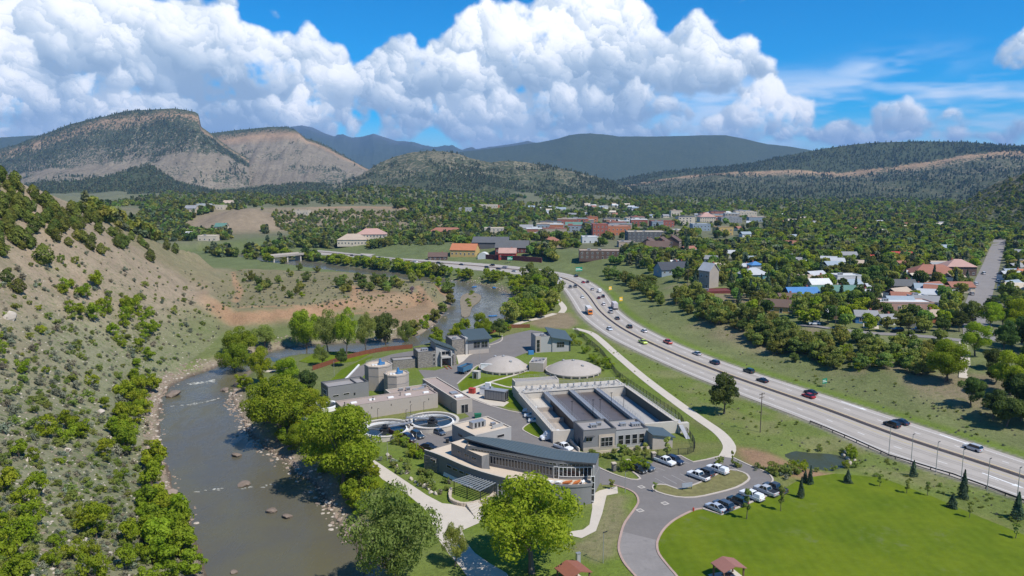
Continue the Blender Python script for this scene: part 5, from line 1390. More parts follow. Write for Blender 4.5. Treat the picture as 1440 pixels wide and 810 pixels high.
MB().box(-3.6, -1.4, -3, -1.6, 0, 1.5).build('skip', M['blue'], o)

# --- domes
def dome(px, py, dia, rise, label, base=1.0):
    x, y = P(px, py, 0)
    o = placed('dome_tank', (x, y), 0, label, 'tank', 'concrete dome covered tanks')
    r = dia / 2; n = 40; vs_, fs = [], []
    Rr = (r * r + rise * rise) / (2 * rise)
    rows = 9
    for k in range(rows):
        rr = r * math.cos(k / rows * math.pi / 2); z = base + math.sqrt(max(Rr * Rr - rr * rr, 0)) - (Rr - rise)
        vs_ += [(rr * math.cos(2 * math.pi * i / n), rr * math.sin(2 * math.pi * i / n), z) for i in range(n)]
    vs_.append((0, 0, base + rise))
    for k in range(rows - 1): fs += [(k * n + i, k * n + (i + 1) % n, (k + 1) * n + (i + 1) % n, (k + 1) * n + i) for i in range(n)]
    fs += [((rows - 1) * n + i, (rows - 1) * n + (i + 1) % n, len(vs_) - 1) for i in range(n)]
    mesh_obj('shell', vs_, fs, [M['dome']], o, smooth=True)
    MB().ring(0, 0, r - .3, r + .35, base - .25, base + .12, n).build('rim', M['dome'], o)
    MB().cyl(0, 0, r - .25, -.2, base - .2, n).build('wall', M['tan'], o)
    for i in range(22): 
        b = MB().box(-.3, .3, -.25, .45, -.1, base - .2).build('buttress', M['dome'], o); an = 2 * math.pi * i / 22
        b.location = ((r - .1) * math.cos(an), (r - .1) * math.sin(an), 0); b.rotation_euler.z = an - math.pi / 2
    for (dx, dy) in ((0, 0), (-.35, .2), (.3, -.45)):
        rr = math.hypot(dx, dy) * r; z = base + math.sqrt(Rr * Rr - rr * rr) - (Rr - rise)
        MB().cyl(0, 0, .55, -.3, .35, 12).cyl(0, 0, .4, .35, .55, 12, .15).build('hatch', M['steel'], o).location = (dx * r, dy * r, z)
    return o
dome(806, 523, 20.0, 3.3, 'right-hand pale concrete dome tank above the aeration basin')
dome(708, 519, 18.0, 3.9, 'left-hand pale dome tank with a white screen wall in front')
a, ang, w = frame_of((676, 523), (716, 524.5))
o = placed('screen_wall', a, ang, 'low white panel wall in front of the left dome', 'wall')
for i in range(6): MB().box(w * i / 6 + .03, w * (i + 1) / 6 - .03, 0, .35, -.1, 2.9).build('panel', M['white'], o)
MB().box(-.1, w + .1, -.1, .45, 2.9, 3.15).build('coping', M['white'], o)
a, ang, w = frame_of((744, 522), (764, 523))
o = placed('valve_chamber', a, ang, 'plain tan block chamber standing between the two domes', 'building')
flat_block(o, w, 9, 3.2, 'tan', 'grey_roof', par=.25, cap='cap_l')
MB().bar((0, 0, 0), (-6, -1.5, 0.1), .22, 8).bar((w + 1, 1, 1.2), (w + 4, 1, 1.2), .22, 8).build('pipe', M['steel'], o)
for i in range(4): rooftop_unit(o, .6 + i * 1.2, 2 + i * 1.3, 2.95, .8, .8, .6)
# --- plant and equipment
def equip(name, px, py, rz, label, cat, fn, group=None):
    x, y = P(px, py)
    o = placed(name, (x, y), R(rz), label, cat, group); fn(o); return o
def gen(o):
    MB().box(-3.6, 3.6, -1.4, 1.4, .35, 3.3).build('enclosure', M['stucco'], o); MB().box(-3.7, 3.7, -1.5, 1.5, 3.3, 3.45).build('lid', M['steel'], o); MB().box(-3.8, 3.8, -1.5, 1.5, 0, .35).build('skid', M['dark'], o)
    for s in (-.66, .66): MB().box(3.6, 3.66, s - .5, s + .5, .6, 3.0).build('louvre', M['dark'], o)
    for i in range(7): MB().box(-3.2 + i * .95, -3.14 + i * .95, -1.44, -1.4, .5, 3.2).build('seam', M['cap'], o)
    MB().cyl(-2.2, 0, .2, 3.4, 4.2, 8).build('exhaust', M['dark'], o)
equip('generator', 698, 562, -24, 'long grey generator enclosure on a concrete pad by the lawn', 'generator', gen)
def tx(o):
    MB().box(-1.9, 1.9, -1.2, 1.2, .2, 2.5).build('cabinet', M['white'], o); MB().box(-2, 2, -1.3, 1.3, 2.5, 2.65).build('lid', M['steel'], o); MB().box(-.6, 1.2, .2, 1.1, 2.65, 4.0).build('stack', M['white'], o)
    for i in range(3): MB().box(-1.96, -1.9, -1 + i * .7, -.4 + i * .7, .5, 2.2).build('louvre', M['dark'], o)
equip('transformer', 684, 555, -24, 'white electrical cabinet beside the grey generator', 'cabinet', tx)
equip('fuel_box', 664, 553, -20, 'small dark red metal box at the edge of the yard', 'box', lambda o: (MB().box(-1, 1, -.8, .8, .1, 1.7).build('body', M['red'], o), MB().box(-1.05, 1.05, -.85, .85, 1.7, 1.8).build('lid', M['red'], o), MB().box(-.06, .06, -.86, -.8, .3, 1.6).build('latch', M['dark'], o)))
equip('utility_box', 670, 532, -25, 'pale concrete utility box at the kerb below the left dome', 'box', lambda o: (MB().box(-1.2, 1.2, -1, 1, 0, 2.6).build('body', M['frame'], o), MB().box(-1.3, 1.3, -1.1, 1.1, 2.6, 2.75).build('lid', M['concrete'], o), window(o, 0, -1, .2, .9, 2.0, 'front', 1, 1, 'stucco', 'door')))
equip('dumpster', 672, 588, 10, 'small green waste bin near the process building corner', 'bin', lambda o: (MB().hexa([(-.9, -.6, .1), (.9, -.6, .1), (.9, .6, .1), (-.9, .6, .1)], [(-1, -.7, 1.3), (1, -.7, 1.3), (1, .7, 1.3), (-1, .7, 1.3)]).build('body', pmat('green_bin', (.02, .14, .07), .6), o), MB().box(-1.05, 1.05, -.75, .75, 1.3, 1.4).build('lid', pmat('green_bin', (.02, .14, .07)), o)))
equip('oval_tank', 456, 575, 25, 'low white arched cover at the corner of the process building', 'cover', lambda o: (MB().ring(0, 0, 3.6, 4.6, .2, 1.4, 32).build('rim', M['white'], o), MB().cyl(0, 0, 3.55, 0, .9, 32).build('pool', M['darkwater'], o)))
equip('barrels', 629, 623, 0, 'dark wheeled bin beside the annex wall', 'bin', lambda o: (MB().box(-.4, .4, -.4, .4, .1, 1.2).build('body', M['dark'], o), MB().box(-.45, .45, -.45, .45, 1.2, 1.3).build('lid', M['cap'], o)))

# --- fences
def panel_fence(px, label, h=1.8, z=0.0, step=2.6, mat='fence', mesh_like=False, name='timber_fence', terrain=True):
    pts = [hit(*q)[:2] if terrain else P(*q) for q in px]
    n = int(sum(math.dist(pts[i], pts[i + 1]) for i in range(len(pts) - 1)) / step)
    q = resample(smooth_line(pts, 4), n + 1)
    o = placed(name, (0, 0), 0, label, 'fence')
    for i in range(n + 1):
        zz = float(tz(*q[i])); shared('post', (name, 'post', h), lambda: MB().box(-.07, .07, -.07, .07, -.4, h + .1).mesh('post', M[mat if not mesh_like else 'dark']), o, (q[i][0], q[i][1], zz))
    for i in range(n):
        p, r = q[i], q[i + 1]; L = math.dist(p, r); an = math.atan2(r[1] - p[1], r[0] - p[0]); zz = (float(tz(*p)) + float(tz(*r))) / 2
        def mk():
            b = MB()
            if mesh_like:
                for k in range(9): b.bar((.1 + k * (step - .2) / 8, 0, .05), (.1 + k * (step - .2) / 8, 0, h), .022, 4)
                b.bar((0, 0, h), (step, 0, h), .04, 4).bar((0, 0, .1), (step, 0, .1), .04, 4)
            else:
                for k in range(14): b.box(.08 + k * (step - .16) / 14, .08 + (k + .93) * (step - .16) / 14, -.03, .03, .06, h - (.03 if k % 2 else 0))
            return b.mesh('panel', M['dark' if mesh_like else mat])
        s = shared('panel', (name, 'panel', h, step), mk, o, (p[0], p[1], zz), (0, 0, an), (L / step, 1, 1))
    return o
panel_fence([(547, 611), (565, 621), (585, 633), (602, 644)], 'red-brown timber fence beside the small car park')
panel_fence([(440, 521), (472, 510), (496, 503), (533, 495), (580, 490)], 'long red-brown timber fence between the park lawn and the plant')
panel_fence([(690, 470), (712, 462), (745, 461)], 'short red-brown timber fence at the far side of the upper yard')
panel_fence([(808, 466), (830, 484), (846, 498), (860, 518), (872, 532), (915, 562), (955, 590), (962, 606)], 'dark metal railing fence running past the right dome and basin', 2.0, mesh_like=True, name='metal_fence', terrain=False)
panel_fence([(962, 606), (975, 622), (975, 636), (957, 640), (925, 642), (905, 650), (862, 664)], 'dark metal fence along the top of the car park', 1.7, mesh_like=True, name='metal_fence', terrain=False)
# --- gate pillars, benches, picnic shelters, poles
for i, (px, py) in enumerate(((863, 662), (883, 658), (919, 647))):
    x, y = P(px, py); o = placed('gate_pillar', (x, y), R(14), ['square stone gate pillar nearest the curved building', 'middle square stone gate pillar by the car park hedge', 'square stone gate pillar beside the parked white pickup'][i], 'pillar')
    MB().box(-.45, .45, -.45, .45, -.1, 1.9).build('shaft', M['stone'], o); MB().box(-.55, .55, -.55, .55, 1.9, 2.1).build('cap', M['stone_w'], o)
def picnic(px, py, rz, w, d, h, roofm, label, gable=True):
    x, y = P(px, py); o = placed('picnic_shelter', (x, y), R(rz), label, 'shelter')
    for sx in (-1, 1):
        for sy in (-1, 1): MB().box(sx * (w / 2 - .4) - .12, sx * (w / 2 - .4) + .12, sy * (d / 2 - .4) - .12, sy * (d / 2 - .4) + .12, 0, h).build('post', pmat('brown_post', (.16, .09, .06), .8), o)
    for sx in (-1, 1):
        MB().hexa([(sx * w / 2, -d / 2, h), (sx * w / 2, d / 2, h), (0, d / 2, h + w * .16), (0, -d / 2, h + w * .16)], [(sx * w / 2, -d / 2, h + .15), (sx * w / 2, d / 2, h + .15), (0, d / 2, h + w * .16 + .15), (0, -d / 2, h + w * .16 + .15)]).build('roof_slope', roofm, o)
    MB().box(-w / 2 - .3, w / 2 + .3, -d / 2 - .3, d / 2 + .3, .02, .07).build('slab', M['path'], o)
    t = MB().box(-.9, .9, -.38, .38, .72, .78).box(-.9, .9, -.85, -.6, .42, .47).box(-.9, .9, .6, .85, .42, .47).box(-.06, .06, -.7, .7, .1, .72).build('table', pmat('brown_post', (.16, .09, .06), .8), o); t.location.z = .06
picnic(1024, 813, 20, 4.9, 3.8, 2.3, pmat('dusty_red_roof', (.29, .135, .105), .7, var=.08), 'open picnic shelter with dusty red roof on the big lawn')
picnic(806, 822, 30, 5.0, 4.5, 2.6, M['rust'], 'rusty brown roofed shelter at the lower edge under the big tree')
picnic(382, 520, 15, 7.0, 6.0, 3.0, M['metal_roof'], 'dark roofed open pavilion in the riverside park')
def pole(px, pyb, h, label, arms=1, r=.14, group=None, lean=0, terrain=True, name='utility_pole'):
    x, y, z = hit(px, pyb) if terrain else (*P(px, pyb), 0)
    o = placed(name, (x, y), R(35), label, 'pole', group, z)
    MB().cyl(0, 0, r, -.5, h, 8, r * .7).build('shaft', pmat('weathered_wood', (.12, .095, .075), .9) if arms else M['steel'], o)
    for k in range(arms): MB().box(-1.1, 1.1, -.07, .07, h - .5 - .9 * k, h - .35 - .9 * k).build('crossarm', pmat('weathered_wood', (.12, .095, .075), .9), o)
    if arms == 0: MB().box(-.1, .9, -.07, .07, h - .05, h + .08).build('lamp_head', M['dark'], o)
    else:
        for s in (-1, -.4, .4, 1): MB().cyl(s, 0, .05, h - .35, h - .1, 6).build('insulator', M['dark'], o)
    return o
pole(1069, 608, 11.5, 'tall wooden utility pole with crossarms on the grassy slope by the car park', 2)
pole(967, 409, 12.5, 'wooden utility pole beside the tall grey house', 1)
pole(1174, 468, 11, 'wooden utility pole on the lane above the highway bank', 1)
pole(1212, 430, 11, 'wooden utility pole by the pale alley', 1)
pole(1226, 432, 11, 'second wooden utility pole just beyond the pale alley', 1)
for i, (px, pb) in enumerate(((1249.7, 641), (1281, 652), (1316, 664), (1351.5, 676), (1388, 690), (1430, 704))):
    pole(px, pb, 7.6, ['first', 'second', 'third', 'fourth', 'fifth', 'sixth'][i] + ' slender grey lamp pole along the near guardrail counted from the pond', 0, .10, 'lamp poles along the guardrail', terrain=False, name='lamp_pole')
for i, (px, pb, h) in enumerate(((879, 693, 5), (848, 792, 6), (675, 512, 7.5), (545, 648, 5), (470, 530, 6), (586, 640, 6))):
    pole(px, pb, h, ['dark lamp post at the walkway corner by the entrance road', 'thin pole in the dry grass right of the big tree', 'tall lamp post at the yard bend near the left dome', 'lamp post beside the riverside path', 'lamp post on the grass bank behind the grey building', 'lamp post at the edge of the small yard car park'][i], 0, .08, terrain=False, name='lamp_post')
# road signs
def road_sign(px, py, h, w, hh, mat, label, rz=28):
    x, y, z = hit(px, py); o = placed('road_sign', (x, y), R(rz), label, 'sign', None, z)
    for s in (-.3, .3): MB().box(s * w - .05, s * w + .05, -.05, .05, -.3, h).build('post', M['steel'], o)
    MB().box(-w / 2, w / 2, -.12, -.05, h, h + hh).build('panel', mat, o); MB().box(-w / 2 + .1, w / 2 - .1, -.13, -.12, h + hh * .3, h + hh * .42).box(-w / 2 + .1, w * .2, -.13, -.12, h + hh * .58, h + hh * .7).build('legend', M['paint'], o)
gs = pmat('green_sign', (.01, .22, .13), .5); ys = pmat('yellow_sign', (.85, .48, .02), .5)
road_sign(1159, 544, 1.2, 2.2, 1.8, gs, 'green road sign beside the highway above the red car'); road_sign(814, 386, 2.5, 6, 3.2, gs, 'green road sign on the far verge of the highway bend'); road_sign(717, 370, 2.5, 5, 3.2, gs, 'small green road sign near the red wall beyond the highway')
road_sign(858, 411, 1.5, 2.2, 2.2, ys, 'small yellow warning sign on the outer verge of the bend'); road_sign(873, 427, 1.5, 2.2, 2.4, ys, 'yellow warning sign further down the outer verge of the bend')
x, y = P(966, 689); o = placed('notice_board', (x, y), R(15), 'grey notice board on the car park island', 'sign')
MB().box(-1.3, 1.3, -.06, .06, .7, 1.7).build('panel', pmat('grey_board', (.30, .33, .37), .6), o)
for s in (-1.1, 1.1): MB().box(s - .06, s + .06, -.05, .05, 0, .7).build('post', M['dark'], o)
x, y = P(975, 719); o = placed('fire_hydrant', (x, y), 0, 'red fire hydrant at the lawn corner of the entrance road', 'hydrant')
MB().cyl(0, 0, .16, 0, .7, 10).build('barrel', M['red'], o); MB().cyl(0, 0, .2, .7, .9, 10, .08).build('bonnet', M['red'], o); MB().bar((-.28, 0, .5), (.28, 0, .5), .08, 8).build('outlet', M['red'], o)
x, y = P(813, 792); o = placed('electric_cabinet', (x, y), R(20), 'grey electrical cabinet under the edge of the big tree', 'cabinet')
MB().box(-.4, .4, -.3, .3, 0, 2.0).build('body', M['steel'], o); MB().box(-.44, .44, -.34, .34, 2.0, 2.08).build('lid', M['steel'], o); MB().box(-.3, .3, -.32, -.3, .3, 1.7).build('door', M['stucco_l'], o)
# --- bridge over the upper river
x0, y0 = P(384, 361, 3); x1, y1 = P(424, 357.5, 3)
o = placed('road_bridge', (x0, y0), math.atan2(y1 - y0, x1 - x0), 'low grey road bridge over the upper river', 'bridge'); L = math.dist((x0, y0), (x1, y1))
MB().box(-3, L + 3, -1, 9, 2.4, 3.6).build('deck', M['concrete'], o); MB().box(-3, L + 3, -1.2, -1.01, 3.2, 4.4).build('parapet', M['tan'], o); MB().box(-3, L + 3, 9.01, 9.2, 3.2, 4.4).build('parapet', M['tan'], o)
for f in (.03, .5, .97): MB().box(L * f - .6, L * f + .6, 0, 8, -5, 2.4).build('pier', M['concrete'], o)
# ================================================================== VEHICLES
def car_paint():
    m = bpy.data.materials.new('car_paint'); m.use_nodes = True
    t = NT(m.node_tree); b = t.n['Principled BSDF']
    oi = t.node('ShaderNodeObjectInfo')
    geo = t.node('ShaderNodeNewGeometry').outputs['Position']
    dust = t.mapr(t.noise(geo, 1.5, 4), .5, .8, 0, .18)
    t.put(b.inputs['Base Color'], t.mix(dust, oi.outputs['Color'], (.25, .22, .18, 1)))
    b.inputs['Roughness'].default_value = .32; b.inputs['Coat Weight'].default_value = .5; b.inputs['Coat Roughness'].default_value = .1
    return m
M['paint_car'] = car_paint()
M['tyre'] = pmat('tyre_rubber', (.018, .018, .018), .9); M['rim_m'] = pmat('wheel_rim', (.35, .35, .35), .4, .6)
M['lamp_w'] = pmat('headlamp_lens', (.7, .7, .66), .15); M['lamp_r'] = pmat('tail_lamp_lens', (.35, .02, .02), .2); M['chrome'] = pmat('bumper_grey', (.10, .10, .10), .5)
# side profiles: (x, z) from the nose; body then glasshouse (bottom front, top front, top rear, bottom rear)
CARS = {
    'sedan': dict(L=4.7, W=1.82, body=[(0, .28), (0, .62), (.12, .74), (1.15, .88), (3.75, .94), (4.6, .90), (4.7, .6), (4.7, .30)], cab=[(1.2, .88), (1.95, 1.42), (3.25, 1.42), (4.15, .93)], wh=(.88, 3.75), r=.33),
    'suv': dict(L=4.7, W=1.9, body=[(0, .32), (0, .75), (.12, .92), (1.2, 1.04), (4.55, 1.08), (4.7, .95), (4.7, .34)], cab=[(1.25, 1.04), (1.85, 1.70), (4.25, 1.72), (4.62, 1.07)], wh=(.88, 3.75), r=.37),
    'pickup': dict(L=5.7, W=1.98, body=[(0, .40), (0, .88), (.12, 1.06), (1.5, 1.16), (5.6, 1.14), (5.7, 1.0), (5.7, .45)], cab=[(1.5, 1.16), (2.05, 1.80), (3.45, 1.80), (3.75, 1.15)], wh=(1.0, 4.55), r=.40, bed=(3.85, 5.55)),
    'van': dict(L=5.6, W=2.05, body=[(0, .36), (0, .8), (.25, 1.05), (.9, 1.25), (1.5, 2.25), (5.55, 2.3), (5.6, 2.1), (5.6, .4)], cab=[(.92, 1.27), (1.38, 2.02), (2.2, 2.02), (2.2, 1.3)], wh=(1.0, 4.5), r=.36)}
def car_parts(kind):
    c = CARS[kind]; L, W = c['L'], c['W']; hw = W / 2
    body = MB(); pts = c['body']; n = len(pts)
    def ring(y, ins, dz=0): return [(x * (1 - 2 * ins / L) + ins, y, z - dz * (z > .5)) for x, z in pts]
    secs = [ring(-hw + .06, .05, .03), ring(-hw, .10, .10), ring(-hw, .0, .14)]
    # four sections across: chamfered sides
    ys_ = [(-hw, .10, .16), (-hw + .10, 0, .02), (hw - .10, 0, .02), (hw, .10, .16)]
    vs_ = []
    for y, ins, dz in ys_: vs_ += ring(y, ins, dz)
    fs = [tuple(range(n)), tuple(range(3 * n, 4 * n))[::-1]]
    for k in range(3): fs += [(k * n + i, (k + 1) * n + i, (k + 1) * n + (i + 1) % n, k * n + (i + 1) % n) for i in range(n)]
    body.add(vs_, fs)
    cb_ = c['cab']; glass = MB(); roof = MB()
    lo = [(cb_[0][0], -hw + .06, cb_[0][1] - .02), (cb_[3][0], -hw + .06, cb_[3][1] - .02), (cb_[3][0], hw - .06, cb_[3][1] - .02), (cb_[0][0], hw - .06, cb_[0][1] - .02)]
    hi = [(cb_[1][0], -hw + .26, cb_[1][1]), (cb_[2][0], -hw + .26, cb_[2][1]), (cb_[2][0], hw - .26, cb_[2][1]), (cb_[1][0], hw - .26, cb_[1][1])]
    if kind == 'van': lo = [(x, y * 1.06, z) for x, y, z in lo]; hi = [(x, y * 1.27, z) for x, y, z in hi]
    glass.hexa(lo, hi)
    z = cb_[1][1]
    roof.hexa([(cb_[1][0] - .05, -hw + .24, z - .02), (cb_[2][0] + .05, -hw + .24, z - .02), (cb_[2][0] + .05, hw - .24, z - .02), (cb_[1][0] - .05, hw - .24, z - .02)], [(cb_[1][0] + .1, -hw + .30, z + .06), (cb_[2][0] - .08, -hw + .30, z + .06), (cb_[2][0] - .08, hw - .30, z + .06), (cb_[1][0] + .1, hw - .30, z + .06)])
    pil = MB()
    for s in (-1, 1):
        for f in (0.0, .5, 1.0):
            xb = cb_[0][0] * (1 - f) + cb_[3][0] * f; xt = cb_[1][0] * (1 - f) + cb_[2][0] * f; zb = cb_[0][1] * (1 - f) + cb_[3][1] * f
            pil.bar((xb, s * (hw - .05), zb - .02), (xt, s * (hw - .25), z), .05, 4)
    wheel = MB(); r = c['r']
    wheel_t = lambda: None
    lights = [(-.02, .62 if kind == 'sedan' else .78)]
    return c, body, glass, roof, pil
def center(mb, L): mb.v = [(L / 2 - x, -y, z) for x, y, z in mb.v]; return mb     # nose towards +X
def wheel_mesh(r):
    def mk():
        b = MB(); n = 14
        for (rr, y0, y1, mi) in ((r, -.11, .11, 0), (r * .62, -.125, .125, 1)):
            lo = [(rr * math.cos(2 * math.pi * i / n), y0, rr * math.sin(2 * math.pi * i / n)) for i in range(n)]; hi = [(x, y1, z) for x, y, z in lo]
            b.hexa(hi, lo, mi)
        return b.mesh('wheel', [M['tyre'], M['rim_m']])
    return mk
def vehicle(kind, color, x, y, rz, label, z=0.06, group=None, detail=True, extra=None, name=None):
    nm = name or {'sedan': 'car', 'suv': 'suv', 'pickup': 'pickup_truck', 'van': 'van'}[kind]
    c = CARS[kind]; L, W = c['L'], c['W']; hw = W / 2
    def lights(mb, mi0=0, mi1=0):
        zl = c['body'][1][1] - .08
        for s in (-1, 1): mb[0].box(-.03, .12, s * (hw - .42) - .2, s * (hw - .42) + .2, zl - .08, zl + .07, mi0); mb[1].box(L - .1, L + .03, s * (hw - .25) - .14, s * (hw - .25) + .14, zl - .05, zl + .22, mi1)
    if detail:
        o = empty(nm, (x, y, z), rz)
        cc = ['body', 'glass', 'roof', 'pil']
        P_ = {}
        def get(i, nm2, mat):
            def mk():
                parts = car_parts(kind)[1:]
                return center(parts[i], L).mesh(nm2, mat)
            ob = shared(nm2, (kind, nm2), mk, o); ob.color = c4(color); return ob
        get(0, 'body', M['paint_car']); gl = get(1, 'window_glass', M['glass']); get(2, 'roof', M['paint_car']); get(3, 'pillar', M['paint_car'])
        for wx in c['wh']:
            for s in (-1, 1): shared('wheel', ('wheel', c['r']), wheel_mesh(c['r']), o, (L / 2 - wx, s * (hw - .12), c['r']))
        for s in (-1, 1):
            zl = c['body'][1][1] - .08
            shared('headlight', ('hl',), lambda: MB().box(-.1, .03, -.2, .2, -.08, .07).mesh('headlight', M['lamp_w']), o, (L / 2, s * (hw - .42), zl))
            shared('tail_light', ('tl',), lambda: MB().box(-.03, .1, -.14, .14, -.05, .2).mesh('tail_light', M['lamp_r']), o, (-L / 2, s * (hw - .25), zl))
            shared('mirror', ('mir', kind), lambda: MB().box(-.1, .1, -.1, .1, 0, .16).mesh('mirror', M['chrome']), o, (L / 2 - c['cab'][0][0] - .25, s * (hw + .06), c['cab'][0][1]))
        shared('bumper', ('bmp', kind), lambda: center(MB().box(-.06, .1, -hw + .1, hw - .1, .32, .55).box(L - .1, L + .06, -hw + .1, hw - .1, .32, .55), L).mesh('bumper', M['chrome']), o)
        if 'bed' in c:
            b0, b1 = c['bed']
            shared('cargo_bed', ('bed', kind, extra), lambda: center(MB().box(b0, b1, -hw + .14, hw - .14, 1.13, 1.17), L).mesh('cargo_bed', M['dark']), o)
            if extra == 'cap': q = shared('bed_cap', ('cap', kind), lambda: center(MB().hexa([(b0, -hw + .08, 1.16), (b1, -hw + .08, 1.16), (b1, hw - .08, 1.16), (b0, hw - .08, 1.16)], [(b0 + .1, -hw + .25, 1.75), (b1 - .15, -hw + .25, 1.75), (b1 - .15, hw - .25, 1.75), (b0 + .1, hw - .25, 1.75)]), L).mesh('bed_cap', M['paint_car']), o); q.color = c4(color)
    else:
        def mk():
            _, body, glass, roof, pil = car_parts(kind); b = MB()
            for part, mi in ((body, 0), (glass, 1), (roof, 0)): b.add(part.v, part.f, mi)
            for wx in c['wh']:
                for s in (-1, 1): b.bar((wx, s * (hw - .2), c['r']), (wx, s * (hw + .01), c['r']), c['r'], 10, 2)
            if 'bed' in c: b.box(c['bed'][0], c['bed'][1], -hw + .14, hw - .14, 1.13, 1.17, 1)
            lights((b, b), 3, 4)
            return center(b, L).mesh(nm, [M['paint_car'], M['glass'], M['tyre'], M['lamp_w'], M['lamp_r']])
        o = shared(nm, (kind, 'whole', nm), mk, None, (x, y, z), (0, 0, rz)); o.color = c4(color)
    return tag(o, label, nm.replace('_truck', '').replace('_', ' '), group)
WHITE, SILVER, BLACK, DGREY, NAVY, BLUEG, RED_ = (.78, .78, .76), (.45, .46, .47), (.012, .012, .013), (.05, .055, .06), (.015, .025, .055), (.06, .085, .12), (.35, .015, .02)
PK = 'vehicles parked at the plant'
def park(kind, col, px, py, rz, label, extra=None): x, y = P(px, py); return vehicle(kind, col, x, y, R(rz), label, group=PK, extra=extra)
park('suv', BLACK, 897, 663, -52, 'black suv at the left end of the upper parking row by the gate pillars')
park('suv', BLUEG, 908, 660, -52, 'blue-grey suv parked beside the black one in the upper row')
park('pickup', WHITE, 935, 652, -50, 'white pickup in the upper parking row beside a dark blue car')
park('suv', NAVY, 949, 651, -50, 'dark blue suv at the right end of the upper parking row')
park('pickup', WHITE, 982, 673, 128, 'white pickup backed onto the planting island, left of the dark suv')
park('suv', DGREY, 991, 668, 128, 'dark grey suv between two white pickups at the planting island')
park('pickup', WHITE, 1009, 664, 128, 'white pickup with covered bed at the right end of the island row', 'cap')
park('sedan', (.42, .46, .52), 1006, 717, 125, 'silver-blue car at the left end of the row beside the big lawn')
park('suv', BLUEG, 1017, 714, 125, 'dark blue-grey car second in the row beside the big lawn')
park('suv', (.015, .03, .03), 1037, 708, 125, 'black-green suv in the middle of the row beside the big lawn')
park('pickup', WHITE, 1057, 701, 125, 'white covered pickup in the row beside the big lawn', 'cap')
park('pickup', SILVER, 1077, 694, 125, 'silver pickup near the right end of the row beside the big lawn')
park('pickup', DGREY, 1090, 690, 125, 'dark grey pickup at the right end of the row beside the big lawn')
park('suv', WHITE, 746, 580, 170, 'topmost of three white suvs parked beside the basin')
park('suv', WHITE, 748, 587, 172, 'middle one of three white suvs parked beside the basin')
park('suv', WHITE, 754, 594, 174, 'lowest of three white suvs parked beside the basin')
park('suv', NAVY, 575, 619, -50, 'dark blue suv at the left end of the small yard car park')
park('suv', (.02, .045, .07), 587, 615, -50, 'dark teal suv second from the left in the small yard car park')
park('sedan', BLUEG, 617, 610, -45, 'blue-grey car alone in the small yard car park near the clarifier')
park('sedan', BLACK, 603, 631, -30, 'black car half hidden behind the roof edge of the curved building')
park('van', WHITE, 774, 618, 195, 'white high-roofed van on the yard bend beside the little lawn')
park('pickup', WHITE, 802, 616, 230, 'white work truck tucked between the basin and the control building')
park('pickup', WHITE, 792, 632, -48, 'white flatbed pickup in front of the control building')
# blue tipper
x, y = P(654, 524); o = tag(empty('tipper_trailer', (x, y, .06), R(62)), 'blue open-topped waste trailer standing on the upper yard', 'trailer')
b = MB().box(-3.2, 3.2, -1.25, 1.25, 1.0, 1.15); 
for s in (-1, 1): b.hexa([(-3.2, s * 1.2 - .05, 1.1), (3.2, s * 1.2 - .05, 1.1), (3.2, s * 1.2 + .05, 1.1), (-3.2, s * 1.2 + .05, 1.1)], [(-3.3, s * 1.35 - .05, 2.8), (3.3, s * 1.35 - .05, 2.8), (3.3, s * 1.35 + .05, 2.8), (-3.3, s * 1.35 + .05, 2.8)])
b.box(-3.3, -3.15, -1.3, 1.3, 1.1, 2.8).box(3.15, 3.3, -1.3, 1.3, 1.1, 2.8).build('tub', pmat('faded_blue_paint', (.06, .16, .27), .6, dirt=(.15, .12, .1)), o)
MB().box(-3.2, 3.2, -.8, .8, 1.16, 2.2).build('load', pmat('dark_sludge_load', (.06, .055, .05), .95), o)
for wx in (-2, -1, 2): 
    for s in (-1, 1): shared('wheel', ('wheel', .48), wheel_mesh(.48), o, (wx, s * 1.05, .48))
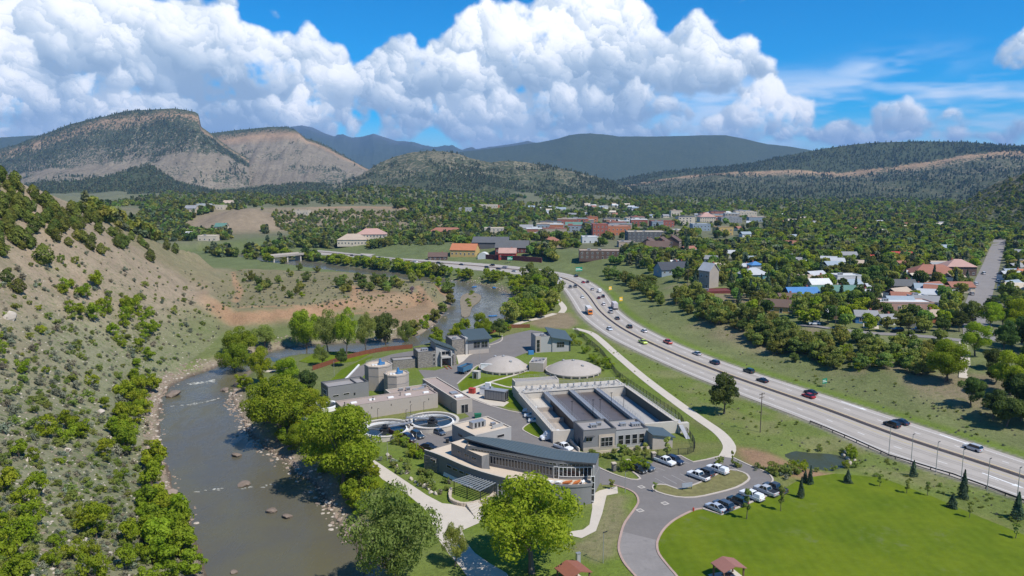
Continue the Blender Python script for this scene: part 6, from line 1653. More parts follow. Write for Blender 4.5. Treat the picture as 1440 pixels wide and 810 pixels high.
# ---- traffic
def hw_at(px, py):
    x, y = P(px, py)
    best = None
    for f in (.14, .33, .66, .86):
        ln = hw_line(f)
        d = [math.dist(q, (x, y)) for q in ln]; i = int(np.argmin(d))
        if best is None or d[i] < best[0]: best = (d[i], f, i, ln)
    _, f, i, ln = best; i0, i1 = max(i - 1, 0), min(i + 1, len(ln) - 1)
    an = math.atan2(ln[i1][1] - ln[i0][1], ln[i1][0] - ln[i0][0])       # lines start at the near end
    return x, y, an if f > .5 else an + math.pi
HG = 'vehicles driving on the highway'
traffic = [
    ('suv', SILVER, 1368, 633, 'silver suv alone on the highway nearest the right edge'), ('suv', BLACK, 1254, 600, 'black suv overtaking a dark car on the highway'), ('sedan', NAVY, 1267, 596, 'dark blue car beside the black suv on the highway'),
    ('sedan', RED_, 1137, 559, 'red car on the highway beside a black one, near the green sign'), ('sedan', BLACK, 1140, 554, 'black car beside the red car on the highway'), ('sedan', BLACK, 1072, 537, 'black car on the highway above the wooden pole'),
    ('suv', (.01, .04, .035), 1053, 524, 'dark green suv on the highway uphill of the black car'), ('suv', NAVY, 1005, 512, 'dark blue suv on the far lanes right of the round bush'), ('sedan', SILVER, 980, 499, 'silver car on the far lanes behind the dark blue suv'),
    ('pickup', (.45, .03, .02), 939, 483, 'red pickup on the far lanes level with the lime truck'), ('pickup', (.42, .55, .02), 904, 483, 'lime yellow pickup on the near lanes'), ('sedan', WHITE, 906, 467, 'white car on the far lanes above the lime truck'),
    ('suv', BLACK, 885, 461, 'black suv on the far lanes left of the white car'), ('sedan', (.6, .65, .72), 857, 464, 'pale blue-white car on the near lanes above the domes'), ('sedan', DGREY, 868, 449, 'dark grey car following the pickup through the bend'),
    ('pickup', SILVER, 859, 440, 'silver pickup beside the red lorry in the bend'), ('sedan', WHITE, 849, 429, 'white car just ahead of the red lorry in the bend'), ('sedan', WHITE, 819, 419, 'white car alone on the near lanes in the bend'),
    ('suv', BLACK, 848, 418, 'black suv beside a dark red car in the bend'), ('sedan', (.12, .015, .015), 842, 420, 'dark red car beside the black suv in the bend'), ('van', WHITE, 843, 411, 'white van in the upper part of the bend'),
    ('sedan', SILVER, 833, 408, 'silver car behind the white van in the bend'), ('suv', DGREY, 802, 405, 'dark grey suv on the near lanes where the bend begins'), ('suv', BLACK, 809, 404, 'black suv beside the dark grey one where the bend begins'),
    ('sedan', RED_, 820, 398, 'small red car at the top of the bend'), ('sedan', BLACK, 826, 397.5, 'black car beside the small red car at the top of the bend'), ('sedan', WHITE, 776, 393, 'first of two white cars side by side before the bend'),
    ('sedan', WHITE, 787, 393, 'second of two white cars side by side before the bend'), ('suv', BLACK, 810, 389.5, 'black suv on the outermost lane below the green sign'), ('suv', NAVY, 768, 388.5, 'dark blue suv left of the two white cars'),
    ('suv', BLACK, 747, 386, 'black suv on the near lanes above the river trees'), ('sedan', SILVER, 723, 382.5, 'silver car on the near lanes left of a black suv'), ('van', (.3, .3, .32), 710, 378, 'grey van with pale roof on the distant highway'),
    ('sedan', BLACK, 701, 379, 'black car just left of the grey van'), ('suv', BLACK, 692, 374, 'black suv on the far lanes below the red wall'), ('suv', DGREY, 685, 377, 'dark grey suv on the distant straight of the highway'),
    ('sedan', NAVY, 649, 373, 'dark blue car on the distant straight below the orange roofed building'), ('suv', BLACK, 617, 371, 'black suv on the distant straight near the shrubs'), ('sedan', WHITE, 584, 368.5, 'white car on the distant straight'),
    ('sedan', BLACK, 534, 363.5, 'black car at the far end near the slip road'), ('sedan', DGREY, 527, 364, 'dark grey car at the far end next to a black one'), ('sedan', NAVY, 515, 362.5, 'dark blue car where the slip road leaves'),
    ('suv', BLACK, 510, 361, 'black suv where the slip road leaves'), ('sedan', BLACK, 495, 360, 'last dark car at the far left end of the highway')]
for k, c_, px, py, lab in traffic:
    x, y, an = hw_at(px, py); vehicle(k, c_, x, y, an, lab, .07, HG, False)
def lorry(px, py, cabc, boxc, label):
    x, y, an = hw_at(px, py); o = tag(empty('lorry', (x, y, .07), an), label, 'lorry', HG)
    cm = pmat('cab_%d' % (cabc[0] * 100), cabc, .4)
    MB().hexa([(3.4, -1.15, .6), (5.6, -1.15, .6), (5.6, 1.15, .6), (3.4, 1.15, .6)], [(3.4, -1.1, 2.7), (5.1, -1.1, 2.7), (5.1, 1.1, 2.7), (3.4, 1.1, 2.7)]).build('cab', cm, o); MB().hexa([(5.45, -.95, 1.6), (5.52, -.95, 1.6), (5.52, .95, 1.6), (5.45, .95, 1.6)], [(5.15, -.9, 2.5), (5.22, -.9, 2.5), (5.22, .9, 2.5), (5.15, .9, 2.5)]).build('windscreen', M['glass'], o)
    MB().box(-5, 3.2, -1.25, 1.25, 1.0, 3.7).build('box_body', pmat('lorry_box_%d' % (boxc[0] * 100), boxc, .5), o); MB().box(-5, 5.4, -.5, .5, .55, .99).build('chassis', M['dark'], o)
    for wx in (-4, -3, 4.4):
        for s in (-1, 1): shared('wheel', ('wheel', .5), wheel_mesh(.5), o, (wx, s * 1.05, .5))
lorry(828, 441, (.70, .20, .02), (.6, .58, .56), 'orange-cabbed lorry with white box on the near lanes of the bend')
lorry(864, 434, (.5, .03, .03), (.55, .5, .5), 'red-cabbed lorry on the outer lanes of the bend')
# cars in town and along the street
town_cars = [(1383, 386, 'white', 'parked along the left side of the straight street'), (1372, 401, 'white', 'parked nearer on the left side of the straight street'), (1403, 397, 'white', 'parked on the right side of the straight street'), (1366, 415, 'silver', 'parked at the left kerb of the straight street'), (1145, 457, 'white', 'parked on the lane above the highway bank'),
             (1262, 466, 'black', 'in front of the grey house by the lane'), (1290, 466, 'silver', 'on the drive beside the grey house by the lane'), (1222, 437, 'white', 'parked in the pale alley')]
for px, py, cn, wh in town_cars:
    x, y, z = hit(px, py); vehicle('suv', {'white': WHITE, 'silver': SILVER, 'black': BLACK}[cn], x, y, R(75 if px > 1300 else 170), cn + ' car ' + wh, z + .15, 'cars parked in the neighbourhood', False)
# rafts on the river
for i, (px, py, cn) in enumerate(((693, 445, 'on the lower pool of the far river bend'), (667, 404, 'near the far bank of the river bend'), (695, 405, 'below the highway trees at the river bend'), (708, 438, 'close to the right bank of the river bend'))):
    x, y = P(px, py, RIVER_Z); o = tag(empty('raft', (x, y, RIVER_Z + .02), R(20 + 40 * i)), 'blue inflatable raft ' + cn, 'raft', 'rafts on the river')
    b = MB(); n = 20; pts = [(2.3 * math.cos(2 * math.pi * k / n) * (1 if abs(math.cos(2 * math.pi * k / n)) > .3 else 1), 1.0 * math.sin(2 * math.pi * k / n)) for k in range(n)]
    for k in range(n): b.bar((*pts[k], .28), (*pts[(k + 1) % n], .28), .28, 6)
    b.build('tube', pmat('raft_blue', (.04, .17, .38), .5), o); MB().prism([(x_ * .9, y_ * .85) for x_, y_ in pts], .05, .12).build('floor', pmat('raft_grey', (.2, .22, .25), .7), o)
    for s in (-.7, .3): MB().box(s, s + .3, -.8, .8, .35, .55).build('thwart', pmat('raft_blue', (.04, .17, .38)), o)
# ================================================================== VEGETATION
def leaf_mat(name, c1, c2, trans=0.46, hv=0.12):
    m = bpy.data.materials.new(name); m.use_nodes = True
    t = NT(m.node_tree); b = t.n['Principled BSDF']; out = t.n['Material Output']
    oi = t.node('ShaderNodeObjectInfo'); geo = t.node('ShaderNodeNewGeometry')
    n = t.noise(geo.outputs['Position'], 0.45, 3, .6)
    col = t.mix(t.mapr(n, .38, .62), c4(c1), c4(c2))
    f = t.mapr(oi.outputs['Random'], 0, 1, 1 - hv * 1.6, 1 + hv * 1.6, smooth=False)
    col = t.mix(1.0, col, t.xyz(t.math('MULTIPLY', f, t.mapr(t.math('FRACT', t.math('MULTIPLY', oi.outputs['Random'], 7.3)), 0, 1, 1 - hv, 1 + hv, smooth=False)), f, f), 'MULTIPLY')
    t.put(b.inputs['Base Color'], col); b.inputs['Roughness'].default_value = .7; b.inputs['Specular IOR Level'].default_value = .2
    tr = t.node('ShaderNodeBsdfTranslucent'); t.put(tr.inputs[0], t.mix(1.0, col, (1.1, 1.15, .6, 1), 'MULTIPLY'))
    mx = t.node('ShaderNodeMixShader'); mx.inputs[0].default_value = trans
    t.l.new(b.outputs[0], mx.inputs[1]); t.l.new(tr.outputs[0], mx.inputs[2]); t.l.new(mx.outputs[0], out.inputs[0])
    return m
LM = dict(bright=leaf_mat('cottonwood_leaves', (.215, .290, .012), (.315, .370, .026)), mid=leaf_mat('willow_leaves', (.225, .275, .055), (.30, .345, .085)), town=leaf_mat('town_tree_leaves', (.145, .190, .042), (.250, .280, .058), hv=.3),
          olive=leaf_mat('bank_tree_leaves', (.190, .230, .050), (.275, .300, .070), hv=.22), juniper=leaf_mat('juniper_foliage', (.085, .110, .018), (.150, .170, .026), .15, .18), grey=leaf_mat('grey_brush_twigs', (.165, .170, .115), (.225, .225, .15), .1, .2),
          spruce=leaf_mat('spruce_needles', (.050, .082, .044), (.090, .130, .072), .1), dark=leaf_mat('dark_grove_leaves', (.075, .120, .028), (.145, .195, .042), hv=.2), pine=leaf_mat('pine_forest_needles', (.085, .108, .054), (.135, .150, .072), .1, .22), lilac=leaf_mat('blossom', (.30, .20, .24), (.38, .27, .30)))
M['bark'] = pmat('bark', (.13, .105, .085), .95, var=.2, bump=.4); M['bark_p'] = pmat('pale_bark', (.30, .27, .23), .9, var=.2)

def leaves(pos, nrm_out, size, rg, droop=0.0):
    """arrays of rhombic leaf sprays at positions, loosely facing outward"""
    n = len(pos)
    d = nrm_out + rg.normal(size=(n, 3)) * 0.5
    d /= np.linalg.norm(d, axis=1)[:, None] + 1e-9
    a = np.cross(d, rg.normal(size=(n, 3))); a /= np.linalg.norm(a, axis=1)[:, None] + 1e-9
    b = np.cross(d, a)
    s = size * rg.uniform(.6, 1.35, size=(n, 1))
    a2, b2 = a * s, b * s * rg.uniform(.5, .9, size=(n, 1))
    v = np.stack([pos - a2, pos - b2 * .9 + d * s * .15, pos + a2, pos + b2 * .9 - d * s * .1], 1).reshape(-1, 3)
    return v
def leaf_mesh(name, v, mats, extra=None):
    n = len(v) // 4
    me = bpy.data.meshes.new(name)
    ev, ef = (extra.v, extra.f) if extra else ([], [])
    co = np.concatenate([v, np.array(ev).reshape(-1, 3)]) if ev else v
    me.vertices.add(len(co)); me.vertices.foreach_set('co', co.astype(np.float32).ravel())
    loops = list(range(4 * n)); starts = list(range(0, 4 * n, 4)); tot = [4] * n; mi = [0] * n; k = 4 * n
    for f in ef: starts.append(k); tot.append(len(f)); loops += [i + 4 * n for i in f]; k += len(f); mi.append(1)
    me.loops.add(len(loops)); me.loops.foreach_set('vertex_index', loops)
    me.polygons.add(len(starts)); me.polygons.foreach_set('loop_start', starts); me.polygons.foreach_set('loop_total', tot); me.polygons.foreach_set('material_index', mi)
    for m in mats: me.materials.append(m)
    me.update(calc_edges=True)
    return me
def crown_points(rg, n, R_, H_, z0, nl, lr=(.28, .45), top=1.0):
    """positions and outward directions over the outer parts of several lobes inside an egg-shaped crown"""
    lob = []
    for i in range(nl):
        for _ in range(40):
            q = rg.uniform(-1, 1, 3)
            if np.linalg.norm(q) < .86: break
        z = z0 + H_ * (.5 + .5 * q[2]); wid = 1 - .35 * max(q[2], 0) ** 2 * top
        lob.append((q[0] * R_ * .8 * wid, q[1] * R_ * .8 * wid, z, rg.uniform(*lr) * R_))
    L = np.array(lob); w = L[:, 3] ** 2; idx = rg.choice(nl, n, p=w / w.sum())
    d = rg.normal(size=(n, 3)); d[:, 2] += .35; d /= np.linalg.norm(d, axis=1)[:, None]
    rr = rg.uniform(.55, 1.0, n) ** .6
    rr *= 1 + .18 * np.sin(d[:, 0] * 7 + idx) * np.cos(d[:, 1] * 6 + idx * 2)
    pos = L[idx, :3] + d * (L[idx, 3] * rr)[:, None] * np.array([1, 1, .8])
    return pos, d, L
def limb_tree(rg, H_, L, r0, z_split):
    b = MB(); lean = rg.uniform(-.06, .06, 2) * H_
    top = (lean[0], lean[1], z_split)
    n = 9
    b.add([(r0 * 1.5 * math.cos(i), r0 * 1.5 * math.sin(i), -.5) for i in np.linspace(0, 2 * math.pi, n, False)] + [(top[0] * .5 + r0 * math.cos(i), top[1] * .5 + r0 * math.sin(i), z_split * .5) for i in np.linspace(0, 2 * math.pi, n, False)] + [(top[0] + r0 * .8 * math.cos(i), top[1] + r0 * .8 * math.sin(i), z_split) for i in np.linspace(0, 2 * math.pi, n, False)],
          [(i, (i + 1) % n, n + (i + 1) % n, n + i) for i in range(n)] + [(n + i, n + (i + 1) % n, 2 * n + (i + 1) % n, 2 * n + i) for i in range(n)])
    for k in range(min(len(L), 9)):
        p = Vector(top); q = Vector(L[k][:3]); m = p.lerp(q, .5) + Vector((0, 0, -.06 * H_)) + Vector(rg.normal(size=3) * .03 * H_)
        for (u, v, ra) in ((p, m, r0 * .42), (m, q, r0 * .24)):
            d = v - u; e = d.normalized(); a = e.orthogonal().normalized(); c = e.cross(a); nn = 6
            lo = [tuple(u + (a * math.cos(i) + c * math.sin(i)) * ra) for i in np.linspace(0, 2 * math.pi, nn, False)]; hi = [tuple(v + (a * math.cos(i) + c * math.sin(i)) * ra * .6) for i in np.linspace(0, 2 * math.pi, nn, False)]
            b.hexa(lo, hi)
    return b
PROTO = {}
def proto_broad(key, seed, n, R_, H_, leaf, mat, nl, trunk=True, z0=None, lr=(.28, .45), bark='bark', onemesh=False):
    rg = np.random.default_rng(seed)
    z0 = (H_ * .22 if z0 is None else z0)
    pos, d, L = crown_points(rg, n, R_, H_ - z0, z0, nl, lr)
    v = leaves(pos, d, leaf, rg)
    tr = limb_tree(rg, H_, L, max(.035 * R_ + .04, .06), max(z0 * 1.1, H_ * .2))
    if onemesh: PROTO[key] = (leaf_mesh(key, v, [LM[mat], M[bark]], tr), None)
    else: PROTO[key] = (leaf_mesh('crown', v, [LM[mat]]), tr.mesh('trunk', M[bark]))
def proto_cone(key, seed, n, R_, H_, leaf, mat, tiers=9, egg=False, onemesh=True):
    rg = np.random.default_rng(seed)
    z = rg.uniform(0, 1, n) ** 1.15
    prof = (np.sin(np.pi * np.clip(z * .86 + .14, 0, 1)) ** .75 if egg else (1 - z) ** .85)
    if not egg: prof = prof * (.72 + .28 * np.abs(np.sin(z * tiers * np.pi)))
    an = rg.uniform(0, 2 * np.pi, n); rr = R_ * prof * rg.uniform(.45, 1, n) ** .5 * (1 + .22 * np.sin(an * 3 + z * 9 + seed))
    pos = np.stack([rr * np.cos(an), rr * np.sin(an), .06 * H_ + z * H_ * .94 - (0 if egg else .08 * rr)], 1)
    d = np.stack([np.cos(an), np.sin(an), np.full(n, .5 if egg else .25)], 1)
    v = leaves(pos, d, leaf, rg)
    tr = MB().cyl(0, 0, .05 * R_ + .05, -.4, H_ * .8, 7, .03)
    if onemesh: PROTO[key] = (leaf_mesh(key, v, [LM[mat], M['bark']], tr), None)
    else: PROTO[key] = (leaf_mesh('crown', v, [LM[mat]]), tr.mesh('trunk', M['bark']))
# unit trees: radius and height as given; scaled when placed
for i in range(3): proto_broad('cottonwood%d' % i, 300 + i, 17000, 9.0, 15.0, .215, 'bright', 50, lr=(.11, .29))
for i in range(2): proto_broad('willow%d' % i, 310 + i, 14000, 7.5, 12.0, .175, 'mid', 48, lr=(.11, .29))
for i in range(3): proto_broad('bushtree%d' % i, 320 + i, 1900, 2.6, 4.6, .18, 'bright', 24, z0=.5, lr=(.14, .32))
for i in range(2): proto_broad('scrub%d' % i, 330 + i, 700, 1.8, 2.4, .15, 'mid', 16, z0=.1, lr=(.14, .32), onemesh=True)
for i in range(2): proto_broad('shrub%d' % i, 335 + i, 1150, 2.4, 3.8, .17, 'bright', 22, z0=.15, lr=(.13, .30), onemesh=True)
for i in range(2): proto_broad('brush%d' % i, 340 + i, 420, 1.4, 1.6, .13, 'grey', 13, z0=.05, lr=(.15, .34), onemesh=True)
for i in range(3): proto_broad('banktree%d' % i, 350 + i, 1900, 4.2, 6.2, .32, 'olive', 26, z0=.7, lr=(.13, .32), onemesh=True)
for i in range(4): proto_broad('towntree%d' % i, 360 + i, 1300, 5.2, 9.0, .52, 'town', 20, z0=1.6, lr=(.16, .36), onemesh=True)
proto_broad('limetree', 366, 1100, 4.6, 8.0, .6, 'bright', 10, z0=1.2, onemesh=True)
for i in range(2): proto_broad('grove%d' % i, 370 + i, 8000, 7.0, 13.0, .28, 'dark', 34, lr=(.13, .31))
for i in range(2): proto_broad('farbroad%d' % i, 380 + i, 170, 5.0, 8.5, 1.7, 'town', 7, z0=1.0, onemesh=True)
proto_broad('farolive', 383, 150, 4.6, 7.0, 1.5, 'olive', 7, z0=.8, onemesh=True)
for i in range(2): proto_cone('juniper%d' % i, 390 + i, 1100, 2.0, 5.2, .26, 'juniper', egg=True)
for i in range(2): proto_cone('spruce%d' % i, 400 + i, 1900, 2.0, 7.5, .24, 'spruce', 11, onemesh=False)
for i in range(2): proto_cone('townpine%d' % i, 405 + i, 700, 3.0, 13.0, .6, 'spruce', 9)
for i in range(2): proto_cone('farpine%d' % i, 410 + i, 60, 2.6, 10.0, 1.9, 'pine', 5)
proto_cone('farjuniper', 415, 60, 2.6, 4.6, 1.3, 'pine', 5, egg=True)
proto_broad('sapling', 420, 500, 1.3, 5.0, .20, 'mid', 7, z0=1.6)
proto_broad('blossom', 421, 500, 2.2, 4.5, .26, 'lilac', 7, z0=.8, onemesh=True)

def plant(key, name, label, cat, x, y, z=None, s=1.0, sz=None, group=None, rz=None):
    z = float(tz(x, y)) if z is None else z
    crown, trunk = PROTO[key]; rz = rng.uniform(0, 6.28) if rz is None else rz
    sc_ = (s, s, sz if sz else s)
    if trunk is None:
        o = bpy.data.objects.new(name, crown); o.location = (x, y, z - .05); o.rotation_euler.z = rz; o.scale = sc_; link(o)
    else:
        o = empty(name, (x, y, z - .05), rz); o.scale = sc_
        link(bpy.data.objects.new('crown', crown), o); link(bpy.data.objects.new('trunk', trunk), o)
    return tag(o, label, cat, group)
def plant_px(key, name, label, cat, px, pyb, wpx, hpx=None, group=None):
    """base pixel, crown width and height in photo pixels"""
    x, y, z = hit(px, pyb); k = math.hypot(math.hypot(x, y), CAM_H - z) / FOC
    b = PROTO_R[key.rstrip('0123456789')]; s = wpx * k / (2 * b[0]); sz = (hpx * k * 1.04 / b[1]) if hpx else s
    return plant(key, name, label, cat, x, y, z, s, sz, group)
PROTO_R = dict(cottonwood=(9.4, 15.3), willow=(7.8, 12.3), bushtree=(2.8, 4.7), scrub=(1.9, 2.4), shrub=(2.5, 3.9), brush=(1.5, 1.6), banktree=(4.5, 6.3), towntree=(5.5, 9.2), limetree=(5.0, 8.2), grove=(7.3, 13.2), juniper=(2.0, 5.2), spruce=(2.0, 7.5), townpine=(3.0, 13.0), sapling=(1.4, 5.0), blossom=(2.3, 4.6))
# ---- the trees one can name
big = [
    ('cottonwood0', 748, 806, 184, 128, 'large spreading cottonwood hiding the right end of the plaza'), ('willow0', 550, 838, 150, 146, 'large grey-green willow at the lower edge beside the river'), ('cottonwood1', 480, 692, 146, 114, 'large bright cottonwood on the riverbank left of the curved building'),
    ('cottonwood2', 390, 620, 122, 88, 'broad bright cottonwood leaning over the river below the pavilion'), ('cottonwood1', 440, 600, 60, 52, 'bright cottonwood beside the grey building'), ('cottonwood0', 425, 636, 50, 40, 'smaller bright tree between the two big riverbank cottonwoods'),
    ('cottonwood2', 455, 662, 78, 66, 'bright tree filling the gap between the big riverbank cottonwoods'), ('cottonwood0', 414, 592, 64, 54, 'bright tree in front of the oval white cover'), ('willow1', 505, 668, 50, 42, 'grey-green tree at the head of the riverside path'),
    ('cottonwood2', 338, 505, 66, 42, 'bright tree on the river point upstream of the rapids'), ('cottonwood0', 330, 530, 58, 44, 'bright round tree at the narrow of the river'), ('cottonwood1', 366, 540, 40, 48, 'bright tree on the rocky right bank by the pavilion'), ('willow1', 372, 490, 44, 32, 'grey-green willow above the river narrows'),
    ('cottonwood0', 432, 497, 62, 62, 'tall cottonwood at the left of the park grove'), ('willow0', 462, 498, 44, 60, 'grey-green tree second in the park grove'), ('cottonwood2', 487, 500, 46, 66, 'tall dark-trunked cottonwood in the middle of the park grove'), ('willow1', 515, 497, 38, 56, 'slim tree right of the middle of the park grove'), ('grove0', 543, 492, 48, 54, 'darker tree at the right end of the park grove'), ('willow0', 570, 488, 30, 36, 'small grey-green tree beyond the park grove'),
    ('grove1', 480, 515, 24, 24, 'dark round tree beside the timber fence'), ('willow1', 452, 515, 28, 30, 'young tree on the park lawn'), ('cottonwood1', 405, 545, 44, 40, 'bright tree hiding the pavilion terrace'), ('grove0', 430, 560, 40, 40, 'darker tree behind the grey building'),
    ('grove1', 1018, 582, 58, 54, 'round green tree alone on the highway verge'), ('cottonwood0', 646, 480, 24, 28, 'pale green tree behind the truck bay building'), ('cottonwood1', 676, 474, 34, 34, 'bright tree on the riverbank above the upper hall'), ('grove1', 702, 474, 30, 26, 'dark green tree at the corner of the upper yard'),
    ('willow1', 640, 797, 44, 60, 'thin grey-green tree on the lower plaza'), ('grove1', 512, 690, 30, 26, 'dark small tree in the shade beside the riverside path')]
for k, px, py, w, h, lab in big: plant_px(k, 'tree', lab, 'tree', px, py, w, h)
small = [('spruce0', 1354, 701, 13, 34, 'tall blue-green spruce beside the highway lawn'), ('spruce1', 1284, 670, 10, 20, 'medium spruce on the slope below the lamp poles'), ('spruce0', 1430, 730, 15, 31, 'dark spruce at the far right of the lawn'), ('spruce1', 1339, 714, 13, 17, 'small blue spruce left of the tall one'),
         ('spruce0', 1192, 679, 12, 17, 'small blue spruce at the top corner of the lawn'), ('spruce1', 1139, 681, 9, 24, 'slim dark spruce next to the pond'), ('spruce0', 1126, 700, 10, 27, 'slim dark spruce at the end of the car park'), ('spruce1', 1132, 678, 9, 16, 'little spruce between the two slim ones'), ('spruce1', 1107, 668, 9, 14, 'little spruce above the car park end')]
for k, px, py, w, h, lab in small: plant_px(k, "spruce_tree", lab, "spruce", px, py, w, h)
young = [(1050, 730, 18, 42, 'young tree between the parked cars and the lawn'), (1098, 719, 14, 34, 'young tree on the lawn edge near the silver pickup'), (1304, 697, 10, 18, 'thin sapling on the slope right of the lawn'), (1363, 728, 10, 20, 'thin sapling near the tall spruce'), (921, 692, 9, 14, 'sapling at the left tip of the car park island'), (1029, 658, 6, 24, 'sapling at the top kerb of the car park'), (874, 648, 18, 24, 'young tree in front of the control building, left one'), (907, 648, 16, 26, 'young tree in front of the control building, middle one'), (937, 645, 18, 30, 'young tree in front of the annex roof of the control building'),
         (860, 688, 12, 14, 'small bush at the walkway corner by the curved building'), (1275, 694, 10, 17, 'little rounded tree on the lawn edge'), (1237, 684, 10, 16, 'little rounded tree near the top of the lawn'), (1428, 757, 12, 18, 'little rounded tree at the right edge of the lawn')]
for px, py, w, h, lab in young: plant_px('sapling', 'young_tree', lab, 'tree', px, py, w, h)
plant_px('blossom', 'blossoming_tree', 'small lilac blossoming tree on the bench above the river', 'tree', 580, 414, 9, 12)

def in_px(poly_px, n, seed, reject=None):
    """n points scattered over the ground seen inside a photo outline"""
    rg = np.random.default_rng(seed); xs = [p[0] for p in poly_px]; ys = [p[1] for p in poly_px]; out = []
    pp = [(a * 1.0, b * 1.0) for a, b in poly_px]
    tries = 0
    while len(out) < n and tries < n * 12:
        m = 64; X = rg.uniform(min(xs), max(xs), m); Y = rg.uniform(min(ys), max(ys), m); tries += m
        ok = inside(X, Y, pp)
        for x, y in zip(X[ok], Y[ok]):
            if len(out) >= n: break
            q = hit(x, y)
            if reject is not None and reject(q): continue
            out.append(q)
    return out
_RIVD = RIV
def wet(q, m=1.5): return bool(sdist(np.array([q[0]]), np.array([q[1]]), RIV)[0] < m)
BLOCK = []
def scatter(region, n, seed, keys, name, label, cat, smin, smax, group, rej=wet, vs=(.85, 1.2)):
    rg = np.random.default_rng(seed + 5000)
    for (x, y, z) in in_px(region, n, seed, rej):
        k = keys[int(rg.integers(len(keys)))]; s = rg.uniform(smin, smax)
        plant(k, name, label, cat, x, y, z, s, s * rg.uniform(*vs), group, rg.uniform(0, 6.28))
slope_low = [(0, 425), (60, 428), (130, 420), (195, 430), (240, 470), (250, 495), (225, 530), (208, 560), (205, 600), (212, 650), (232, 690), (250, 740), (268, 800), (268, 850), (-40, 850), (-40, 425)]
scatter(slope_low, 95, 11, ['shrub0', 'scrub1', 'scrub0'], 'green_shrub', 'leafy green shrub on the lower hillside', 'shrub', .5, 1.15, 'leafy shrubs on the lower left hillside')
scatter([(0, 640), (100, 600), (180, 560), (205, 590), (212, 650), (232, 690), (250, 740), (268, 810), (-30, 850)], 42, 12, ['shrub0', 'shrub1', 'bushtree0', 'bushtree1'], 'green_bush', 'bright bush on the slope above the river', 'shrub', .65, 1.3, 'bright bushes on the slope above the river')
scatter([(180, 480), (215, 500), (222, 540), (200, 600), (225, 660), (252, 740), (275, 810), (230, 810), (190, 700), (165, 600), (170, 520)], 40, 13, ['bushtree0', 'bushtree1', 'bushtree2'], 'riverside_bush', 'tall bright bush lining the left riverbank', 'shrub', .9, 1.7, 'tall bushes lining the left riverbank')
scatter([(60, 410), (130, 400), (210, 440), (240, 470), (230, 490), (150, 470), (80, 440)], 26, 14, ['bushtree2', 'shrub1'], 'green_bush', 'green bush in the hillside gully', 'shrub', .8, 1.5, 'bushes in the gully across the left hillside')
scatter([(0, 420), (230, 470), (215, 560), (210, 640), (0, 640)], 95, 15, ['brush0', 'brush1', 'scrub1'], 'grey_shrub', 'grey twiggy shrub on the lower hillside', 'shrub', .7, 1.5, 'grey shrubs on the lower left hillside')
scatter([(-20, 240), (30, 256), (70, 285), (120, 300), (160, 312), (190, 335), (222, 360), (212, 368), (170, 352), (130, 340), (95, 352), (70, 350), (30, 352), (-20, 372)], 95, 16, ['juniper0', 'juniper1'], 'juniper_tree', 'yellow-green juniper on the upper hillside', 'juniper', .65, 1.3, 'junipers on the upper left hillside', vs=(.8, 1.15))
scatter([(0, 250), (60, 285), (150, 315), (200, 345), (120, 325), (40, 320), (0, 320)], 38, 161, ['juniper0', 'juniper1'], 'juniper_tree', 'yellow-green juniper on the upper hillside', 'juniper', .75, 1.35, 'junipers on the upper left hillside', vs=(.8, 1.15))
scatter([(0, 350), (90, 350), (180, 370), (300, 400), (310, 440), (260, 480), (180, 430), (60, 420), (0, 430)], 48, 17, ['brush0', 'brush1', 'scrub0'], 'dry_shrub', 'grey-green shrub on the bare dirt slope', 'shrub', .6, 1.4, 'shrubs dotted on the bare dirt slope')
for i, (px, py, w, h) in enumerate(((62, 372, 22, 24), (26, 345, 20, 22), (10, 398, 14, 16), (27, 412, 16, 17), (235, 352, 9, 14), (247, 357, 9, 14), (212, 368, 12, 16), (128, 352, 12, 15), (143, 358, 12, 14))):
    plant_px('juniper%d' % (i % 2), 'juniper_tree', ['dense juniper standing clear of the others on the dirt slope', 'dense juniper at the left edge above the bare slope', 'small grey-green juniper at the left edge of the dirt slope', 'dark juniper low on the dirt slope at the left edge', 'first of a pair of small junipers on the grassy shoulder', 'second of a pair of small junipers on the grassy shoulder', 'last juniper at the lower tip of the hillside stand', 'small juniper below the hillside stand', 'small juniper just right of another below the hillside stand'][i], 'juniper', px, py, w, h)
# riverbank right and around the park
bank_r = [(318, 500), (345, 510), (345, 535), (330, 545), (350, 590), (380, 625), (410, 640), (430, 620), (400, 570), (420, 540), (440, 515), (400, 510)]
scatter(bank_r, 26, 21, ['bushtree0', 'bushtree1', 'shrub0'], 'riverside_bush', 'bright bush on the right riverbank', 'shrub', .7, 1.5, 'bushes on the right riverbank')
scatter([(430, 655), (470, 690), (490, 715), (510, 740), (560, 745), (540, 700), (515, 665), (500, 660)], 26, 22, ['bushtree2', 'shrub1', 'scrub1'], 'riverside_bush', 'bush between the riverside path and the rocks', 'shrub', .6, 1.2, 'bushes between the path and the river rocks')
scatter([(520, 640), (548, 640), (598, 660), (632, 680), (630, 700), (600, 690), (560, 665)], 34, 23, ['scrub0', 'scrub1', 'brush0'], 'planted_shrub', 'low shrub in the rock garden beside the path', 'shrub', .45, .9, 'low shrubs in the rock garden')
scatter([(560, 612), (600, 640), (590, 655), (545, 625), (530, 620)], 16, 24, ['shrub0', 'scrub0'], 'planted_shrub', 'leafy shrub along the inner side of the timber fence', 'shrub', .6, 1.0, 'shrubs beside the timber fence')
scatter([(830, 640), (905, 633), (915, 640), (830, 648)], 26, 25, ['scrub0', 'scrub1'], 'hedge_shrub', 'low shrub in the bed before the control building', 'shrub', .4, .75, 'shrubs before the control building', None)
scatter([(868, 660), (890, 652), (915, 648), (905, 664), (885, 668)], 14, 26, ['scrub0', 'shrub0'], 'hedge_shrub', 'shrub between the gate pillars', 'shrub', .4, .8, 'shrubs between the gate pillars', None)
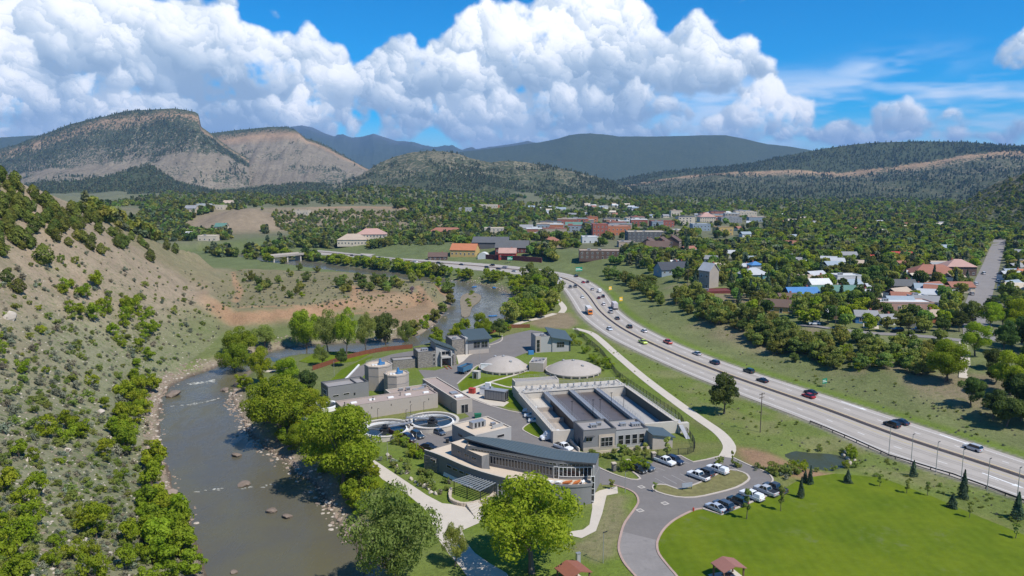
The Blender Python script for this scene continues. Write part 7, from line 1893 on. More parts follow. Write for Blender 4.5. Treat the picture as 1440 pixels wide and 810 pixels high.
scatter([(790, 470), (815, 470), (850, 505), (880, 540), (860, 530), (800, 490)], 30, 27, ['scrub0', 'shrub0', 'scrub1'], 'planted_shrub', 'shrub on the green strip behind the right dome', 'shrub', .6, 1.0, 'shrubs behind the right dome', None)
scatter([(985, 650), (1080, 660), (1100, 664), (1130, 665), (1100, 676), (1085, 668)], 24, 28, ['scrub0', 'scrub1', 'brush0'], 'verge_shrub', 'low shrub on the slope above the car park end', 'shrub', .5, 1.1, 'shrubs above the car park end', None)
scatter([(1108, 636), (1196, 632), (1205, 660), (1150, 668), (1112, 660)], 22, 29, ['scrub0', 'scrub1', 'shrub0'], 'pond_reed', 'reedy tuft at the pond edge', 'shrub', .3, .75, 'reeds at the pond', lambda q: sdist(np.array([q[0]]), np.array([q[1]]), POND)[0] < .3)
# river bend trees
scatter([(720, 402), (745, 395), (775, 405), (785, 425), (770, 445), (740, 455), (715, 455), (726, 432), (722, 415)], 60, 31, ['bushtree0', 'bushtree1', 'bushtree2', 'banktree0'], 'riverside_tree', 'bright tree between river bend and highway', 'tree', 1.3, 2.2, 'thicket between river bend and highway')
scatter([(640, 385), (700, 390), (750, 395), (780, 408), (740, 400), (690, 398), (645, 393)], 36, 32, ['bushtree0', 'bushtree2', 'scrub0'], 'riverside_bush', 'bush on the far bank of the river bend', 'shrub', .9, 1.8, 'bushes on the far bank of the river bend')
scatter([(570, 385), (610, 378), (632, 388), (640, 405), (634, 425), (622, 408), (600, 398), (575, 394)], 26, 33, ['bushtree0', 'bushtree1', 'banktree1'], 'riverside_tree', 'bright tree on the nose of the bench', 'tree', .9, 1.6, 'trees on the nose of the bench', lambda q: wet(q, .5))
scatter([(560, 470), (600, 455), (620, 440), (632, 425), (640, 430), (628, 447), (605, 464), (585, 474)], 16, 34, ['bushtree0', 'shrub1', 'banktree2'], 'riverside_bush', 'bush along the inner river bend bank', 'shrub', .6, 1.1, 'bushes along the inner bank of the river bend', lambda q: wet(q, .3))
scatter([(600, 478), (640, 472), (690, 462), (720, 462), (700, 474), (650, 482), (610, 490)], 16, 35, ['bushtree0', 'shrub0', 'bushtree2'], 'riverside_bush', 'bush behind the upper yard buildings', 'shrub', .8, 1.6, 'bushes behind the upper yard')
scatter([(658, 418), (672, 416), (668, 436), (654, 440)], 15, 36, ['scrub0', 'shrub1'], 'islet_bush', 'bush on the gravel islet in the river bend', 'shrub', .8, 1.3, 'bushes on the gravel islet', None)
# bench
scatter([(330, 382), (400, 378), (480, 384), (560, 392), (600, 400), (580, 412), (500, 412), (420, 420), (350, 420)], 46, 41, ['banktree0', 'banktree1', 'scrub0', 'bushtree1'], 'field_tree', 'small tree on the dry riverside bench', 'tree', .45, 1.0, 'small trees over the dry bench')
scatter([(480, 395), (560, 398), (560, 414), (500, 415), (470, 410)], 18, 42, ['banktree0', 'banktree2'], 'field_tree', 'small tree in the clump on the dry bench', 'tree', .6, 1.1, 'clump of small trees on the bench')
# bank above the highway
scatter([(845, 378), (880, 392), (930, 402), (985, 420), (1040, 440), (1080, 458), (1110, 470), (1150, 500), (1120, 500), (1060, 478), (1000, 455), (940, 435), (890, 415), (850, 400)], 95, 51, ['banktree0', 'banktree1', 'banktree2'], 'bank_tree', 'olive tree on the highway bank', 'tree', .7, 1.35, 'trees on the bank above the highway', lambda q: sdist(np.array([q[0]]), np.array([q[1]]), HW_POLY)[0] < 14)
scatter([(1040, 465), (1110, 472), (1180, 476), (1260, 482), (1330, 492), (1325, 520), (1300, 530), (1240, 520), (1180, 525), (1120, 512), (1070, 495)], 110, 52, ['banktree0', 'banktree1', 'banktree2', 'shrub1'], 'bank_tree', 'olive bush in the thicket below the lane', 'tree', .55, 1.15, 'thicket below the lane', None)
scatter([(1345, 450), (1400, 440), (1460, 430), (1470, 620), (1440, 600), (1400, 600), (1350, 590), (1322, 570), (1325, 530), (1340, 500)], 34, 53, ['grove0', 'grove1', 'cottonwood1'], 'grove_tree', 'dark tree in the right edge grove', 'tree', .55, .95, 'dark grove at the right edge', None)
# ================================================================== TOWN
RC = dict(dark=(.055, .06, .07), grey=(.26, .26, .26), lgrey=(.42, .43, .44), white=(.58, .58, .56), brown=(.13, .085, .065), red=(.42, .06, .045), orange=(.45, .17, .08), rust=(.30, .13, .085), blue=(.07, .20, .42), green=(.10, .20, .16), tan=(.42, .33, .25), pink=(.44, .27, .22), brick=(.33, .11, .075), dred=(.16, .045, .04),
          cream=(.55, .47, .36), yellow=(.52, .36, .14), dgrey=(.11, .11, .11), teal=(.12, .28, .30), lblue=(.27, .32, .36), stone=(.36, .31, .26))
def hm(c, kind): return pmat(kind + '_' + c, RC[c], .75 if kind == 'roof' else .9, var=.12, scale=.6)
FOOT_T = []
def house(px, py, wpx, kind, roof, wall, h, rz, label, d=None, cat='house', name='house', storeys=1, win=True, rise=None, drop=4.0, group=None):
    """py: picture height of the roof middle; the base lies 'drop' pixels lower plus the wall height"""
    x, y, z = hit(px, py + drop); k = math.dist((x, y, z), (0, 0, CAM_H)) / FOC
    w = wpx * k; d = d or w * .7; an = R(rz)
    FOOT_T.append((x, y, max(w, d) * .62))
    o = tag(empty(name, (x, y, z), an), label, cat, group)
    wm, rm = hm(wall, 'wall'), hm(roof, 'roof'); hw, hd = w / 2, d / 2
    MB().box(-hw, hw, -hd, hd, -2, h).build('wall', wm, o)
    rise = rise or d * .32
    if kind == 'gable':
        e = .5
        MB().add([(-hw, -hd, h), (-hw, hd, h), (-hw, 0, h + rise * .97), (hw, -hd, h), (hw, hd, h), (hw, 0, h + rise * .97)], [(0, 2, 1), (3, 4, 5)]).build('gable_wall', wm, o)
        for s in (-1, 1):
            q = [(-hw - e, s * (hd + e), h - e * rise / hd), (hw + e, s * (hd + e), h - e * rise / hd), (hw + e, 0, h + rise), (-hw - e, 0, h + rise)]
            if s > 0: q = q[::-1]
            MB().hexa(q, [(a, b, c + .22) for a, b, c in q]).build('roof_slope', rm, o)
        MB().box(hw * .4, hw * .4 + .8, hd * .2, hd * .2 + .8, h, h + rise + .9).build('chimney', hm('brick', 'wall'), o)
    elif kind == 'hip':
        e = .6; t_ = max(hw - hd, hw * .15)
        lo = [(-hw - e, -hd - e, h), (hw + e, -hd - e, h), (hw + e, hd + e, h), (-hw - e, hd + e, h), (-t_, 0, h + rise), (t_, 0, h + rise)]
        MB().add(lo, [(0, 1, 5, 4), (1, 2, 5), (2, 3, 4, 5), (3, 0, 4), (0, 3, 2, 1)]).build('roof', rm, o)
        MB().box(-hw * .4, -hw * .4 + .8, hd * .1, hd * .1 + .8, h + rise * .3, h + rise + .7).build('chimney', hm('brick', 'wall'), o)
    elif kind == 'flat':
        b = MB().box(-hw - .1, hw + .1, -hd - .1, hd + .1, h, h + .12).build('roof', rm, o)
        c = MB(); c.box(-hw - .1, hw + .1, -hd - .1, -hd + .2, h + .12, h + .6).box(-hw - .1, hw + .1, hd - .2, hd + .1, h + .12, h + .6).box(-hw - .1, -hw + .2, -hd + .2, hd - .2, h + .12, h + .6).box(hw - .2, hw + .1, -hd + .2, hd - .2, h + .12, h + .6).build('parapet', wm, o)
        for i in range(max(1, int(w / 14))): rooftop_unit(o, -hw * .6 + i * 9, -hd * .2, h + .12, 2.6, 1.8, 1.3)
    elif kind == 'shed':
        q = [(-hw - .5, -hd - .6, h), (hw + .5, -hd - .6, h), (hw + .5, hd + .6, h + rise), (-hw - .5, hd + .6, h + rise)]
        MB().hexa(q, [(a, b, c + .25) for a, b, c in q]).build('roof', rm, o)
    elif kind == 'vault':
        n = 10; lo = [(-hw, hd * math.cos(math.pi * i / n), h + rise * math.sin(math.pi * i / n)) for i in range(n + 1)]; hi = [(hw, b, c) for a, b, c in lo]
        MB().add(lo + hi, [(i, i + 1, n + 2 + i, n + 1 + i) for i in range(n)] + [tuple(range(n + 1))[::-1], tuple(range(n + 1, 2 * n + 2))]).build('roof', rm, o)
    if win:
        nw = int(np.clip(w / (3.4 if kind != 'flat' else 4.2), 2, 12))
        for s in range(storeys):
            zz = h / storeys * s + .9
            for i in range(nw):
                xx = -hw + w * (i + .5) / nw
                if s == 0 and i == nw // 2: window(o, xx, -hd, .05, 1.1, 2.1, 'front', 1, 1, 'white', 'door')
                else: window(o, xx, -hd, zz, 1.4, 1.5, 'front', 2, 1, 'white')
            window(o, -hw, 0, zz, 1.4, 1.5, 'left', 2, 1, 'white')
    return o
H = house
# houses near the highway bank
H(944, 380, 40, 'gable', 'dark', 'lblue', 3.2, 12, 'dark slate roofed long house behind the highway bank'); H(953, 376, 18, 'gable', 'dark', 'lgrey', 4.0, -70, 'dark gabled cross wing facing the highway', 9)
H(946, 372, 15, 'gable', 'white', 'white', 3.5, 10, 'small white roofed house peeping over the dark slate one')
H(996, 392, 20, 'gable', 'lgrey', 'stone', 10.5, -60, 'tall narrow weathered grey building with pale metal roof', 7.5, storeys=2, drop=12, rise=4)
H(1004, 409, 50, 'flat', 'dred', 'dred', .9, 10, 'low dark red platform roof beside the tall grey building', 10, win=False, drop=2)
H(1058, 388, 34, 'hip', 'lgrey', 'teal', 4.2, 10, 'grey hip roofed house with blue-green walls', 12, drop=6); H(1061, 379, 16, 'hip', 'blue', 'lgrey', 5.4, 10, 'small blue capped roof above the grey hip roof', 7)
H(1043, 367, 12, 'gable', 'white', 'white', 3, 20, 'little white house above the hip roofed one'); H(1046, 376, 16, 'gable', 'lgrey', 'white', 3, 5, 'pale roofed cottage left of the hip roofed house')
H(1158, 394, 22, 'hip', 'rust', 'brick', 3.2, 5, 'rust roofed house beside the white flat building'); H(1150, 402, 27, 'gable', 'white', 'white', 3.2, 8, 'white roofed house above the long green roof'); H(1188, 394, 32, 'flat', 'white', 'white', 5, 5, 'white flat roofed block among the trees', 10, 'building')
H(1170, 411, 58, 'gable', 'green', 'lgrey', 2.8, 3, 'long low green metal roofed building', 8, win=False, cat='building'); H(1126, 418, 40, 'gable', 'blue', 'dark', 3.2, 4, 'bright blue roofed house'); H(1106, 422, 24, 'gable', 'brown', 'brown', 3, 5, 'brown roofed house left of the blue roof')
H(1098, 434, 34, 'gable', 'brown', 'yellow', 3.0, -20, 'brown gabled house with tan front above the bank'); H(1171, 444, 14, 'shed', 'white', 'brown', 2.6, 8, 'small brown shed with pale roof', 4, 'shed', win=False)
H(1226, 364, 15, 'hip', 'red', 'cream', 3.4, 5, 'small bright red roof deep among the trees'); H(1267, 362, 24, 'gable', 'red', 'cream', 3.4, -4, 'bright red roofed house right of the smaller red roof')
H(1310, 386, 54, 'hip', 'rust', 'tan', 5, -6, 'long brown school building beside the straight street', 16, 'building', storeys=1, drop=8); H(1345, 379, 33, 'hip', 'pink', 'brown', 6, -6, 'reddish two tier roof at the street end of the school', 14, 'building', drop=7)
H(1334, 355, 13, 'gable', 'blue', 'white', 3, 10, 'tiny blue roofed house near the straight street'); H(1360, 355, 13, 'gable', 'lgrey', 'white', 3, 10, 'grey-white roofed house beside the straight street'); H(1308, 346, 14, 'gable', 'lgrey', 'lblue', 3, 12, 'pale blue-grey house far among the trees')
H(1267, 404, 29, 'gable', 'dgrey', 'brown', 3.2, -8, 'dark gabled house below the school'); H(1294, 407, 17, 'gable', 'dgrey', 'brown', 3.2, 70, 'smaller dark gabled house next to the larger one'); H(1225, 406, 16, 'gable', 'lgrey', 'red', 3, 5, 'grey roofed cottage with red wall by the pale alley')
H(1264, 431, 70, 'flat', 'white', 'pink', 4, -3, 'long white roofed building with pink front', 11, 'building'); H(1289, 424, 20, 'flat', 'white', 'white', 4.4, -3, 'white roofed block behind the long pink fronted building', 8, 'building')
H(1314, 448, 30, 'hip', 'tan', 'orange', 3, -10, 'orange-tan roofed house near the lane'); H(1216, 449, 26, 'gable', 'grey', 'blue', 3.2, -12, 'blue walled house with grey roof by the lane'); H(1281, 454, 18, 'gable', 'dgrey', 'grey', 3.2, 75, 'grey house with dark roof facing the lane'); H(1245, 452, 18, 'gable', 'grey', 'white', 3, 10, 'pale house half hidden behind round trees by the lane')
H(1434, 387, 16, 'hip', 'orange', 'brick', 4, 5, 'orange roofed house at the right edge'); H(1437, 373, 14, 'flat', 'yellow', 'yellow', 5, 0, 'yellow building at the right edge', 8, 'building'); H(1438, 404, 12, 'gable', 'white', 'red', 3, 0, 'white and red house at the right edge below the orange roof')
H(1212, 415, 18, 'gable', 'lgrey', 'white', 3, 0, 'grey-white roofed house behind the pale alley'); H(1218, 425, 16, 'flat', 'white', 'white', 3, 0, 'small white flat roof in the pale alley', 6)
# railway quarter
H(654, 354, 36, 'gable', 'orange', 'yellow', 5, -12, 'orange-red roofed building with yellow gable near the highway', 16, 'building'); H(721, 350, 46, 'gable', 'dgrey', 'dred', 4.6, -6, 'long dark roofed shed with dark red walls', 18, 'building'); H(714, 358, 24, 'gable', 'pink', 'red', 4.5, -4, 'red building with pale roof beside the dark shed', 12, 'building'); H(680, 359, 13, 'vault', 'white', 'white', 1.5, 80, 'white arched shelter between red buildings', 9, 'building', win=False, rise=4)
H(690, 344, 50, 'shed', 'dgrey', 'dgrey', 5, -4, 'dark canopy roofs of the rail yard', 14, 'building', win=False); H(616, 361, 26, 'gable', 'brown', 'brown', 3.2, 0, 'low brown building among shrubs left of the rail yard', 10); H(695, 325, 27, 'flat', 'cream', 'cream', 10, 0, 'cream three-storey block with flat roof', 14, 'building', storeys=3, drop=8); H(628, 326, 46, 'hip', 'rust', 'brick', 4, 3, 'long low rust red roof among trees', 14, 'building')
H(497, 339, 40, 'hip', 'tan', 'cream', 5, 4, 'left wing of the tan roofed hotel by the highway end', 18, 'building'); H(523, 334, 40, 'hip', 'pink', 'cream', 7, 4, 'right wing of the tan roofed hotel', 18, 'building', storeys=2); H(687, 291, 26, 'flat', 'cream', 'cream', 9, 0, 'cream building on the wooded terrace', 16, 'building', storeys=2); H(699, 292, 7, 'flat', 'orange', 'orange', 9, 0, 'orange end block of the cream terrace building', 14, 'building'); H(650, 292, 26, 'flat', 'white', 'lgrey', 4, 0, 'low white roofs on the wooded terrace', 14, 'building')
o = placed('boundary_wall', (0, 0), 0, 'long dark red wall beside the highway in front of the rail yard', 'wall'); wl = resample([hit(*q)[:2] for q in ((672, 363), (715, 366), (762, 369.5))], 13)
for i in range(12): MB().strip([wl[i], (wl[i][0] * .02 + wl[i + 1][0] * .98, wl[i][1] * .02 + wl[i + 1][1] * .98)], .6, lambda a, b: float(tz(a, b)) - 1, lambda a, b: float(tz(a, b)) + 4.2).build('panel', hm('dred', 'wall'), o)
# town centre
H(843, 322, 21, 'flat', 'brick', 'brick', 13, 0, 'red brick block with tall front in the town centre', 18, 'building', storeys=3, drop=9); H(869, 322, 32, 'flat', 'pink', 'orange', 10, 0, 'orange-red block joined to the red brick block', 18, 'building', storeys=2, drop=8); H(930, 315, 31, 'flat', 'dred', 'brick', 8, 0, 'long brick building with dark red roof in the town centre', 20, 'building', storeys=2); H(993, 308, 21, 'hip', 'pink', 'cream', 8, 0, 'pinkish hip roofed building beyond the centre', 20, 'building', storeys=2)
H(1026, 309, 28, 'flat', 'grey', 'grey', 8, 0, 'grey flat block beyond the centre', 20, 'building', storeys=2); H(1047, 301, 28, 'flat', 'cream', 'cream', 9, 0, 'cream block with thin chimney at the far side of town', 20, 'building', storeys=2); H(907, 330, 52, 'flat', 'cream', 'dgrey', 10, 0, 'broad grey block with pale roof line in the town centre', 22, 'building', storeys=3, drop=9); H(1016, 326, 23, 'flat', 'dgrey', 'yellow', 9, 0, 'yellow fronted block in the town centre', 16, 'building', storeys=2); H(984, 320, 24, 'flat', 'lgrey', 'lblue', 8, 0, 'pale blue-grey block in the town centre', 18, 'building', storeys=2); H(955, 325, 20, 'flat', 'white', 'tan', 5, 0, 'low white roof behind the broad grey block', 16, 'building')
for i, (px, py, w, rz) in enumerate(((912, 347, 26, 70), (930, 345, 26, 70), (946, 343, 24, 70), (925, 352, 30, -15))): H(px, py, w, 'gable', 'brown', 'brown', 6, rz, ['left gable of the brown lodge', 'middle gable of the brown lodge', 'right gable of the brown lodge', 'front wing of the brown lodge'][i] + ' below the town centre', 14, 'building', storeys=2)
H(843, 356, 57, 'flat', 'tan', 'brown', 6.5, -3, 'long flat tan roofed building with dark window front', 16, 'building', storeys=2, drop=7); H(829, 337, 22, 'flat', 'white', 'white', 6, 0, 'white flat roofed building left of the town centre', 14, 'building'); H(776, 343, 26, 'hip', 'rust', 'tan', 5, 0, 'rust-tan roofed building left of the white one', 14, 'building'); H(807, 320, 24, 'gable', 'green', 'brick', 6, 0, 'brick building with green roof', 14, 'building'); H(760, 330, 20, 'flat', 'lgrey', 'tan', 5, 0, 'pale flat building beyond the rail yard', 14, 'building'); H(880, 343, 22, 'flat', 'grey', 'tan', 5, 0, 'grey flat roof before the broad grey block', 14, 'building'); H(740, 322, 18, 'gable', 'grey', 'cream', 5, 0, 'grey gabled building behind the rail yard', 12, 'building')
# far left of the valley
H(288, 288, 18, 'flat', 'white', 'white', 5, 0, 'white roofed buildings at the far left of the valley, left block', 16, 'building'); H(306, 290, 20, 'flat', 'white', 'cream', 5, 0, 'white roofed buildings at the far left of the valley, right block', 16, 'building'); H(322, 286, 12, 'gable', 'tan', 'cream', 5, 0, 'tan gabled building right of the white roofs', 12, 'building'); H(270, 293, 14, 'gable', 'grey', 'cream', 4, 0, 'grey roofed building left of the white roofs', 12, 'building')
H(312, 320, 14, 'gable', 'green', 'cream', 5, 0, 'green roofed building in the far left valley', 12, 'building'); H(295, 334, 24, 'flat', 'cream', 'cream', 5, 0, 'cream building beside the bare mound', 14, 'building'); H(268, 331, 10, 'gable', 'white', 'white', 4, 0, 'small white building left of the cream one', 10, 'building'); H(425, 297, 20, 'flat', 'tan', 'cream', 5, 0, 'tan building on the terrace above the river', 14, 'building')
# houses scattered up the slopes: each a small individual
def dotted(region, n, seed, where):
    rg = np.random.default_rng(seed); pts = sorted(in_px(region, n, seed), key=lambda q: q[0] / q[1])
    cols = ['white', 'lgrey', 'cream', 'rust', 'tan', 'grey', 'lblue']
    words = {'white': 'white', 'lgrey': 'pale grey', 'cream': 'cream', 'rust': 'rust red', 'tan': 'tan', 'grey': 'grey', 'lblue': 'pale blue'}
    for i, (x, y, z) in enumerate(pts):
        rc = cols[int(rg.integers(len(cols)))]; an = rg.uniform(-.5, .5); w = rg.uniform(9, 14); d = rg.uniform(7, 9)
        FOOT_T.append((x, y, w * .6))
        o = tag(empty('house', (x, y, z), an), '%s roofed house, %s from the left among those %s' % (words[rc], ORD(i), where), 'house', 'houses ' + where)
        MB().box(-w / 2, w / 2, -d / 2, d / 2, -2, 3.2).build('wall', hm('cream' if i % 2 else 'white', 'wall'), o)
        for s in (-1, 1):
            q = [(-w / 2 - .4, s * (d / 2 + .4), 3.0), (w / 2 + .4, s * (d / 2 + .4), 3.0), (w / 2 + .4, 0, 5.6), (-w / 2 - .4, 0, 5.6)]
            if s > 0: q = q[::-1]
            MB().hexa(q, [(a, b, c + .25) for a, b, c in q]).build('roof_slope', hm(rc, 'roof'), o)
        for k in (-.25, .25): window(o, w * k, -d / 2, 1, 1.4, 1.4, 'front', 2, 1, 'white')
def ORD(i):
    w = ['first', 'second', 'third', 'fourth', 'fifth', 'sixth', 'seventh', 'eighth', 'ninth', 'tenth', 'eleventh', 'twelfth', 'thirteenth', 'fourteenth', 'fifteenth', 'sixteenth', 'seventeenth', 'eighteenth', 'nineteenth', 'twentieth']
    t_ = {2: 'twenty', 3: 'thirty', 4: 'forty', 5: 'fifty'}
    return w[i] if i < 20 else t_[(i + 1) // 10] + '-' + w[(i + 1) % 10 - 1] if (i + 1) % 10 else {3: 'thirtieth', 4: 'fortieth', 5: 'fiftieth'}[(i + 1) // 10]
def blocks(region, n, seed):
    rg = np.random.default_rng(seed); pts = sorted(in_px(region, n, seed), key=lambda q: q[0] / q[1]); wc = ['brick', 'cream', 'tan', 'orange', 'grey', 'stone', 'white', 'rust', 'lblue']; nm = dict(brick='red brick', cream='cream', tan='tan', orange='orange-red', grey='grey', stone='stone', white='white', rust='rust red', lblue='pale blue')
    for i, (x, y, z) in enumerate(pts):
        w, d, h = rg.uniform(14, 30), rg.uniform(12, 20), rg.uniform(5, 11); c = wc[int(rg.integers(9))]; FOOT_T.append((x, y, w * .5))
        o = tag(empty('town_building', (x, y, z), rg.uniform(-.12, .12)), '%s flat roofed town block, %s from left in the centre' % (nm[c], ORD(i)), 'building', 'blocks of the town centre')
        MB().box(-w / 2, w / 2, -d / 2, d / 2, -2, h).build('wall', hm(c, 'wall'), o); MB().box(-w / 2 - .2, w / 2 + .2, -d / 2 - .2, d / 2 + .2, h, h + .5).box(-w / 4, 0, 0, d / 4, h + .5, h + 2).build('roof', hm(['white', 'grey', 'tan', 'dgrey', 'rust'][i % 5], 'roof'), o)
        for s in range(int(h / 3.6)):
            for k in range(int(w / 5)): window(o, -w / 2 + 2.5 + 5 * k, -d / 2, 1 + 3.5 * s, 2.0, 1.7, 'front', 2, 1, 'white')
blocks([(745, 330), (860, 330), (960, 322), (1070, 318), (1070, 303), (930, 305), (830, 312), (745, 318)], 38, 77)
dotted([(740, 292), (900, 288), (900, 304), (740, 306)], 34, 71, 'up the slope behind town')
dotted([(900, 296), (1300, 300), (1340, 320), (1300, 345), (1080, 340), (900, 312)], 44, 72, 'in the far tree cover')
dotted([(1080, 345), (1360, 345), (1350, 400), (1240, 395), (1080, 380)], 26, 73, 'in the middle tree cover')
dotted([(1090, 380), (1230, 390), (1350, 410), (1350, 440), (1230, 430), (1110, 412)], 14, 75, 'around the bright blue roof')
dotted([(960, 352), (1080, 352), (1090, 385), (1000, 388), (960, 372)], 9, 76, 'behind the dark slate house')
dotted([(1410, 345), (1440, 345), (1440, 450), (1400, 440)], 6, 74, 'right of the straight street')

# ---- town trees: the nearest ones singly, the rest as one mass
def clear(x, y, m=2.0):
    for hx, hy, r in FOOT_T:
        if abs(hx - x) < r + m and abs(hy - y) < r + m and math.hypot(hx - x, hy - y) < r + m: return False
    return True
STREET = [hit(*p)[:2] for p in [(1378, 478), (1373, 440), (1382, 405), (1393, 375), (1401, 352), (1406, 338)]]
def town_ok(x, y):
    q = np.array([x]), np.array([y])
    return sdist(*q, HW_POLY)[0] > 22 and pl_dist(*q, STREET)[0] > 10 and clear(x, y, 3.0) and sdist(*q, RIV)[0] > 6
FA = np.array(FOOT_T)
def town_mask(X, Y):
    """True where a tree may stand, many points at once"""
    ok = (sdist(X, Y, HW_POLY) > 18) & (pl_dist(X, Y, STREET) > 9) & (sdist(X, Y, RIV) > 6)
    for hx, hy, r in FOOT_T:
        front = (np.abs(X - hx * Y / hy) < r * .75 + 1) & (Y < hy) & (Y > hy - (24 if r > 7.6 else 11))     # keep the fronts of houses open
        ok &= ((X - hx) ** 2 + (Y - hy) ** 2 > (r + 2) ** 2) & ~front
    return ok
rg = np.random.default_rng(99)
near_px = [(1000, 372), (1060, 366), (1180, 366), (1300, 372), (1440, 352), (1475, 360), (1475, 455), (1410, 440), (1340, 466), (1290, 470), (1200, 464), (1120, 455), (1060, 440), (1010, 420), (960, 400), (900, 378), (850, 372), (870, 358)]
def scatter_np(poly_px, n, seed):
    """many terrain points at once inside a photo outline (drawn in picture space so that cover is even)"""
    rg_ = np.random.default_rng(seed); xs = [p[0] for p in poly_px]; ys = [p[1] for p in poly_px]
    PX = rg_.uniform(min(xs), max(xs), n * 3); PY = rg_.uniform(min(ys), max(ys), n * 3); ok = inside(PX, PY, poly_px); PX, PY = PX[ok][:n], PY[ok][:n]
    a = (PX - 720) / FOC; b = (405 - PY) / FOC; dy = math.cos(PITCH) + b * math.sin(PITCH); dz = -math.sin(PITCH) + b * math.cos(PITCH)
    ys_ = np.geomspace(70, 3100, 520); best = np.full(len(PX), np.nan)
    for k in range(len(ys_)):
        t_ = ys_[k] / dy; z = CAM_H + dz * t_
        h_ = (np.isnan(best)) & (z < tz(a * t_, np.full_like(a, ys_[k]))); best[h_] = ys_[k] * (1 - .0033 * rg_.uniform(0, 1, h_.sum()))
    ok = ~np.isnan(best); X, Y = (a / dy * best)[ok], best[ok]
    return X, Y
X, Y = scatter_np(near_px, 2600, 81); m = town_mask(X, Y); X, Y = X[m], Y[m]
keep = []
for x, y in zip(X, Y):                                             # no two trunks closer than 5 m
    if all((x - a) ** 2 + (y - b) ** 2 > 30 for a, b in keep): keep.append((x, y))
keep.sort(key=lambda q: q[1]); TOWN_NEAR = keep[:300]; TOWN_REST = keep[300:]
TREES = []                                                         # (object, base words, group) labelled at the end
for (x, y) in TOWN_NEAR:
    k = ['towntree0', 'towntree1', 'towntree2', 'towntree3', 'towntree0', 'towntree2', 'limetree', 'townpine0', 'banktree1'][int(rg.integers(9))]
    s = rg.uniform(.6, 1.05) * (1.25 if k.startswith('bank') else .8 if k.startswith('townpine') else 1)
    o = plant(k, 'town_tree', None, None, x, y, None, s, s * rg.uniform(.9, 1.25), None, rg.uniform(0, 6.28))
    TREES.append((o, {'lime': 'bright green tree', 'townp': 'dark conifer', 'bank': 'olive tree'}.get(k[:4], {'townp': 'dark conifer'}.get(k[:5], 'leafy dark green tree')) + ' in the neighbourhood'))

def gn_scatter(name, label, pts, scl, rot, pick, keys, cat_kind='stuff'):
    """one object that holds a mass of plants: points carry size, turn and kind"""
    me = bpy.data.meshes.new(name); n = len(pts)
    me.vertices.add(n); me.vertices.foreach_set('co', np.asarray(pts, np.float32).ravel())
    for nm, arr in (('sc', scl), ('rz', rot)): at = me.attributes.new(nm, 'FLOAT', 'POINT'); at.data.foreach_set('value', np.asarray(arr, np.float32))
    at = me.attributes.new('pick', 'INT', 'POINT'); at.data.foreach_set('value', np.asarray(pick, np.int32))
    o = link(bpy.data.objects.new(name, me)); tag(o, label, kind=cat_kind)
    g = bpy.data.node_groups.new(name + '_nodes', 'GeometryNodeTree')
    g.interface.new_socket('Geometry', in_out='INPUT', socket_type='NodeSocketGeometry'); g.interface.new_socket('Geometry', in_out='OUTPUT', socket_type='NodeSocketGeometry')
    gi = g.nodes.new('NodeGroupInput'); go = g.nodes.new('NodeGroupOutput'); jn = g.nodes.new('GeometryNodeJoinGeometry')
    def attr(nm, ty):
        nd = g.nodes.new('GeometryNodeInputNamedAttribute'); nd.data_type = ty; nd.inputs[0].default_value = nm; return nd.outputs[0]
    cx = g.nodes.new('ShaderNodeCombineXYZ'); g.links.new(attr('rz', 'FLOAT'), cx.inputs[2]); sc_ = attr('sc', 'FLOAT'); pk = attr('pick', 'INT')
    for i, k in enumerate(keys):
        po = bpy.data.objects.new(k + '_source', PROTO[k][0])
        oi = g.nodes.new('GeometryNodeObjectInfo'); oi.inputs['Object'].default_value = po; oi.inputs['As Instance'].default_value = True
        cmp = g.nodes.new('FunctionNodeCompare'); cmp.data_type = 'INT'; cmp.operation = 'EQUAL'; g.links.new(pk, cmp.inputs[2]); cmp.inputs[3].default_value = i
        ip = g.nodes.new('GeometryNodeInstanceOnPoints'); mp = g.nodes.new('GeometryNodeMeshToPoints')
        g.links.new(gi.outputs[0], mp.inputs[0]); g.links.new(mp.outputs[0], ip.inputs['Points']); g.links.new(cmp.outputs[0], ip.inputs['Selection']); g.links.new(oi.outputs['Geometry'], ip.inputs['Instance'])
        g.links.new(cx.outputs[0], ip.inputs['Rotation']); g.links.new(sc_, ip.inputs['Scale']); g.links.new(ip.outputs[0], jn.inputs[0])
    g.links.new(jn.outputs[0], go.inputs[0])
    md = o.modifiers.new('plants', 'NODES'); md.node_group = g
    return o
def mass(name, label, XY, keys, smin, smax, seed, zoff=-.2):
    rg_ = np.random.default_rng(seed); X, Y = XY; n = len(X); Z = tz(X, Y) + zoff
    gn_scatter(name, label, np.stack([X, Y, Z], 1), rg_.uniform(smin, smax, n), rg_.uniform(0, 6.28, n), rg_.integers(0, len(keys), n), keys)
DOWN = [hit(*q)[:2] for q in ((740, 360), (960, 362), (1075, 336), (1075, 302), (920, 303), (740, 312))]
tx_, ty_ = scatter_np([(630, 264), (760, 264), (900, 270), (1060, 274), (1200, 274), (1330, 280), (1370, 292), (1475, 286), (1475, 362), (1440, 356), (1300, 378), (1180, 372), (1060, 372), (1000, 378), (960, 378), (900, 366), (860, 352), (820, 366), (790, 372), (760, 362), (640, 345)], 13500, 82)
m = town_mask(tx_, ty_) & ((fbm(tx_, ty_, 60, 2, 301) > -.25) | (tx_ > 330)) & (~inside(tx_, ty_, DOWN) | (fbm(tx_, ty_, 40, 2, 303) > .3))
tx_, ty_ = tx_[m], ty_[m]
TR = np.array(TOWN_REST).reshape(-1, 2)
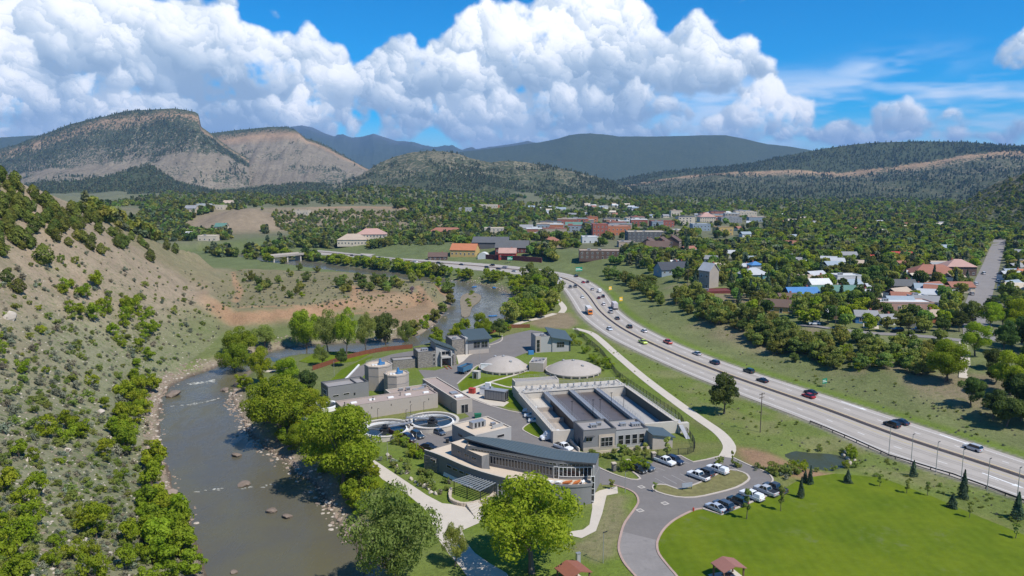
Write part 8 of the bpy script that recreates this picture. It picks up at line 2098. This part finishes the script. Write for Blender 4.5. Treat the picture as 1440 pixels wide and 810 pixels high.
mass('town_tree_mass', 'continuous cover of dark green trees over the far town', (np.concatenate([tx_, TR[:, 0]]), np.concatenate([ty_, TR[:, 1]])), ['farbroad0', 'farbroad1', 'farolive', 'farbroad0', 'farbroad1', 'limetree', 'farpine0'], .65, 1.2, 83)
vx, vy = scatter_np([(110, 296), (250, 268), (440, 264), (640, 264), (640, 345), (600, 352), (520, 350), (470, 352), (430, 372), (400, 376), (330, 366), (250, 350), (190, 330)], 8000, 84)
m = town_mask(vx, vy); cx_, cy_, _ = PD(345, 322, 960)
m &= (((vx - cx_) / 75) ** 2 + ((vy - cy_) / 70) ** 2 > 1) & ((fbm(vx, vy, 90, 3, 302) > -.05) | (vy > 1150)) & ~((vx / vy > -.33) & (vx / vy < -.09) & (vy > 840) & (vy < 1230) & (fbm(vx, vy, 70, 3, 304) < .22))
mass('valley_tree_mass', 'belt of mixed trees along the valley floor', (vx[m], vy[m]), ['farbroad0', 'farolive', 'farpine0', 'farjuniper', 'farolive', 'farbroad1'], .55, 1.15, 85)
# riverside belt up to the bridge
bx, by = scatter_np([(330, 362), (400, 372), (470, 378), (560, 386), (620, 390), (600, 378), (480, 368), (420, 362), (360, 352)], 420, 86)
m = (sdist(bx, by, RIV) > 1.5) & (sdist(bx, by, HW_POLY) > 12)
mass('riverside_tree_belt', 'belt of bright trees along the upper river', (bx[m], by[m]), ['limetree', 'farolive', 'limetree'], .5, 1.0, 87)
# woods on the hills
def wood_on(mname, name, label, n, keys, smin, smax, seed, thr=.5, ymax=5000):
    X, Y, Z, Mx = MOUNT[mname]; rg_ = np.random.default_rng(seed); r, c = X.shape
    fi = rg_.uniform(0, r - 1.001, n * 4); fj = rg_.uniform(0, c - 1.001, n * 4); i0, j0 = fi.astype(int), fj.astype(int); u, v = fi - i0, fj - j0
    def bl(A): return (A[i0, j0] * (1 - v) + A[i0, j0 + 1] * v) * (1 - u) + (A[i0 + 1, j0] * (1 - v) + A[i0 + 1, j0 + 1] * v) * u
    x, y, z, f = bl(X), bl(Y), bl(Z), bl(Mx[..., 0])
    dn = f + .55 * fbm(x, y, 160, 4, seed) + .35 * fbm(x, y, 35, 2, seed + 3)
    ok = (dn > rg_.uniform(thr - .3, thr + .3, len(x))) & (y < ymax) & (z > tz(x, y) - 3)
    x, y, z = x[ok][:n], y[ok][:n], z[ok][:n]
    gn_scatter(name, label, np.stack([x, y, z - .5], 1), rg_.uniform(smin, smax, len(x)), rg_.uniform(0, 6.28, len(x)), rg_.integers(0, len(keys), len(x)), keys)
PJ = ['farpine0', 'farpine1', 'farjuniper']
wood_on('wooded_spur', 'spur_woods', 'dark woods covering the spur below the scree', 7000, PJ, .6, 1.2, 91, .55)
wood_on('foothill', 'foothill_woods', 'open woods over the foothills behind town', 7500, PJ, .55, 1.1, 92, .7)
wood_on('cliff_ridge', 'ridge_woods', 'woods over the long cliff ridge', 10000, PJ, .6, 1.2, 93, .64)
wood_on('steep_hill', 'steep_hill_scrub', 'scrub on the steep hill at the right', 1600, ['farjuniper', 'farolive'], .45, .9, 94, .62)
wood_on('mesa', 'mesa_woods', 'woods on the back of the mesa', 8000, PJ, .6, 1.15, 95, .72)
wood_on('rear_mesa', 'rear_mesa_woods', 'woods on the cap of the rear mesa and its gullies', 3600, PJ, .6, 1.1, 96, .74)
# scrub specks over the open ground
sx_, sy_ = scatter_np([(-20, 300), (120, 320), (240, 370), (320, 400), (310, 470), (240, 520), (215, 560), (210, 650), (250, 740), (270, 830), (-30, 830)], 2300, 97)
m = (sdist(sx_, sy_, RIV) > 3) & ((tz(sx_, sy_) < 22) | (np.arange(len(sx_)) % 3 == 0))
mass('hillside_brush', 'low grey and green brush speckling the left hillside', (sx_[m], sy_[m]), ['brush0', 'brush1', 'scrub0', 'brush0'], .25, .8, 98)
sx_, sy_ = scatter_np([(860, 440), (960, 480), (1040, 512), (1120, 538), (1260, 582), (1420, 635), (1440, 600), (1320, 560), (1240, 530), (1120, 505), (1000, 460), (900, 420)], 260, 99)
mass('bank_brush', 'low brush on the grassy bank above the highway', (sx_, sy_), ['brush0', 'brush1', 'scrub1'], .2, .5, 100)
sx_, sy_ = scatter_np([(820, 462), (880, 492), (960, 530), (1040, 562), (1130, 598), (1240, 645), (1420, 705), (1440, 740), (1300, 690), (1180, 658), (1060, 620), (1000, 590), (900, 530)], 700, 101)
m = sdist(sx_, sy_, POND) > 1
mass('verge_tussocks', 'grass tussocks and weeds on the near highway verge', (sx_[m], sy_[m]), ['scrub0', 'scrub1', 'brush0'], .15, .42, 102)
sx_, sy_ = scatter_np([(320, 380), (600, 395), (620, 420), (560, 440), (400, 432), (310, 436)], 500, 103)
m = sdist(sx_, sy_, RIV) > 2
mass('bench_brush', 'sparse brush over the dry bench', (sx_[m], sy_[m]), ['brush0', 'scrub1', 'brush1'], .3, .8, 104)
tx2, ty2 = scatter_np([(380, 298), (640, 298), (700, 300), (620, 345), (450, 345), (390, 320)], 2200, 105)
mass('terrace_brush', 'bushes dotting the terrace slope above the river', (tx2, ty2), ['farjuniper', 'farolive'], .35, .7, 106)
# ================================================================== ROCKS, PATH STONES, RIPPLES
def rock_proto(seed, el=(1, .8, .55)):
    bm = bmesh.new(); bmesh.ops.create_icosphere(bm, subdivisions=2, radius=1.0); rg_ = np.random.default_rng(seed)
    pl_ = [Vector(rg_.normal(size=3)).normalized() for _ in range(9)]; dd = rg_.uniform(.55, .85, 9)
    for v in bm.verts:
        for n_, d_ in zip(pl_, dd):
            k = v.co.dot(n_) - d_
            if k > 0: v.co -= n_ * k
        v.co = Vector((v.co.x * el[0], v.co.y * el[1], v.co.z * el[2]))
    me = bpy.data.meshes.new('rock'); bm.to_mesh(me); bm.free(); return me
M['rock_p'] = pmat('pinkish_rubble', (.28, .215, .165), .95, var=.3, scale=2, bump=.3, dirt=(.19, .155, .115)); M['rock_w'] = pmat('pale_boulder', (.46, .40, .33), .95, var=.2, scale=2, bump=.3); M['rock_d'] = pmat('wet_rock', (.20, .155, .12), .7, var=.25, scale=2)
for i in range(4):
    me = rock_proto(500 + i); me.materials.append(M['rock_p' if i < 3 else 'rock_w']); PROTO['rock%d' % i] = (me, None)
me = rock_proto(510, (1, .9, .4)); me.materials.append(M['rock_d']); PROTO['wetrock'] = (me, None)
me = rock_proto(511, (1, .7, .8)); me.materials.append(M['rock_w']); PROTO['boulder'] = (me, None)
rg = np.random.default_rng(600)
def along_bank(px, n, spread, seed, inward=0.0):
    rg_ = np.random.default_rng(seed); pts = resample(smooth_line(poly(px, RIVER_Z), 4), n); a = np.array(pts)
    t = np.gradient(a, axis=0); t /= np.linalg.norm(t, axis=1)[:, None] + 1e-9
    nn = np.stack([-t[:, 1], t[:, 0]], 1)
    return a + nn * (rg_.normal(size=(n, 1)) * spread + inward)
L_ = along_bank([(268, 740), (255, 715), (242, 690), (228, 652), (222, 620), (220, 590), (224, 562), (236, 543), (268, 526), (298, 514)], 900, 1.7, 601, 1.4)
Rb = along_bank([(322, 548), (322, 565), (334, 588), (341, 605), (368, 632), (400, 652), (438, 682), (455, 706), (472, 738), (494, 763)], 850, 1.5, 602, 1.0)
U_1 = along_bank([(345, 500), (420, 483), (520, 477), (585, 469), (608, 455), (626, 440)], 700, 2.2, 603, 2)
far_b = along_bank([(640, 393), (690, 400), (716, 411), (726, 424), (718, 440)], 500, 2.5, 604, -2)
pts = np.concatenate([L_, Rb, U_1, far_b]); sc_ = rg.uniform(.15, .7, len(pts)) ** 1.5 * 1.3; z = np.maximum(tz(pts[:, 0], pts[:, 1]), RIVER_Z - .1)
ok = (z < 1.5) | (rg.uniform(size=len(pts)) < .15)
gn_scatter('riverbank_rubble', 'pinkish broken rock along both riverbanks', np.concatenate([pts, z[:, None]], 1)[ok], sc_[ok], rg.uniform(0, 6.28, ok.sum()), rg.integers(0, 4, ok.sum()), ['rock0', 'rock1', 'rock2', 'rock3'])
sx_, sy_ = scatter_np([(0, 380), (120, 400), (240, 440), (310, 430), (300, 490), (230, 530), (210, 600), (215, 660), (260, 760), (280, 830), (-20, 830)], 1500, 605)
zz = tz(sx_, sy_); m = sdist(sx_, sy_, RIV) > .5
gn_scatter('hillside_stones', 'loose stones scattered down the left hillside', np.stack([sx_, sy_, zz], 1)[m], rg.uniform(.12, .42, m.sum()), rg.uniform(0, 6.28, m.sum()), rg.integers(0, 3, m.sum()), ['rock0', 'rock3', 'boulder'])
def boulder(px, py, wpx, label, key='boulder', z=None, group=None):
    x, y, zz = hit(px, py) if z is None else (*P(px, py, z), z)
    k = math.dist((x, y, zz), (0, 0, CAM_H)) / FOC; s = wpx * k / 1.7
    o = link(bpy.data.objects.new('boulder', PROTO[key][0])); o.location = (x, y, zz + .1 * s); o.scale = (s, s, s); o.rotation_euler = (rg.uniform(-.2, .2), rg.uniform(-.2, .2), rg.uniform(0, 6.28))
    tag(o, label, 'rock', group)
for px, py, w, lab in ((333, 641, 13, 'flat rock in midstream level with the big cottonwood'), (343, 682, 16, 'flat brown rock in midstream below the first'), (382, 719, 15, 'low slanting rock in the lower pool'), (404, 727, 14, 'low oval rock beside the slanting one in the lower pool'), (329, 805, 9, 'small rock at the lower edge of the pool'), (243, 556, 20, 'rock at the left bank of the rapids'), (316, 549, 12, 'dark rock jutting from the right bank at the rapids')): boulder(px, py, w, lab, 'wetrock', RIVER_Z + .05)
for px, py, w, lab in ((42, 707, 19, 'long pale boulder lying on the left slope'), (154, 781, 9, 'upright orange-tan boulder among the lower bushes'), (119, 762, 10, 'pale grey boulder left of the upright one'), (14, 448, 18, 'pale outcrop boulder at the left edge'), (40, 648, 9, 'small pale boulder near the left edge of the slope'), (58, 690, 9, 'reddish boulder above the long pale one'), (214, 690, 26, 'reddish rock slab on the left riverbank'), (226, 704, 30, 'pale layered rock slab below the reddish one'), (240, 697, 22, 'layered slab at the point of the left bank'), (142, 580, 9, 'pale boulder half way down the left slope'), (95, 635, 9, 'pale stone in the grass above the bushes')): boulder(px, py, w, lab, 'rock0' if 'slab' in lab else 'boulder')
k = 0
for (px, py) in ((545, 640), (552, 648), (556, 655), (561, 663), (566, 664), (572, 666), (578, 674), (584, 678), (590, 682), (598, 684), (603, 688), (606, 693), (612, 695), (602, 681)):
    boulder(px, py, rg.uniform(5, 9), 'pale garden boulder, %s along the rock line beside the path' % ORD(k), 'boulder', 0.05, 'garden boulders beside the path'); k += 1
for (px, py, w) in ((1186, 641, 7), (1192, 646, 8), (1196, 652, 7), (1188, 636, 5), (1202, 648, 5)): boulder(px, py, w, ['pale riprap rock at the pond inlet, uppermost', 'large pale riprap rock beside the pond', 'pale riprap rock at the pond lower corner', 'small riprap rock above the pond', 'small riprap rock set back from the pond'][[7, 8, 7, 5, 5].index(w) if px not in (1196, 1202) else (2 if px == 1196 else 4)], 'boulder')
# white water: rapids and sills
def foam(px, w, label, n, seed):
    rg_ = np.random.default_rng(seed); line = resample(poly(px, RIVER_Z + .03), n); b = MB()
    for (x, y) in line:
        if rg_.random() < .35 + .5 * (vnoise(np.array([x * .5]), np.array([y * .5]), seed)[0] > .05): continue
        x += rg_.normal() * w * .5; y += rg_.normal() * w * .5; r1, r2 = rg_.uniform(.2, .9), rg_.uniform(.08, .26); a0 = rg_.uniform(-.3, .3); m_ = 7
        ring_ = [(x + r1 * math.cos(2 * math.pi * i / m_) * rg_.uniform(.6, 1.2), y + r2 * math.sin(2 * math.pi * i / m_) * rg_.uniform(.6, 1.2), RIVER_Z + .035) for i in range(m_)]
        b.add(ring_ + [(x, y, RIVER_Z + .035 + rg_.uniform(.04, .16))], [(i, (i + 1) % m_, m_) for i in range(m_)])
    tag(b.build('white_water', pmat('foam', (.42, .42, .38), .6, var=.25)), label, kind='stuff')
foam([(262, 541), (280, 539), (295, 536), (302, 534)], 1.6, 'white water at the rapids', 120, 611); foam([(240, 571), (262, 570), (285, 566), (300, 562)], 1.0, 'thin line of foam below the rapids', 70, 612); foam([(262, 694), (290, 690), (320, 687), (346, 686), (372, 684), (390, 680)], .6, 'line of ripples across the lower sill', 46, 613)
gp = poly([(648, 418), (662, 412), (676, 416), (674, 424), (664, 432), (660, 444), (650, 446), (648, 436)], RIVER_Z)
b = MB().prism(smooth_line(gp, 3, True), RIVER_Z - .8, RIVER_Z + .35).build('gravel_bar', pmat('gravel_bar', (.22, .18, .125), .95, var=.35, scale=2, dirt=(.12, .14, .045))); tag(b, 'gravel islet in the river bend', kind='structure')

# ---- names for the many: row by row across the picture
def proj(o):
    p = o.matrix_world.translation if o.parent else o.location
    y, z = p.y, p.z - CAM_H; f = y * math.cos(PITCH) - z * math.sin(PITCH); u = y * math.sin(PITCH) + z * math.cos(PITCH)
    return 720 + FOC * p.x / f, 405 - FOC * u / f
def row_labels(objs, base, cat, group):
    n = len(objs); per = 9 if n > 60 else 7; rows = max(1, round(n / per))
    q = sorted(((proj(o), o) for o in objs), key=lambda t: t[0][1])
    for r in range(rows):
        part = sorted(q[r * n // rows:(r + 1) * n // rows], key=lambda t: t[0][0])
        for i, (_, o) in enumerate(part):
            tag(o, base(o) + (', %s row, %s from left' % (ORD(r), ORD(i)) if rows > 1 else ', %s from left' % ORD(i)), cat, group)
groups = {}
for o in list(COL.objects):
    if o.parent is None and o.get('group') and o.get('category') in ('shrub', 'tree', 'juniper') and o.get('label'): groups.setdefault((o['group'], o['label'], o['category']), []).append(o)
for (g_, lb_, ct_), obs in groups.items():
    if len(obs) > 1: row_labels(obs, lambda o, lb_=lb_: lb_, ct_, g_)
row_labels([t[0] for t in TREES], lambda o, d_={t[0].name: t[1] for t in TREES}: d_[o.name], 'tree', 'trees of the nearer neighbourhood')
# ================================================================== HAZE
def build_haze():
    m = bpy.data.materials.new('haze_air'); m.use_nodes = True
    t = NT(m.node_tree); t.n.clear()
    out = t.node('ShaderNodeOutputMaterial')
    v = t.node('ShaderNodeVolumePrincipled')
    v.inputs['Color'].default_value = (0.28, 0.55, 1.0, 1)
    v.inputs['Density'].default_value = HAZE_D
    v.inputs['Anisotropy'].default_value = 0.0
    t.l.new(v.outputs[0], out.inputs['Volume'])
    x, y0, y1, z0, z1 = 62000, -3000, 61000, -14, 1250
    vs_ = [(-x, y0, z0), (x, y0, z0), (x, y1, z0), (-x, y1, z0), (-x, y0, z1), (x, y0, z1), (x, y1, z1), (-x, y1, z1)]
    fs = [(0, 3, 2, 1), (4, 5, 6, 7), (0, 1, 5, 4), (1, 2, 6, 5), (2, 3, 7, 6), (3, 0, 4, 7)]
    o = mesh_obj('haze', vs_, fs, [m])
    tag(o, 'thin blue haze in the valley air', kind='stuff')
HAZE_D = 4.8e-5
build_haze()
